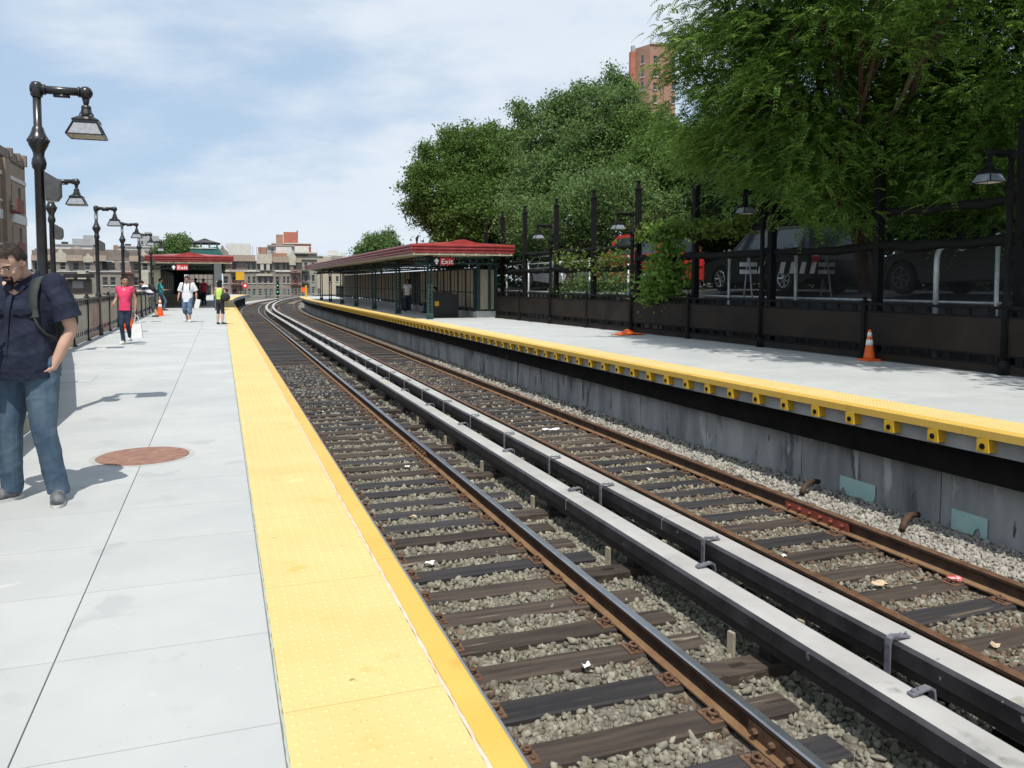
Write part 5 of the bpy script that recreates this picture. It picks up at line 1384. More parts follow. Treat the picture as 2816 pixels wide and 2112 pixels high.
# ------------------------------------------------------------------ parked cars
M('car_black', (0.008, 0.008, 0.009), (0.011, 0.011, 0.012), scale=3, rough=0.4, spec=0.3)
M('car_red', (0.36, 0.022, 0.015), (0.40, 0.03, 0.02), scale=3, rough=0.4)
M('car_white', (0.66, 0.67, 0.68), (0.70, 0.71, 0.72), scale=3, rough=0.35, coat=0.5)
M('car_glass', (0.02, 0.026, 0.032), (0.03, 0.04, 0.05), scale=2, rough=0.08, spec=0.6)
M('tyre', (0.015, 0.015, 0.015), rough=0.9); M('alloy', (0.40, 0.41, 0.43), rough=0.35, metal=0.7); M('rim_dark', (0.05, 0.05, 0.055), rough=0.5)
M('tail_red', (0.45, 0.02, 0.02), rough=0.3); M('head_clear', (0.7, 0.7, 0.72), rough=0.15)
def car(label, loc, rz, paint, L=4.6, H=1.72, Wd=1.86, kind='suv', cat='car', rim='alloy'):
    t_ = thing('parked_car', label, cat, loc, rz, 'vehicles parked on the street')
    r = 0.36; wb = L * 0.30
    belt = H * 0.60
    low = 0.24
    def arch(x): return [(x + 0.44 * math.cos(R(a)), low + 0.10 + 0.44 * math.sin(R(a))) for a in range(0, 181, 20)]
    body = [(-L / 2, low + 0.12), (-L / 2 - 0.02, belt * 0.8), (-L / 2 + 0.06, belt), (L / 2 - 1.1 if kind != 'van' else L / 2 - 0.7, belt), (L / 2 - 0.15, belt * 0.82), (L / 2, belt * 0.62), (L / 2 - 0.02, low + 0.05)]
    bot = [(L / 2 - 0.25, low)] + [p for p in arch(wb + 0.05)] + [(wb - 0.5, low)] + [p for p in arch(-wb)] + [(-L / 2 + 0.2, low)]
    poly = body + bot
    m_ = MB(); n_ = len(poly); o = 0
    for (y, k) in ((-Wd / 2, 0.0), (-Wd / 2 + 0.10, 1.0), (Wd / 2 - 0.10, 1.0), (Wd / 2, 0.0)):
        for (x, z) in poly: m_.v.append((x * (0.975 if not k else 1.0), y, z if k else low + (z - low) * 0.965))
    for i in range(3):
        for j in range(n_):
            a, b = i * n_ + j, i * n_ + (j + 1) % n_
            m_.f.append((a, a + n_, b + n_, b)); m_.m.append(0)
    m_.f += [tuple(range(n_)), tuple(range(3 * n_, 4 * n_))[::-1]]; m_.m += [0, 0]
    m_.obj('body', paint, t_)
    cab0, cab1 = -L / 2 + 0.06, (L / 2 - 1.15 if kind != 'van' else L / 2 - 0.75)
    rf0, rf1 = (cab0 + (0.28 if kind == 'suv' else (0.75 if kind == 'sedan' else 0.1))), cab1 - 0.75
    def cabv(x0, x1, z, y): return [(x0, -y, z), (x1, -y, z), (x1, y, z), (x0, y, z)]
    m_ = MB(); y0, y1 = Wd / 2 - 0.08, Wd / 2 - 0.27
    m_.add(cabv(cab0, cab1, belt - 0.01, y0) + cabv(rf0, rf1, H, y1), [(0, 1, 5, 4), (1, 2, 6, 5), (2, 3, 7, 6), (3, 0, 4, 7), (4, 5, 6, 7)])
    cb = m_.obj('cabin', paint, t_)
    for sg in (-1, 1):                              # side windows, glass set 4 mm proud of the pillars
        for (a, b) in ((0.06, 0.44), (0.48, 0.93)):
            def pt(u, v): 
                x = (cab0 + (cab1 - cab0) * u) * (1 - v) + (rf0 + (rf1 - rf0) * u) * v
                return (x, sg * (y0 * (1 - v) + y1 * v + 0.004), (belt - 0.01) * (1 - v) + H * v)
            m_ = MB(); m_.add([pt(a, 0.08), pt(b, 0.08), pt(b, 0.86), pt(a, 0.86)], [(0, 1, 2, 3)]); m_.obj('window', 'car_glass', t_)
    for (xa, xb, sg) in ((cab1, rf1, 1), (cab0, rf0, -1)):
        def pw(v, w): return ((xa * (1 - v) + xb * v) + sg * 0.004, w * (y0 * (1 - v) + y1 * v) * 0.9, (belt - 0.01) * (1 - v) + H * v)
        m_ = MB(); m_.add([pw(0.1, -1), pw(0.1, 1), pw(0.86, 1), pw(0.86, -1)], [(0, 1, 2, 3)]); m_.obj('windscreen' if sg > 0 else 'rear_window', 'car_glass', t_)
    for x in (-wb, wb + 0.05):
        for sg in (-1, 1):
            m_ = MB(); rot = Matrix.Rotation(R(90) * sg, 3, 'X')
            m_.lathe([(r * 0.62, -0.10), (r * 0.95, -0.10), (r, -0.06), (r, 0.06), (r * 0.95, 0.10), (r * 0.62, 0.10)], 20, rot=rot)
            w = m_.obj('wheel', 'tyre', t_, loc=(x, sg * (Wd / 2 - 0.11), r))
            m_ = MB(); yy = -0.105 if sg > 0 else 0.105
            m_.lathe([(r * 0.16, -0.112), (r * 0.16, -0.10)], 10, rot=rot)
            for k in range(7):
                a = 2 * math.pi * k / 7
                m_.tube([(0, sg * 0.106, 0), (r * 0.6 * math.cos(a), sg * 0.106, r * 0.6 * math.sin(a))], 0.026, 5)
            ring = [(r * 0.62 * math.cos(2 * math.pi * k / 20), sg * 0.104, r * 0.62 * math.sin(2 * math.pi * k / 20)) for k in range(21)]
            m_.tube(ring, 0.02, 5); m_.obj('rim', rim, w)
    for sg in (-1, 1):
        m_ = MB(); m_.box((L / 2 - 0.06, sg * (Wd / 2 - 0.3), belt * 0.70), (0.12, 0.34, 0.15), ch=0.03); m_.obj('headlight', 'head_clear', t_)
        m_ = MB(); m_.box((-L / 2 + 0.0, sg * (Wd / 2 - 0.2), belt * 0.78), (0.09, 0.2, 0.26), ch=0.03); m_.obj('tail_light', 'tail_red', t_)
    return t_
ZS = 1.24
def at_street(s, d): p = P(s, d + rfence(s) - 10.0, ZS); return p
car('black sport utility vehicle with alloy wheels behind the striped barricade', at_street(18.6, 12.75), A0 + R(90), 'car_black', kind='suv')
car('black estate car behind the cone, deep in tree shade', at_street(12.2, 12.9), A0 + R(90), 'car_black', L=4.8, H=1.62, kind='suv', rim='rim_dark')
car('red van behind the fence, partly hidden by vines', at_street(26.3, 13.3), A0 + R(90), 'car_red', L=4.9, H=2.0, kind='van', cat='van')
car('white car behind the chain link fence near the right canopy', at_street(32.6, 13.0), A0 - R(90), 'car_white', kind='sedan', H=1.45)
p = at_street(31.0, 11.9); cone('orange traffic cone in the street by the white car', (p.x, p.y, 1.16), 0.8)
# striped barricade in the street
bz = thing('striped_barricade', 'black and white striped barricade board behind the right fence', 'barricade', (6.75, 19.9, 1.14), R(4))
m_ = MB(); m_.box((0, 0, 0.72), (1.55, 0.03, 0.30)); m_.obj('board', 'sign_black', bz)
for k in range(6):
    x = -0.68 + 0.26 * k; m_ = MB()
    m_.prism([(x - 0.07, 0.58), (x + 0.05, 0.58), (x + 0.11, 0.86), (x - 0.01, 0.86)], 0.004, ((0, -0.016, 0), (1, 0, 0), (0, 0, 1), (0, -1, 0))); m_.obj('stripe', 'white_band', bz)
for sx in (-1, 1):
    m_ = MB(); m_.box((sx * 0.98, 0.0, 0.80), (0.42, 0.04, 0.10)); m_.box((sx * 0.98, 0.0, 0.62), (0.42, 0.04, 0.10)); m_.obj('arm', 'galv', bz)
    for k in (-1, 1):
        m_ = MB(); m_.tube([(sx * 0.98, k * 0.28, 0.0), (sx * 0.98, 0.03 * k, 1.0)], 0.022, 6); m_.obj('leg', 'hook_steel', bz)
# ------------------------------------------------------------------ trees
M('bark', (0.045, 0.036, 0.028), (0.085, 0.070, 0.055), scale=5, rough=0.95, stretch=(1, 1, 0.3), bump=0.6, bscale=12, bdist=0.02)
M('bark_red', (0.060, 0.032, 0.022), (0.10, 0.06, 0.042), scale=5, rough=0.95, stretch=(1, 1, 0.3))
leafmat('leaf_mid', [(0.042, 0.090, 0.020), (0.070, 0.136, 0.030), (0.102, 0.180, 0.042), (0.150, 0.235, 0.064)], 0.36, 0.6)
leafmat('leaf_cool', [(0.054, 0.108, 0.034), (0.086, 0.155, 0.048), (0.124, 0.200, 0.068), (0.18, 0.265, 0.10)], 0.36, 0.6)
leafmat('leaf_locust', [(0.060, 0.138, 0.024), (0.105, 0.205, 0.036), (0.155, 0.265, 0.055), (0.21, 0.33, 0.08)], 0.48, 0.6)
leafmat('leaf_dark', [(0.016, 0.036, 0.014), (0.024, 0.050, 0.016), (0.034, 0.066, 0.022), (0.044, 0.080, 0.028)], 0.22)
leafmat('leaf_vine', [(0.06, 0.105, 0.018), (0.085, 0.135, 0.024), (0.11, 0.165, 0.03), (0.13, 0.17, 0.03)], 0.38)
def rvec(n):
    q = rng.normal(size=(n, 3)); return q / np.linalg.norm(q, axis=1)[:, None]
def leaves_from(pos, nrm, size, aspect=0.55):
    n = len(pos)
    a = rvec(n); u = np.cross(nrm, a); u /= (np.linalg.norm(u, axis=1)[:, None] + 1e-9); w = np.cross(nrm, u)
    sz = size * rng.uniform(0.65, 1.3, n)[:, None]
    V = np.stack([pos - u * sz * 0.5, pos + w * sz * aspect * 0.5 + nrm * sz * 0.10, pos + u * sz * 0.55, pos - w * sz * aspect * 0.5 + nrm * sz * 0.10], 1)
    return V.reshape(-1, 3), np.arange(n * 4).reshape(n, 4)
def clumps(blobs, dens, spread, per):
    P_ = []
    for (c, r) in blobs:
        c = np.array(c, float); r = np.array(r, float)
        vol = r[0] * r[1] * r[2]
        n = max(12, int(dens * vol ** (2 / 3)))
        d = rvec(n); rad = np.where(rng.random(n) < 0.75, rng.uniform(0.72, 1.03, n), rng.uniform(0.3, 0.8, n))
        # lobes: push the surface in and out so the outline is uneven
        ph = rng.uniform(0, 6.28, 6); k = rng.uniform(2.0, 4.5, 6)
        bumpy = 1 + 0.10 * (np.sin(k[0] * d[:, 0] * 3 + ph[0]) + np.sin(k[1] * d[:, 1] * 3 + ph[1]) + np.sin(k[2] * d[:, 2] * 3 + ph[2]))
        spike = np.where(rng.random(n) < 0.15, rng.uniform(1.05, 1.36, n), 1.0)
        cc = c + d * r * (rad * bumpy * spike)[:, None]
        P_.append(cc)
    cc = np.concatenate(P_); m = rng.integers(int(per * 0.5), int(per * 1.5), len(cc))
    idx = np.repeat(np.arange(len(cc)), m)
    pos = cc[idx] + rng.normal(size=(len(idx), 3)) * np.array([spread, spread, spread * 0.65])
    return cc, pos
def trunk_mesh(base, blobs, r0, seed, twigs=()):
    r_ = random.Random(seed); m_ = MB(); base = Vector(base)
    cs_ = [Vector(b[0]) for b in blobs]; zmin = min(c.z - b[1][2] for c, b in zip(cs_, blobs))
    fork = base.lerp(sum(cs_, Vector()) / len(cs_), 0.42); fork.z = max(base.z + 1.2, zmin + 0.3)
    mid = base.lerp(fork, 0.5) + Vector((r_.uniform(-0.15, 0.15), r_.uniform(-0.15, 0.15), 0))
    m_.tube([base - Vector((0, 0, 0.5)), base + Vector((0, 0, 0.15)), mid, fork], [r0 * 1.5, r0 * 1.1, r0 * 0.9, r0 * 0.75], 10)
    for c, (_, rad) in zip(cs_, blobs):
        q = fork.lerp(c, 0.5) + Vector((r_.uniform(-0.4, 0.4), r_.uniform(-0.4, 0.4), r_.uniform(-0.1, 0.5)))
        w_ = min(1.0, min(rad) / 1.2); m_.tube([fork - Vector((0, 0, 0.2)), q, c, c + (c - q).normalized() * 0.4 * min(rad)], [r0 * 0.55 * w_, r0 * 0.36 * w_, r0 * 0.2 * w_, r0 * 0.06], 7)
        for k in range(5):
            e = c + Vector((r_.uniform(-1, 1), r_.uniform(-1, 1), r_.uniform(-0.6, 1.0))) * 0.62 * min(rad)
            st = q.lerp(c, r_.random()); m_.tube([st, st.lerp(e, 0.5) + Vector((0, 0, 0.2)), e], [r0 * 0.16, r0 * 0.1, r0 * 0.03], 5)
    for t_ in twigs: m_.tube([fork, *t_], [r0 * 0.2] + [r0 * 0.1] * (len(t_) - 1) + [r0 * 0.03], 5)
    return m_
def tree(label, base, blobs, r0=0.18, dens=60, per=42, spread=0.26, lsize=0.13, mat='leaf_mid', bark='bark', seed=1, name='street_tree', frond=False, rs=1.0):
    t_ = thing(name, label, 'tree', base, 0, 'trees beyond the right platform'); b = Vector(base)
    loc = [((c[0] - b.x, c[1] - b.y, c[2] - b.z), tuple(q * rs for q in r)) for c, r in blobs]
    trunk_mesh((0, 0, 0), loc, r0, seed).obj('trunk', bark, t_, True)
    cc, pos = clumps(loc, dens, spread, per)
    if not frond:
        nr = rvec(len(pos)) + np.array([0, 0, 0.55]); nr /= np.linalg.norm(nr, axis=1)[:, None]
        V, F = leaves_from(pos, nr, lsize)
    else:
        V, F = fronds(pos, loc, lsize)
    link('crown', fastmesh('crown', V, F, mat), t_)
    return t_
def fronds(pos, blobs, L):
    """feathery compound leaves: a drooping stalk with rows of leaflets"""
    n = len(pos); k = 8
    ctr = np.mean([b[0] for b in blobs], 0)
    out_ = pos - ctr; out_[:, 2] *= 0.2
    out_ = out_ / (np.linalg.norm(out_, axis=1)[:, None] + 1e-6) * 0.7 + rvec(n) * 0.8
    out_[:, 2] = out_[:, 2] * 0.5 + 0.15
    out_ /= np.linalg.norm(out_, axis=1)[:, None]
    ln = L * rng.uniform(0.6, 1.25, n)
    side = np.cross(out_, np.array([0, 0, 1.0])); side /= (np.linalg.norm(side, axis=1)[:, None] + 1e-6)
    Vs = []
    for i in range(k):
        t_ = (i + 0.8) / k
        p = pos + out_ * (ln * t_)[:, None]; p[:, 2] -= ln * 0.55 * t_ ** 2
        ll_ = (ln * 0.24 * (1.1 - 0.5 * t_))[:, None]; wd = ll_ * 0.30
        tg = out_.copy(); tg[:, 2] -= 1.1 * t_; tg /= np.linalg.norm(tg, axis=1)[:, None]
        for sg in (-1, 1):
            dv = side * sg * 0.86 + tg * 0.42; dv[:, 2] -= 0.30; dv /= np.linalg.norm(dv, axis=1)[:, None]
            Vs.append(np.stack([p, p + dv * ll_ * 0.5 + tg * wd, p + dv * ll_, p + dv * ll_ * 0.5 - tg * wd], 1))
    V = np.stack(Vs, 1).reshape(-1, 3)
    return V, np.arange(len(V)).reshape(-1, 4)

def bl(px, py, Y, rx, ry=None, rz_=None):
    """blob seen at source pixel (px,py) at depth Y; radius in metres"""
    u = (px / 2.75 - 512) / 810; v = (282.5 - py / 2.75) / 810
    return ((u * Y, Y, 1.5 + v * Y), (rx, ry or rx, rz_ or rx))
tree('round dark green tree at the left end of the tree line', (-1.4, 44.5, 1.2), [bl(1215, 520, 44, 1.9), bl(1300, 450, 45, 2.3), bl(1400, 470, 44, 2.0), bl(1300, 590, 43, 2.4), bl(1180, 585, 44.5, 1.2), bl(1420, 590, 42, 2.0), bl(1250, 640, 45, 1.4), bl(1180, 425, 44, 0.7), bl(1240, 395, 45, 0.8), bl(1345, 385, 45, 0.8), bl(1400, 390, 44, 0.7), bl(1125, 520, 44.5, 0.5, 0.5, 0.3), bl(1140, 580, 44.5, 0.6, 0.6, 0.35), bl(1160, 480, 44.5, 0.7)],
     dens=85, per=62, spread=0.24, lsize=0.15, mat='leaf_mid', seed=2, rs=0.82)
tree('tall light leaved tree with loose crown behind the middle of the screen', (3.6, 40, 1.2), [bl(1500, 400, 40, 2.2), bl(1560, 330, 40.5, 1.5), bl(1660, 350, 39, 2.4), bl(1690, 290, 40, 1.4, 1.4, 1.4), bl(1600, 480, 38, 2.4), bl(1480, 520, 38, 2.0), bl(1720, 460, 38, 2.2), bl(1435, 320, 40, 0.7), bl(1515, 300, 40, 0.7), bl(1600, 265, 40, 0.7), bl(1683, 222, 40, 0.45, 0.45, 0.5), bl(1720, 250, 40, 0.5), bl(1560, 300, 41, 0.6)],
     dens=72, per=56, spread=0.24, lsize=0.15, mat='leaf_cool', seed=3, rs=0.76)
tree('bushy green tree below the brick tower', (7.0, 36, 1.2), [bl(1770, 370, 37, 1.7), bl(1850, 440, 35, 2.0), bl(1770, 500, 34, 2.0), bl(1900, 520, 33, 2.2), bl(1980, 430, 35, 2.2)],
     dens=72, per=56, spread=0.24, lsize=0.15, mat='leaf_mid', seed=4, rs=0.78)
tree('low bushy tree behind the lamp posts nearest the right canopy', (2.2, 33, 1.1), [bl(1600, 590, 33, 1.5), bl(1690, 570, 32, 1.5), bl(1530, 610, 34, 1.3), bl(1450, 620, 36, 1.4), bl(1780, 600, 31, 1.4)],
     dens=75, per=40, spread=0.24, lsize=0.13, mat='leaf_cool', seed=5)
# big feathery tree overhanging the right platform
tree('big feathery leaved tree overhanging the right platform', (8.9, 20.3, 1.2),
     [bl(2040, 180, 18.5, 1.3), bl(2080, 60, 18, 1.6), bl(2080, 270, 17.5, 1.5), bl(1960, 330, 19, 1.2), bl(2220, 150, 17.5, 1.7), bl(2330, 40, 18, 1.9), bl(2200, 330, 17.5, 1.5), bl(2120, 385, 18, 1.2), bl(2000, 420, 19.5, 1.1),
      bl(2350, 420, 17, 1.5), bl(2480, 200, 18.5, 1.5), bl(2300, 560, 17.0, 0.9, 0.9, 0.45), bl(1900, 110, 20, 0.55, 0.55, 0.3), bl(1890, 200, 20, 0.45, 0.45, 0.35), bl(2260, -80, 17, 1.9), bl(2100, -90, 17.5, 1.6), bl(2420, 30, 14.5, 0.9), bl(2250, 60, 15.5, 0.9), bl(2560, 90, 13.5, 0.8),
      ((4.0, 18.4, 8.8), (0.9, 1.3, 0.6)), ((4.9, 15.6, 8.7), (1.1, 1.4, 0.7)), ((5.9, 12.7, 8.9), (1.2, 1.5, 0.8)), ((7.0, 10.4, 8.9), (1.0, 1.3, 0.7)), ((7.6, 14.4, 9.8), (1.5, 1.8, 1.1)), ((9.0, 16.5, 10.6), (1.8, 2.2, 1.4)), ((10.6, 16.0, 10.6), (2.8, 2.8, 1.8)), ((8.6, 19.5, 11.0), (2.6, 2.8, 1.6)), ((12.5, 19.0, 10.5), (2.6, 2.8, 1.6))],
     r0=0.20, dens=25, per=22, spread=0.24, lsize=0.36, mat='leaf_locust', bark='bark_red', seed=6, frond=True)
tree('shaded feathery tree at the right edge behind the nearest right lamp', (12.4, 17.8, 1.2),
     [bl(2560, 330, 16.5, 1.5), bl(2680, 430, 15.5, 1.5), bl(2780, 250, 16, 1.6), bl(2640, 130, 17, 1.3), bl(2790, 60, 16.5, 1.5), bl(2560, 480, 17, 1.2), bl(2800, 420, 15.5, 1.4), bl(2700, -60, 16.5, 1.6), ((12.4, 14.0, 9.6), (2.6, 2.6, 1.8)), ((14.5, 17.5, 10.0), (3, 3, 2))],
     r0=0.19, dens=32, per=21, spread=0.24, lsize=0.36, mat='leaf_locust', bark='bark_red', seed=7, frond=True)
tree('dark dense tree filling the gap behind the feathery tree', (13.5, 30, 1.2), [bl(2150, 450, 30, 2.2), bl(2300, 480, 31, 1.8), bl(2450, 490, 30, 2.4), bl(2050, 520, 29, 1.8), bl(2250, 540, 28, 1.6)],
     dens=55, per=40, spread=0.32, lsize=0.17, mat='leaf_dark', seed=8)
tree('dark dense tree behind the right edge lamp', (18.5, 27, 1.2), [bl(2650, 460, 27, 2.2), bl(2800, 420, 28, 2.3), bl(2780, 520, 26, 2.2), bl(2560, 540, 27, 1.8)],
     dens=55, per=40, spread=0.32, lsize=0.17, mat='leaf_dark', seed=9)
tree('tree standing right of the picture that shades the street', (11.4, 9.6, 1.2),
     [((8.5, 10.6, 9.2), (1.6, 1.8, 1.2)), ((9.6, 7.8, 8.8), (1.6, 1.8, 1.3)), ((10.6, 9.4, 7.8), (1.8, 2.0, 1.7)), ((12.4, 11.2, 6.9), (2.0, 2.2, 1.8)), ((11.2, 7.5, 6.8), (1.8, 2.0, 1.6)), ((13.5, 9.5, 8.2), (2.2, 2.2, 1.8)), ((14.0, 12.5, 8.0), (2.2, 2.4, 2.0))],
     r0=0.2, dens=60, per=40, spread=0.34, lsize=0.20, mat='leaf_mid', seed=14)
# trees on the skyline
tree('small light green tree beyond the right canopy roof', (-17.6, 110, -4), [bl(1030, 680, 110, 1.7), bl(1065, 668, 111, 1.5), bl(1010, 700, 110, 1.4), bl(1080, 695, 109, 1.5)], dens=60, per=34, spread=0.3, lsize=0.28, mat='leaf_cool', seed=10)
tree('light green tree between lamps and netted building at left', (-50.5, 121, -6), [bl(468, 690, 120, 1.7), bl(500, 672, 121, 1.5), bl(520, 690, 120, 1.6), bl(450, 700, 120, 1.3)], dens=55, per=34, spread=0.3, lsize=0.28, mat='leaf_cool', seed=12)
def shrub(label, c, r, n, seed):
    t_ = thing('shrub', label, 'shrub', c, 0, 'dark shrubs beyond the street')
    cc, pos = clumps([((0, 0, r[2] * 0.75), r)], n, 0.3, 40)
    nr = rvec(len(pos)) + np.array([0, 0, 0.5]); nr /= np.linalg.norm(nr, axis=1)[:, None]
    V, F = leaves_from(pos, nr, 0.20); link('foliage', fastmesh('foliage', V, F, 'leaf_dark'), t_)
    m_ = MB()
    for k in range(5): m_.tube([(0, 0, -0.2), (0.5 * r[0] * math.cos(k * 1.3), 0.5 * r[1] * math.sin(k * 1.3), r[2])], [0.06, 0.02], 5)
    m_.obj('stems', 'bark', t_)
for i, (s, d, rr) in enumerate(((40, 14.5, (2.2, 2.2, 2.0)), (36, 17.5, (3.0, 2.6, 2.3)), (31, 18.5, (3.0, 2.8, 2.2)), (26, 19.5, (3.0, 2.8, 2.4)), (21, 20.0, (3.2, 2.8, 2.4)), (16, 20.5, (3.2, 2.8, 2.4)), (47, 13.2, (2.2, 2.4, 2.2)))):
    p = P(s, d, 1.2)
    shrub(['dark shrub behind the white car', 'dark shrub between white car and red van', 'dark shrub behind the red van', 'dark shrub right of the red van across the street', 'dark shrub behind the black sport utility vehicle', 'dark shrub behind the black estate car', 'dark shrub beside the right canopy roof'][i], p, rr, 42, i)
# vines over the screen
def vine(label, pts, n, size, spread, mat='leaf_vine'):
    base = Vector(pts[0]); t_ = thing('vine', label, 'vine', base, 0, 'vines on the right screen')
    P_ = np.array([[p[0] - base.x, p[1] - base.y, p[2] - base.z] for p in pts], float)
    seg = rng.integers(0, len(P_) - 1, n); tt = rng.random(n)[:, None]
    pos = P_[seg] * (1 - tt) + P_[seg + 1] * tt + rng.normal(size=(n, 3)) * np.array(spread)
    nr = rvec(n) + np.array([0, -0.4, 0.5]); nr /= np.linalg.norm(nr, axis=1)[:, None]
    V, F = leaves_from(pos, nr, size, 0.7); link('foliage', fastmesh('foliage', V, F, mat), t_)
    m_ = MB(); m_.tube([Vector(p) for p in P_], 0.02, 5); m_.obj('stem', 'bark', t_, True)
def sc(s, z, o=0.0): return P(s, scr(s) + o, z)
vine('thick green vine hanging over the screen left of the black car', [sc(20.6, 2.9), sc(20.2, 2.2), sc(19.9, 1.5, -0.1), sc(20.3, 1.15, -0.2), sc(20.9, 1.3, -0.2), sc(20.4, 2.0)], 2600, 0.15, (0.28, 0.28, 0.28), 'leaf_locust')
vine('yellow green vine along the top rail of the screen', [sc(21.8, 2.9), sc(20.5, 3.0), sc(19.2, 2.95), sc(17.8, 2.9), sc(16.5, 2.95)], 2600, 0.12, (0.15, 0.15, 0.14))
vine('sparse vine on the lower rail near the red van', [sc(27.5, 2.4), sc(26, 2.3), sc(24.4, 2.0), sc(23.2, 2.35), sc(22.2, 2.0)], 900, 0.12, (0.2, 0.2, 0.22))
vine('low green weeds growing behind the fence by the white car', [P(28.5, 11.4, 1.2), P(26.5, 11.6, 1.3), P(25, 11.8, 1.5), P(23.4, 12.0, 1.3)], 1500, 0.13, (0.3, 0.3, 0.25), 'leaf_cool')
# ------------------------------------------------------------------ people
def remesh(mb, name, mat, vox=0.012, smooth=5, noise=0.0, parent=None):
    me = bpy.data.meshes.new('tmp'); me.from_pydata(mb.v, [], mb.f); me.update()
    o = bpy.data.objects.new('tmp', me); COL.objects.link(o)
    md = o.modifiers.new('r', 'REMESH'); md.mode = 'VOXEL'; md.voxel_size = vox; md.use_smooth_shade = True
    s_ = o.modifiers.new('s', 'SMOOTH'); s_.iterations = smooth; s_.factor = 0.5
    dg = bpy.context.evaluated_depsgraph_get(); out_ = bpy.data.meshes.new_from_object(o.evaluated_get(dg))
    bpy.data.objects.remove(o); bpy.data.meshes.remove(me)
    if noise:
        n = len(out_.vertices); co = np.empty(n * 3, np.float32); out_.vertices.foreach_get('co', co); co = co.reshape(-1, 3)
        nr = np.empty(n * 3, np.float32); out_.vertices.foreach_get('normal', nr); nr = nr.reshape(-1, 3)
        a = 0; rg = np.random.default_rng(len(co))
        for fq in (9, 13, 17, 22, 29, 37):
            k_ = rg.normal(size=3); k_ *= fq / np.linalg.norm(k_); a = a + (1 - np.abs(np.sin(co @ k_ + rg.uniform(0, 6) + 1.5 * np.sin(co[:, 2] * 7 + fq)))) ** 2 * (14 / (fq + 6)) - 0.35
        co += nr * (a * noise)[:, None]; out_.vertices.foreach_set('co', co.ravel()); out_.update()
    out_.materials.clear(); out_.materials.append(MATS[mat]); out_.name = name
    out_.polygons.foreach_set('use_smooth', [True] * len(out_.polygons))
    return link(name, out_, parent)
def limb(m_, pts, rad, seg=12):
    m_.tube(pts, rad, seg)
    for p, r in zip(pts, rad): m_.ell(p, (r, r, r), seg=seg, rings=8)
def loft(m_, rings, T, seg=18):
    """rings (z, rx, ry, cx, cy) in the torso frame"""
    o = len(m_.v)
    for (z, rx, ry, cx_, cy_) in rings:
        for k in range(seg):
            a = 2 * math.pi * k / seg; ca, sa = math.cos(a), math.sin(a)
            sq = (abs(ca) ** 2.6 + abs(sa) ** 2.6) ** (-1 / 2.6)
            m_.v.append(tuple(T @ Vector((cx_ + rx * ca * sq, cy_ + ry * sa * sq, z))))
    n = len(rings)
    for i in range(n - 1):
        for k in range(seg):
            a, b = o + i * seg + k, o + i * seg + (k + 1) % seg
            m_.f.append((a, b, b + seg, a + seg)); m_.m.append(0)
    m_.f.append(tuple(o + k for k in range(seg))[::-1]); m_.f.append(tuple(o + (n - 1) * seg + k for k in range(seg))); m_.m += [0, 0]
def hand(m_, w, d, nrm, curl=0.35, k=1.0, sg=1, spread=0.12):
    d = Vector(d).normalized(); nrm = Vector(nrm); nrm = (nrm - d * nrm.dot(d)).normalized(); sd = d.cross(nrm) * sg
    rot = Matrix((sd, d, nrm)).transposed()
    m_.ell(Vector(w) + d * 0.05 * k, (0.040 * k, 0.056 * k, 0.018 * k), rot=rot)
    for i, (off, ln) in enumerate(((0.030, 0.068), (0.010, 0.078), (-0.011, 0.072), (-0.030, 0.055))):
        p = Vector(w) + d * 0.092 * k + sd * off * k; dd_ = (d + sd * off * spread * 8).normalized(); pts = [p - d * 0.02]; a = 0
        for j in range(3):
            a += curl * (0.7 + 0.25 * j); v = dd_ * math.cos(a) + nrm * math.sin(a); pts.append(pts[-1] + v * ln * k * (0.52, 0.33, 0.27)[j])
        limb(m_, pts, [0.0098 * k, 0.0094 * k, 0.0088 * k, 0.0078 * k], 8)
    p = Vector(w) + d * 0.03 * k + sd * 0.034 * k
    limb(m_, [p, p + (d * 0.6 + sd * 0.7 + nrm * 0.3) * 0.035 * k, p + (d * 1.3 + sd * 0.8 + nrm * 0.7) * 0.045 * k], [0.013 * k, 0.011 * k, 0.009 * k], 8)
def hair_shell(C, Rm, k, front=0.50, back=-0.55, thick=0.012, jag=0.08, seed=1, top=None):
    r_ = random.Random(seed); m_ = MB(); seg, rings = 32, 22
    V = []
    for i in range(rings + 1):
        th = math.pi * i / rings
        for j in range(seg):
            a = 2 * math.pi * j / seg; V.append((math.sin(th) * math.cos(a), math.sin(th) * math.sin(a), math.cos(th)))
    for (x, y, z) in V:
        t_ = thick * (1 + 0.5 * math.sin(9 * x + 7 * y) * math.sin(8 * z + 3) + r_.uniform(-0.25, 0.25))
        p = Vector((x * (0.076 + t_), y * (0.097 + t_) - 0.005, z * (0.092 + t_) + 0.03)) * k
        m_.v.append(tuple(C + Rm @ p))
    def keep(x, y, z):
        if y > 0.25: h = front - 0.15 * min(1, abs(x) * 1.1)
        elif y < -0.25: h = back
        else: h = back + (front - 0.15 - back) * (y + 0.25) / 0.5
        if abs(x) > 0.6 and abs(y) < 0.35: h = min(h, 0.02)
        return z > h + r_.uniform(-jag, jag)
    for i in range(rings):
        for j in range(seg):
            q = [V[i * seg + j], V[i * seg + (j + 1) % seg], V[(i + 1) * seg + j]]
            c = [sum(p[t] for p in q) / 3 for t in range(3)]
            if keep(*c): m_.f.append((i * seg + j, (i + 1) * seg + j, (i + 1) * seg + (j + 1) % seg, i * seg + (j + 1) % seg)); m_.m.append(0)
    return m_
M('eye_dark', (0.03, 0.022, 0.02), rough=0.2); M('lip', (0.30, 0.12, 0.10), rough=0.5)
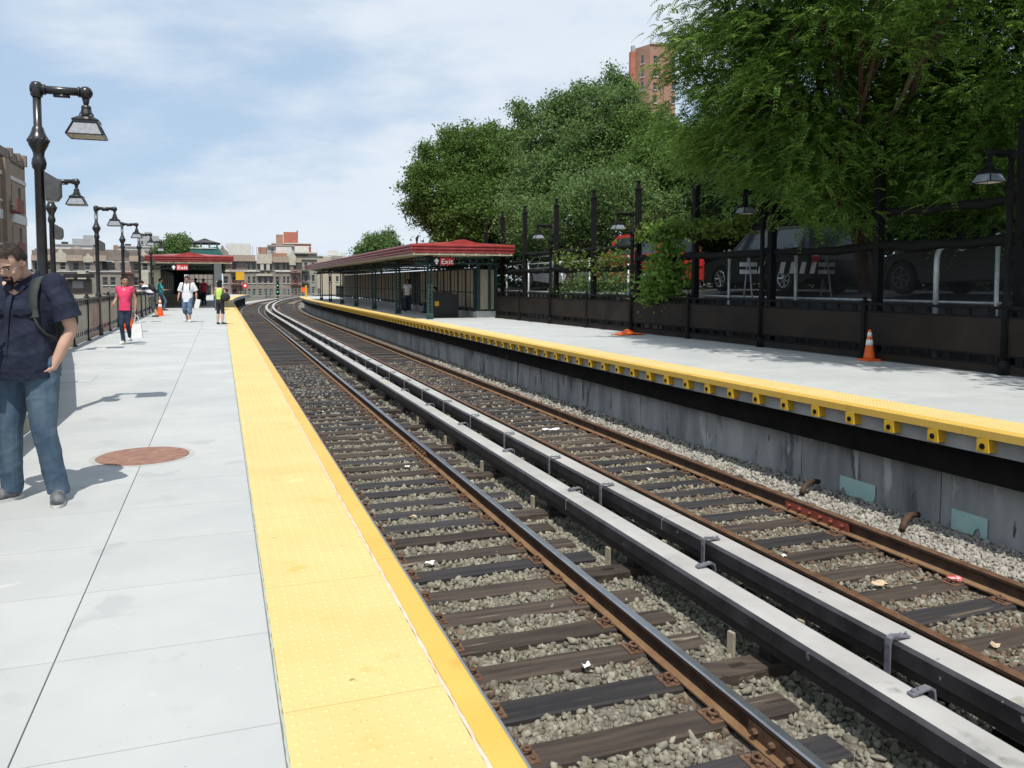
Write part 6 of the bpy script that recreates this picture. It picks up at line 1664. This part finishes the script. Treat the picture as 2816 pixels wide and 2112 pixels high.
M('hair_dark', (0.012, 0.009, 0.008), (0.028, 0.021, 0.018), scale=60, rough=0.85, spec=0.12, stretch=(1, 1, 4), bump=0.6, bscale=120, bdist=0.004)
M('hair_grizzle', (0.020, 0.016, 0.014), (0.075, 0.062, 0.052), scale=45, rough=0.85, spec=0.12, stretch=(1, 1, 3), bump=0.6, bscale=120, bdist=0.004, coord='O', lo=0.42, hi=0.72)
M('sole', (0.55, 0.55, 0.54), rough=0.7)
SK = [0]
def person(label, loc, rz, H=1.75, wide=1.0, skin='skin_light', lean=0.0, twist=0.0, hpitch=0.0, hyaw=0.0, arms=None, legs=None, shirt='shirt', pants='pants', shoes='shoe_dark',
           sleeve=0.55, sleeve_r=1.0, pant_len=1.0, flare=1.0, hair='short', hairmat='hair_dark', vox=0.013, seat=0.0, belly=0.0, shirt_hem=0.0, shirt_noise=0.0025, fingers=True, waist=1.0, tank=False, hdrop=0.0):
    k = H / 1.75
    t_ = thing('person', label, 'person', loc, rz, 'people on the platforms')
    PZ = 0.93 - seat
    T = Matrix.Translation((0, 0, PZ)) @ Matrix.Rotation(-lean, 4, 'X') @ Matrix.Rotation(twist, 4, 'Z')
    tp = lambda x, y, z: T @ Vector((x, y, z))                 # torso frame, z from the pelvis
    SH = {1: tp(0.185 * wide, -0.005, 0.50), -1: tp(-0.185 * wide, -0.005, 0.50)}
    arms = arms or {}; legs = legs or {}
    EL = {s: (Vector(arms[s][0]) if s in arms else SH[s] + Vector((0.05 * s, -0.02, -0.29))) for s in (1, -1)}
    WR = {s: (Vector(arms[s][1]) if s in arms else EL[s] + Vector((0.01 * s, 0.05, -0.25))) for s in (1, -1)}
    HIP = {s: Vector((0.092 * s * wide, 0, PZ - 0.03)) for s in (1, -1)}
    KN = {s: (Vector(legs[s][0]) if s in legs else Vector((0.10 * s, 0.02, 0.49))) for s in (1, -1)}
    AN = {s: (Vector(legs[s][1]) if s in legs else Vector((0.11 * s, -0.02, 0.085))) for s in (1, -1)}
    TD = {s: (Vector(legs[s][2]) if s in legs and len(legs[s]) > 2 else Vector((0.25 * s, 1, 0))).normalized() for s in (1, -1)}
    root = bpy.data.objects.new('t', None)
    bpy.data.objects.remove(root)
    # --- body, one continuous surface
    m_ = MB()
    neck = tp(0, -0.01, 0.54)
    Rh = (T.to_3x3() @ Matrix.Rotation(hyaw, 3, 'Z') @ Matrix.Rotation(-hpitch, 3, 'X'))
    HC = neck + T.to_3x3() @ Vector((0, 0.015 + 0.05 * math.sin(hpitch) + hdrop * 0.5, 0.055 - hdrop)) + Rh @ Vector((0, 0.015, 0.10))
    limb(m_, [tp(0, -0.015, 0.44), neck, HC + Rh @ Vector((0, -0.02, -0.06))], [0.075, 0.056, 0.054])
    e = lambda c, r: m_.ell(HC + Rh @ Vector(c), r, rot=Rh, seg=16, rings=12)
    e((0, -0.005, 0.03), (0.076, 0.096, 0.092)); e((0, 0.024, -0.042), (0.060, 0.066, 0.074)); e((0, 0.064, -0.090), (0.027, 0.022, 0.021)); e((0, 0.096, -0.016), (0.013, 0.020, 0.025))
    e((0, 0.076, 0.024), (0.055, 0.018, 0.013)); e((0.034, 0.066, -0.030), (0.024, 0.02, 0.022)); e((-0.034, 0.066, -0.030), (0.024, 0.02, 0.022)); e((0, 0.086, -0.058), (0.022, 0.010, 0.012))
    for s in (1, -1): e((0.077 * s, -0.008, -0.008), (0.011, 0.020, 0.032))
    limb(m_, [tp(0, 0, 0.02), tp(0, 0, 0.25), tp(0, -0.005, 0.42)], [0.105, 0.10, 0.11])
    for s in (1, -1):
        limb(m_, [tp(0.06 * s, 0, 0.46), SH[s], SH[s].lerp(EL[s], 0.5), EL[s], EL[s].lerp(WR[s], 0.4), WR[s]], [0.06, 0.054 * wide, 0.047 * wide, 0.040, 0.040, 0.027])
        d = (WR[s] - EL[s]).normalized(); nr = Vector((-s, 0.2, 0)) if abs(d.z) > 0.5 else Vector((0, 0, 1 if s in arms and len(arms[s]) > 2 and arms[s][2] == 'up' else -1))
        if fingers: hand(m_, WR[s] - d * 0.01, d, nr, 0.75 if s in arms and len(arms[s]) > 2 else 0.35, 1.0, s if abs(d.z) > 0.5 else -s)
        else: m_.ell(WR[s] + d * 0.08, (0.03, 0.03, 0.08), rot=d.to_track_quat('Z', 'Y').to_matrix())
        limb(m_, [Vector((0.05 * s, 0, PZ + 0.03)), HIP[s], HIP[s].lerp(KN[s], 0.5), KN[s], KN[s].lerp(AN[s], 0.35) + Vector((0, -0.012, 0)), AN[s]], [0.09, 0.088, 0.072, 0.053, 0.054, 0.036])
        limb(m_, [AN[s], AN[s] + TD[s] * 0.10 + Vector((0, 0, -0.05))], [0.034, 0.026])
    b_ = remesh(m_, 'body', skin, vox, 4, parent=t_)
    # --- trousers
    m_ = MB()
    loft(m_, [(-0.13, 0.12 * wide, 0.10, 0, 0), (-0.06, 0.172 * wide, 0.125, 0, -0.01), (0.03, 0.172 * wide, 0.12, 0, -0.005), (0.10, 0.155 * wide, 0.108, 0, 0)], Matrix.Translation((0, 0, PZ)))
    for s in (1, -1):
        pts = [HIP[s] + Vector((0, 0, 0.02)), HIP[s].lerp(KN[s], 0.5), KN[s]]; rr = [0.105 * wide, 0.092 * wide, 0.070 * flare]
        if pant_len >= 1: pts += [KN[s].lerp(AN[s], 0.5), AN[s] + Vector((0, 0, 0.0))]; rr += [0.066 * flare, 0.064 * flare]
        else: pts += [KN[s].lerp(AN[s], max(0.05, pant_len))]; rr += [0.075 * flare]
        limb(m_, pts, rr) if pant_len < 1 else m_.tube(pts + [pts[-1] - Vector((0, 0, 0.035))], rr + [0.06 * flare], 14)
        if pant_len >= 1:
            for p, r in zip(pts[:-1], rr): m_.ell(p, (r, r, r), seg=14, rings=8)
    remesh(m_, 'trousers', pants, vox, 4, shirt_noise * 0.8, parent=t_)
    # --- shirt
    m_ = MB(); w = wide
    if tank:
        rings = [(-0.02 - shirt_hem, 0.17 * w, 0.12, 0, 0), (0.12, 0.15 * w, 0.115, 0, 0), (0.30, 0.168 * w, 0.13, 0, 0.0), (0.40, 0.165 * w, 0.125, 0, -0.005), (0.475, 0.13 * w, 0.085, 0, -0.015), (0.50, 0.10 * w, 0.06, 0, -0.02)]
    else:
        rings = [(-0.05 - shirt_hem, 0.186 * w, 0.138 + belly, 0, belly * 0.6), (0.06, 0.182 * w * (0.5 + 0.5 * waist), 0.136 + belly, 0, belly * 0.7), (0.18, 0.176 * w * waist, 0.130 + belly * 0.7, 0, belly * 0.5), (0.32, 0.190 * w, 0.134 + belly * 0.3, 0, belly * 0.2),
                 (0.43, 0.198 * w, 0.118, 0, -0.005), (0.50, 0.165 * w, 0.085, 0, -0.015), (0.545, 0.085, 0.066, 0, -0.015)]
    loft(m_, rings, T)
    if not tank:
        for s in (1, -1):
            full = SH[s].lerp(EL[s], min(1, sleeve)); pts = [tp(0.13 * s * w, -0.01, 0.46), SH[s], SH[s].lerp(full, 0.55), full]; rr = [0.085, 0.078 * w, 0.074 * w * sleeve_r, 0.076 * w * sleeve_r]
            if sleeve > 1: pts += [EL[s].lerp(WR[s], sleeve - 1)]; rr += [0.055]
            m_.tube(pts, rr, 14)
            for p, r in zip(pts[:-1], rr): m_.ell(p, (r, r, r), seg=14, rings=8)
    remesh(m_, 'shirt', shirt, vox, 4, shirt_noise, parent=t_)
    # --- shoes
    for s in (1, -1):
        m_ = MB(); d = TD[s]; rot = Matrix((Vector((d.y, -d.x, 0)), d, Vector((0, 0, 1)))).transposed()
        a = Vector((AN[s].x, AN[s].y, AN[s].z - 0.085))
        m_.ell(a + d * 0.075 + Vector((0, 0, 0.046)), (0.046, 0.145, 0.046), rot=rot); m_.ell(a + d * 0.0 + Vector((0, 0, 0.065)), (0.042, 0.066, 0.06), rot=rot); m_.ell(a + d * 0.15 + Vector((0, 0, 0.036)), (0.045, 0.065, 0.034), rot=rot)
        sh_ = remesh(m_, 'shoe', shoes, 0.009, 3, parent=t_)
        m_ = MB(); m_.prism([(0.047 * math.sin(q) * (1.0 if abs(q) < 9 else 1), 0.075 + 0.155 * math.cos(q)) for q in [2 * math.pi * i / 18 for i in range(18)]], 0.022, (a, rot @ Vector((1, 0, 0)), d, (0, 0, 1)))
        so = m_.obj('sole', 'sole', sh_)
    # --- face and hair
    m_ = MB()
    for s in (1, -1): m_.ell(HC + Rh @ Vector((0.031 * s, 0.083, 0.004)), (0.012, 0.009, 0.007), rot=Rh, seg=8, rings=6)
    m_.obj('eyes', 'eye_dark', t_, True)
    m_ = MB(); m_.ell(HC + Rh @ Vector((0, 0.093, -0.060)), (0.021, 0.006, 0.006), rot=Rh, seg=10, rings=6); m_.obj('mouth', 'lip', t_, True)
    SK[0] += 1
    hs = hair_shell(HC, Rh, 1.0, seed=SK[0], front=0.62 if hair == 'receding' else 0.48, back=-0.6, thick=0.010 if hair != 'long' else 0.022, jag=0.05)
    h_ = hs.obj('hair', hairmat, t_, True)
    if hair == 'bun':
        m_ = MB(); m_.ell(HC + Rh @ Vector((0, -0.05, 0.15)), (0.055, 0.055, 0.045), rot=Rh); m_.obj('bun', hairmat, t_, True)
    if hair == 'long':
        m_ = MB(); m_.ell(HC + Rh @ Vector((0, -0.035, -0.05)), (0.098, 0.085, 0.135), rot=Rh); m_.ell(HC + Rh @ Vector((0, -0.02, 0.03)), (0.10, 0.105, 0.105), rot=Rh)
        remesh(m_, 'hair_length', hairmat, 0.012, 3, 0.002, parent=t_)
    t_.scale = (k, k, k)
    return t_, dict(T=T, HC=HC, Rh=Rh, SH=SH, EL=EL, WR=WR, HIP=HIP, k=k)
def band(m_, pts, wd, th, up):
    """flat strap along pts, width wd across; up = list of outward normals"""
    o = len(m_.v); n = len(pts)
    for i, p in enumerate(pts):
        p = Vector(p); d = (Vector(pts[min(i + 1, n - 1)]) - Vector(pts[max(i - 1, 0)])).normalized(); u = Vector(up[i]).normalized(); x = d.cross(u).normalized()
        for (a, b) in ((-1, 0), (1, 0), (1, 1), (-1, 1)): m_.v.append(tuple(p + x * a * wd / 2 + u * b * th))
    for i in range(n - 1):
        for q in range(4):
            a, b = o + i * 4 + q, o + i * 4 + (q + 1) % 4; m_.f.append((a, b, b + 4, a + 4)); m_.m.append(0)
    m_.f += [(o, o + 1, o + 2, o + 3), tuple(o + (n - 1) * 4 + q for q in (3, 2, 1, 0))]; m_.m += [0, 0]

M('skin_light', (0.50, 0.30, 0.225), (0.56, 0.35, 0.27), scale=9, rough=0.55, coord='O'); M('skin_tan', (0.36, 0.20, 0.13), (0.41, 0.235, 0.155), scale=9, rough=0.55, coord='O')
M('skin_dark', (0.12, 0.07, 0.05), (0.16, 0.095, 0.065), scale=9, rough=0.5, coord='O')
M('navy_shirt', (0.010, 0.013, 0.026), (0.024, 0.029, 0.052), scale=7, rough=0.85, bump=0.5, bscale=22, bdist=0.012, coord='O', spec=0.2)
M('jeans', (0.045, 0.080, 0.125), (0.13, 0.19, 0.25), scale=3.2, rough=0.9, bump=0.4, bscale=45, bdist=0.006, coord='O', lo=0.38, hi=0.72, stretch=(1.4, 1.4, 0.8))
M('jeans_dark', (0.012, 0.022, 0.045), (0.03, 0.05, 0.085), scale=4, rough=0.9, coord='O', bump=0.3, bscale=40, bdist=0.006)
M('jeans_mid', (0.05, 0.09, 0.16), (0.12, 0.18, 0.27), scale=5, rough=0.9, coord='O', bump=0.3, bscale=40, bdist=0.006)
M('pink_shirt', (0.62, 0.035, 0.115), (0.70, 0.055, 0.15), scale=5, rough=0.8, coord='O', bump=0.3, bscale=25, bdist=0.01)
M('white_shirt', (0.62, 0.62, 0.66), (0.70, 0.70, 0.73), scale=5, rough=0.85, coord='O', bump=0.3, bscale=20, bdist=0.01)
M('lime_top', (0.42, 0.62, 0.10), (0.48, 0.70, 0.14), scale=5, rough=0.8, coord='O'); M('black_cloth', (0.014, 0.014, 0.016), (0.026, 0.026, 0.028), scale=6, rough=0.85, coord='O')
M('teal_shirt', (0.02, 0.24, 0.25), (0.03, 0.30, 0.31), scale=5, rough=0.85, coord='O'); M('grey_shorts', (0.05, 0.055, 0.055), (0.075, 0.08, 0.08), scale=5, rough=0.9, coord='O')
M('shoe_dark', (0.02, 0.02, 0.022), (0.035, 0.035, 0.035), scale=9, rough=0.6); M('shoe_grey', (0.055, 0.058, 0.065), (0.20, 0.21, 0.22), scale=22, rough=0.6, coord='O'); M('shoe_white', (0.6, 0.6, 0.58), (0.68, 0.68, 0.66), scale=9, rough=0.6)
M('red_trim', (0.42, 0.02, 0.02), rough=0.5); M('phone_black', (0.012, 0.012, 0.014), rough=0.2); M('steel_thin', (0.45, 0.45, 0.46), rough=0.25, metal=0.9)
mt = M('striped_shirt', (0.02, 0.022, 0.05), (0.65, 0.65, 0.66), scale=0.01, rough=0.85, coord='O')
_n = mt.node_tree.nodes; _l = mt.node_tree.links
_w = _n.new('ShaderNodeTexWave'); _w.wave_type = 'BANDS'; _w.bands_direction = 'Z'; _w.inputs['Scale'].default_value = 1.25
_tc = _n.new('ShaderNodeTexCoord'); _l.new(_tc.outputs['Object'], _w.inputs['Vector'])
_rp = [q for q in _n if q.type == 'VALTORGB'][0]; _rp.color_ramp.elements[0].position = 0.49; _rp.color_ramp.elements[1].position = 0.51; _l.new(_w.outputs['Fac'], _rp.inputs[0])

# 1. man in navy shirt, looking down at his phone
MX, MY = -3.30, 5.50
man, J = person('man in navy shirt and jeans looking down at his phone, at the left edge', (MX, MY, 0), R(170), H=1.82, wide=1.12, skin='skin_light', hpitch=R(33), hyaw=R(4), hdrop=0.035, hair='receding', hairmat='hair_grizzle',
                arms={1: ((0.29, 0.13, 1.13), (0.07, 0.30, 1.20), 'up'), -1: ((-0.290, -0.05, 1.14), (-0.198, 0.015, 0.895))},
                legs={1: ((0.115, 0.04, 0.49), (0.155, 0.0, 0.085), (0.35, 1, 0)), -1: ((-0.125, 0.03, 0.49), (-0.175, -0.02, 0.085), (-0.75, 1, 0))},
                shirt='navy_shirt', pants='jeans', shoes='shoe_grey', sleeve=0.80, sleeve_r=1.12, flare=1.16, vox=0.0075, belly=0.035, shirt_hem=0.06, shirt_noise=0.0055)
T, HC, Rh = J['T'], J['HC'], J['Rh']; tp = lambda x, y, z: T @ Vector((x, y, z))
m_ = MB()                                             # collar wings
for s in (1, -1):
    band(m_, [tp(0.015 * s, -0.085, 0.575), tp(0.062 * s, -0.055, 0.565), tp(0.078 * s, 0.0, 0.545), tp(0.055 * s, 0.068, 0.505), tp(0.022 * s, 0.105, 0.462)], 0.05, 0.006, [(0, -1, 0.3), (s * 0.6, -0.6, 0.4), (s, 0.1, 0.5), (s * 0.6, 0.7, 0.5), (s * 0.2, 1, 0.5)])
m_.obj('collar', 'navy_shirt', man)
for s in (1, -1):
    m_ = MB(); m_.prism([(-0.06, 0), (0.06, 0), (0.062, -0.028), (0, -0.045), (-0.062, -0.028)], 0.006, (tp(0.095 * s, 0.150, 0.345), (1, -0.18 * s, 0), (0, 0.06, 1), (0, 1, 0))); m_.obj('pocket_flap', 'navy_shirt', man)
m_ = MB(); band(m_, [tp(0, 0.122, 0.44), tp(0, 0.152, 0.34), tp(0, 0.172, 0.20), tp(0, 0.185, 0.05)], 0.032, 0.005, [(0, 1, 0.2)] * 4); m_.obj('placket', 'navy_shirt', man)
m_ = MB(); st = [tp(-0.155, -0.125, 0.30), tp(-0.150, -0.12, 0.46), tp(-0.142, -0.06, 0.530), tp(-0.140, 0.0, 0.540), tp(-0.141, 0.045, 0.525), tp(-0.144, 0.072, 0.495), tp(-0.150, 0.102, 0.43), tp(-0.157, 0.116, 0.35), tp(-0.163, 0.117, 0.29)]
band(m_, st, 0.058, 0.014, [(0, -1, 0), (0, -1, 0.4), (0, -0.5, 1), (0, 0.1, 1), (0, 0.5, 0.9), (0, 0.8, 0.6), (0, 1, 0.3), (0, 1, 0.1), (-0.1, 1, 0)])
M('strap', (0.020, 0.028, 0.026), (0.035, 0.045, 0.042), scale=20, rough=0.8, coord='O')
m_.tube([tp(-0.163, 0.122, 0.30), tp(-0.175, 0.112, 0.24), tp(-0.195, 0.075, 0.185), tp(-0.212, 0.0, 0.15)], 0.010, 6)
o = m_.obj('backpack_strap', 'strap', man, True); o['label'] = 'dark padded strap over his left shoulder'
m_ = MB(); m_.ell(tp(0, -0.24, 0.28), (0.17, 0.12, 0.24)); m_.obj('backpack', 'strap', man, True)
m_ = MB()                                              # goatee
m_.ell(HC + Rh @ Vector((0, 0.078, -0.095)), (0.024, 0.016, 0.022), rot=Rh, seg=12, rings=8); m_.ell(HC + Rh @ Vector((0, 0.097, -0.048)), (0.026, 0.005, 0.005), rot=Rh, seg=12, rings=8)
for s in (1, -1): m_.ell(HC + Rh @ Vector((0.025 * s, 0.083, -0.068)), (0.006, 0.008, 0.022), rot=Rh, seg=8, rings=6)
m_.obj('goatee', 'hair_dark', man, True)
m_ = MB()                                              # glasses
for s in (1, -1):
    c = Vector((0.032 * s, 0.104, 0.0)); ring = [HC + Rh @ (c + Vector((0.024 * math.cos(a), -0.01 * abs(math.cos(a)) * 0, 0.016 * math.sin(a)))) for a in [2 * math.pi * i / 16 for i in range(17)]]
    m_.tube(ring, 0.0016, 5); m_.tube([HC + Rh @ Vector((0.056 * s, 0.102, 0.004)), HC + Rh @ Vector((0.080 * s, 0.06, 0.004)), HC + Rh @ Vector((0.084 * s, -0.01, 0.002))], 0.0018, 5)
m_.tube([HC + Rh @ Vector((-0.008, 0.104, 0.004)), HC + Rh @ Vector((0.008, 0.104, 0.004))], 0.0016, 5)
m_.obj('glasses', 'steel_thin', man, True)
m_ = MB()
for s in (1, -1): band(m_, [HC + Rh @ Vector((0.012 * s, 0.091, 0.024)), HC + Rh @ Vector((0.03 * s, 0.090, 0.029)), HC + Rh @ Vector((0.052 * s, 0.078, 0.024))], 0.008, 0.004, [Rh @ Vector((0, 1, 0.2))] * 3)
m_.obj('eyebrows', 'hair_dark', man)
wr = man.matrix_world if False else None
ph = Vector((0.03, 0.40, 1.235)) * J['k']; rzm = Matrix.Rotation(R(170), 3, 'Z'); pw_ = Vector((MX, MY, 0)) + rzm @ ph
phn = thing('phone', 'black phone held by the man in the navy shirt', 'phone', pw_, R(170)); 
m_ = MB(); m_.box((0, 0, 0), (0.068, 0.13, 0.011), rot=Matrix.Rotation(R(25), 3, 'X')); m_.obj('case', 'phone_black', phn)

def on(s, d, z=0): p = P(s, d, z); return (p.x, p.y, p.z)
# 2. woman in pink
q = (-9.36, 19.6, 0)
pk, J = person('woman in pink top and dark jeans walking toward the camera', q, R(188), H=1.66, wide=0.86, skin='skin_tan', hyaw=R(38), hair='bun', arms={1: ((0.225, -0.04, 1.16), (0.235, 0.16, 1.02)), -1: ((-0.235, -0.07, 1.14), (-0.235, -0.03, 0.88))},
              legs={1: ((0.07, 0.10, 0.49), (0.055, 0.02, 0.085), (0.1, 1, 0)), -1: ((-0.055, 0.02, 0.50), (-0.03, -0.24, 0.16), (0, 1, 0))},
              shirt='pink_shirt', pants='jeans_dark', shoes='shoe_white', sleeve=0.34, sleeve_r=0.95, flare=0.86, shirt_hem=0.02, vox=0.011, waist=0.80)
bg_ = thing('shopping_bag', 'white plastic bag carried by the woman in pink', 'bag', (q[0] + 0.30, q[1] - 0.06, 0), 0.2)
m_ = MB(); m_.box((0, 0, 0.32), (0.26, 0.09, 0.34), top=(0.75, 0.6)); m_.obj('sack', 'paper_white', bg_)
m_ = MB(); m_.tube([(-0.08, 0, 0.48), (-0.03, 0, 0.68), (-0.05, 0, 0.74), (0.02, 0, 0.68), (0.08, 0, 0.48)], 0.008, 6); m_.obj('handle', 'paper_white', bg_)
# 3. man in white T-shirt
q = (-12.25, 30.6, 0)
wt, J = person('man in white T-shirt and denim shorts walking toward the camera', q, R(184), H=1.74, wide=1.12, skin='skin_tan', hpitch=R(4), arms={1: ((0.30, -0.03, 1.15), (0.31, 0.10, 0.92)), -1: ((-0.31, -0.05, 1.15), (-0.34, 0.03, 0.90))},
              legs={1: ((0.10, 0.06, 0.48), (0.10, -0.22, 0.17), (0.1, 1, -0.2)), -1: ((-0.11, 0.12, 0.50), (-0.12, 0.16, 0.085), (-0.2, 1, 0))},
              shirt='white_shirt', pants='jeans_mid', shoes='shoe_white', pant_len=0.30, flare=1.25, sleeve=0.9, sleeve_r=1.15, shirt_hem=0.12, vox=0.012)
T = J['T']; tp = lambda x, y, z: T @ Vector((x, y, z))
for s in (1, -1):
    m_ = MB(); band(m_, [tp(0.12 * s, -0.06, 0.535), tp(0.12 * s, 0.06, 0.535), tp(0.125 * s, 0.125, 0.42), tp(0.14 * s, 0.142, 0.28)], 0.035, 0.012, [(0, -0.3, 1), (0, 0.4, 1), (0, 1, 0.3), (0, 1, 0)]); m_.obj('backpack_strap', 'strap', wt)
nw = thing('newspaper', 'folded newspaper held by the man in the white T-shirt', 'newspaper', (q[0] + 0.41, q[1] - 0.12, 0), 0.3)
m_ = MB(); m_.box((0, 0, 0.70), (0.17, 0.02, 0.34), rot=Matrix.Rotation(R(14), 3, 'Y')); m_.obj('sheets', 'paper_white', nw)
# 4. woman in lime top, back to the camera
q = (-10.38, 28.8, 0)
lm, J = person('woman in lime top and black shorts with her back to the camera', q, R(-14), H=1.58, wide=0.9, skin='skin_light', hair='long', arms={1: ((0.25, 0.05, 1.16), (0.16, 0.26, 1.22)), -1: ((-0.25, 0.03, 1.15), (-0.15, 0.24, 1.20))},
              shirt='lime_top', pants='black_cloth', shoes='shoe_dark', pant_len=0.06, flare=1.0, tank=True, vox=0.012, shirt_hem=0.04)
hb = thing('shoulder_bag', 'black shoulder bag on the woman in lime', 'bag', (q[0] + 0.22, q[1] - 0.08, 0), 0.3)
m_ = MB(); m_.ell((0, 0, 0.98), (0.17, 0.09, 0.15)); m_.obj('sack', 'black_cloth', hb, True)
m_ = MB(); m_.tube([(-0.1, 0.0, 1.08), (-0.06, 0.02, 1.30), (0.02, 0.03, 1.28), (0.10, 0.0, 1.08)], 0.012, 6); m_.obj('strap', 'black_cloth', hb)
# 5. man leaning on the fence, 6. man in teal
p = P(38.0, -3.62, 0)
ln_, J = person('man in striped shirt with backpack leaning on the left fence', (p.x, p.y, 0), R(100), H=1.74, skin='skin_light', lean=R(38), arms={1: ((0.26, 0.52, 1.10), (0.22, 0.74, 1.18)), -1: ((-0.25, 0.52, 1.10), (-0.2, 0.74, 1.18))},
               legs={1: ((0.10, 0.03, 0.49), (0.12, -0.10, 0.085)), -1: ((-0.10, -0.02, 0.49), (-0.12, -0.18, 0.085))}, shirt='striped_shirt', pants='grey_shorts', pant_len=0.2, flare=1.25, sleeve=0.8, vox=0.013)
T = J['T']; m_ = MB(); m_.ell(T @ Vector((0, -0.20, 0.30)), (0.15, 0.11, 0.22), rot=T.to_3x3()); m_.obj('backpack', 'black_cloth', ln_, True)
p = P(46.5, -3.85, 0)
person('man in teal shirt and pale jeans leaning back on the left fence', (p.x, p.y, 0), R(-60), H=1.72, skin='skin_tan', lean=R(-6), hpitch=R(20), arms={1: ((0.25, 0.10, 1.12), (0.12, 0.32, 1.14)), -1: ((-0.25, 0.10, 1.12), (-0.1, 0.32, 1.14))},
       legs={1: ((0.10, 0.22, 0.50), (0.11, 0.10, 0.085)), -1: ((-0.10, 0.12, 0.48), (-0.12, 0.16, 0.085))}, shirt='teal_shirt', pants='jeans', sleeve=0.8, vox=0.013)
# 7. figures under the canopies
for i, (s, d, rz_, lab, sh_, pt_) in enumerate(((54.5, -2.9, 200, 'dark clothed person standing under the left canopy at left', 'black_cloth', 'black_cloth'), (55.5, -1.9, 160, 'person in red top standing under the left canopy at right', 'pink_shirt', 'jeans_dark'),
                                          (58.5, -2.45, 20, 'tall dark person standing deep under the left canopy', 'grey_shorts', 'jeans_dark'))):
    p = P(s, d, 0); person(lab, (p.x, p.y, 0), R(rz_), H=1.70 + 0.05 * i, skin='skin_tan', shirt=sh_, pants=pt_, vox=0.02, fingers=False)
p = P(41.6, 8.3, 0); person('person in white top standing in the shade of the right canopy', (p.x, p.y, 0), R(170), H=1.66, wide=0.9, skin='skin_tan', shirt='white_shirt', pants='jeans_dark', hair='long', vox=0.018, fingers=False)
for i, ds in enumerate((-0.45, 0.35)):
    p = P(38.2 + ds, 8.92, 0)
    person(['person in dark clothes seated at the near end of the bench', 'person in dark clothes seated at the far end of the bench'][i], (p.x, p.y, 0), A0 + R(90), H=1.70, skin='skin_tan', seat=0.40, lean=R(12), shirt='grey_shorts' if i else 'black_cloth', pants='jeans_dark',
           legs={1: ((0.13, 0.44, 0.49), (0.14, 0.46, 0.085), (0, 1, 0)), -1: ((-0.13, 0.44, 0.49), (-0.14, 0.50, 0.085), (0, 1, 0))}, arms={1: ((0.25, 0.12, 0.76), (0.12, 0.34, 0.66)), -1: ((-0.25, 0.12, 0.76), (-0.12, 0.34, 0.66))}, vox=0.018, fingers=False)
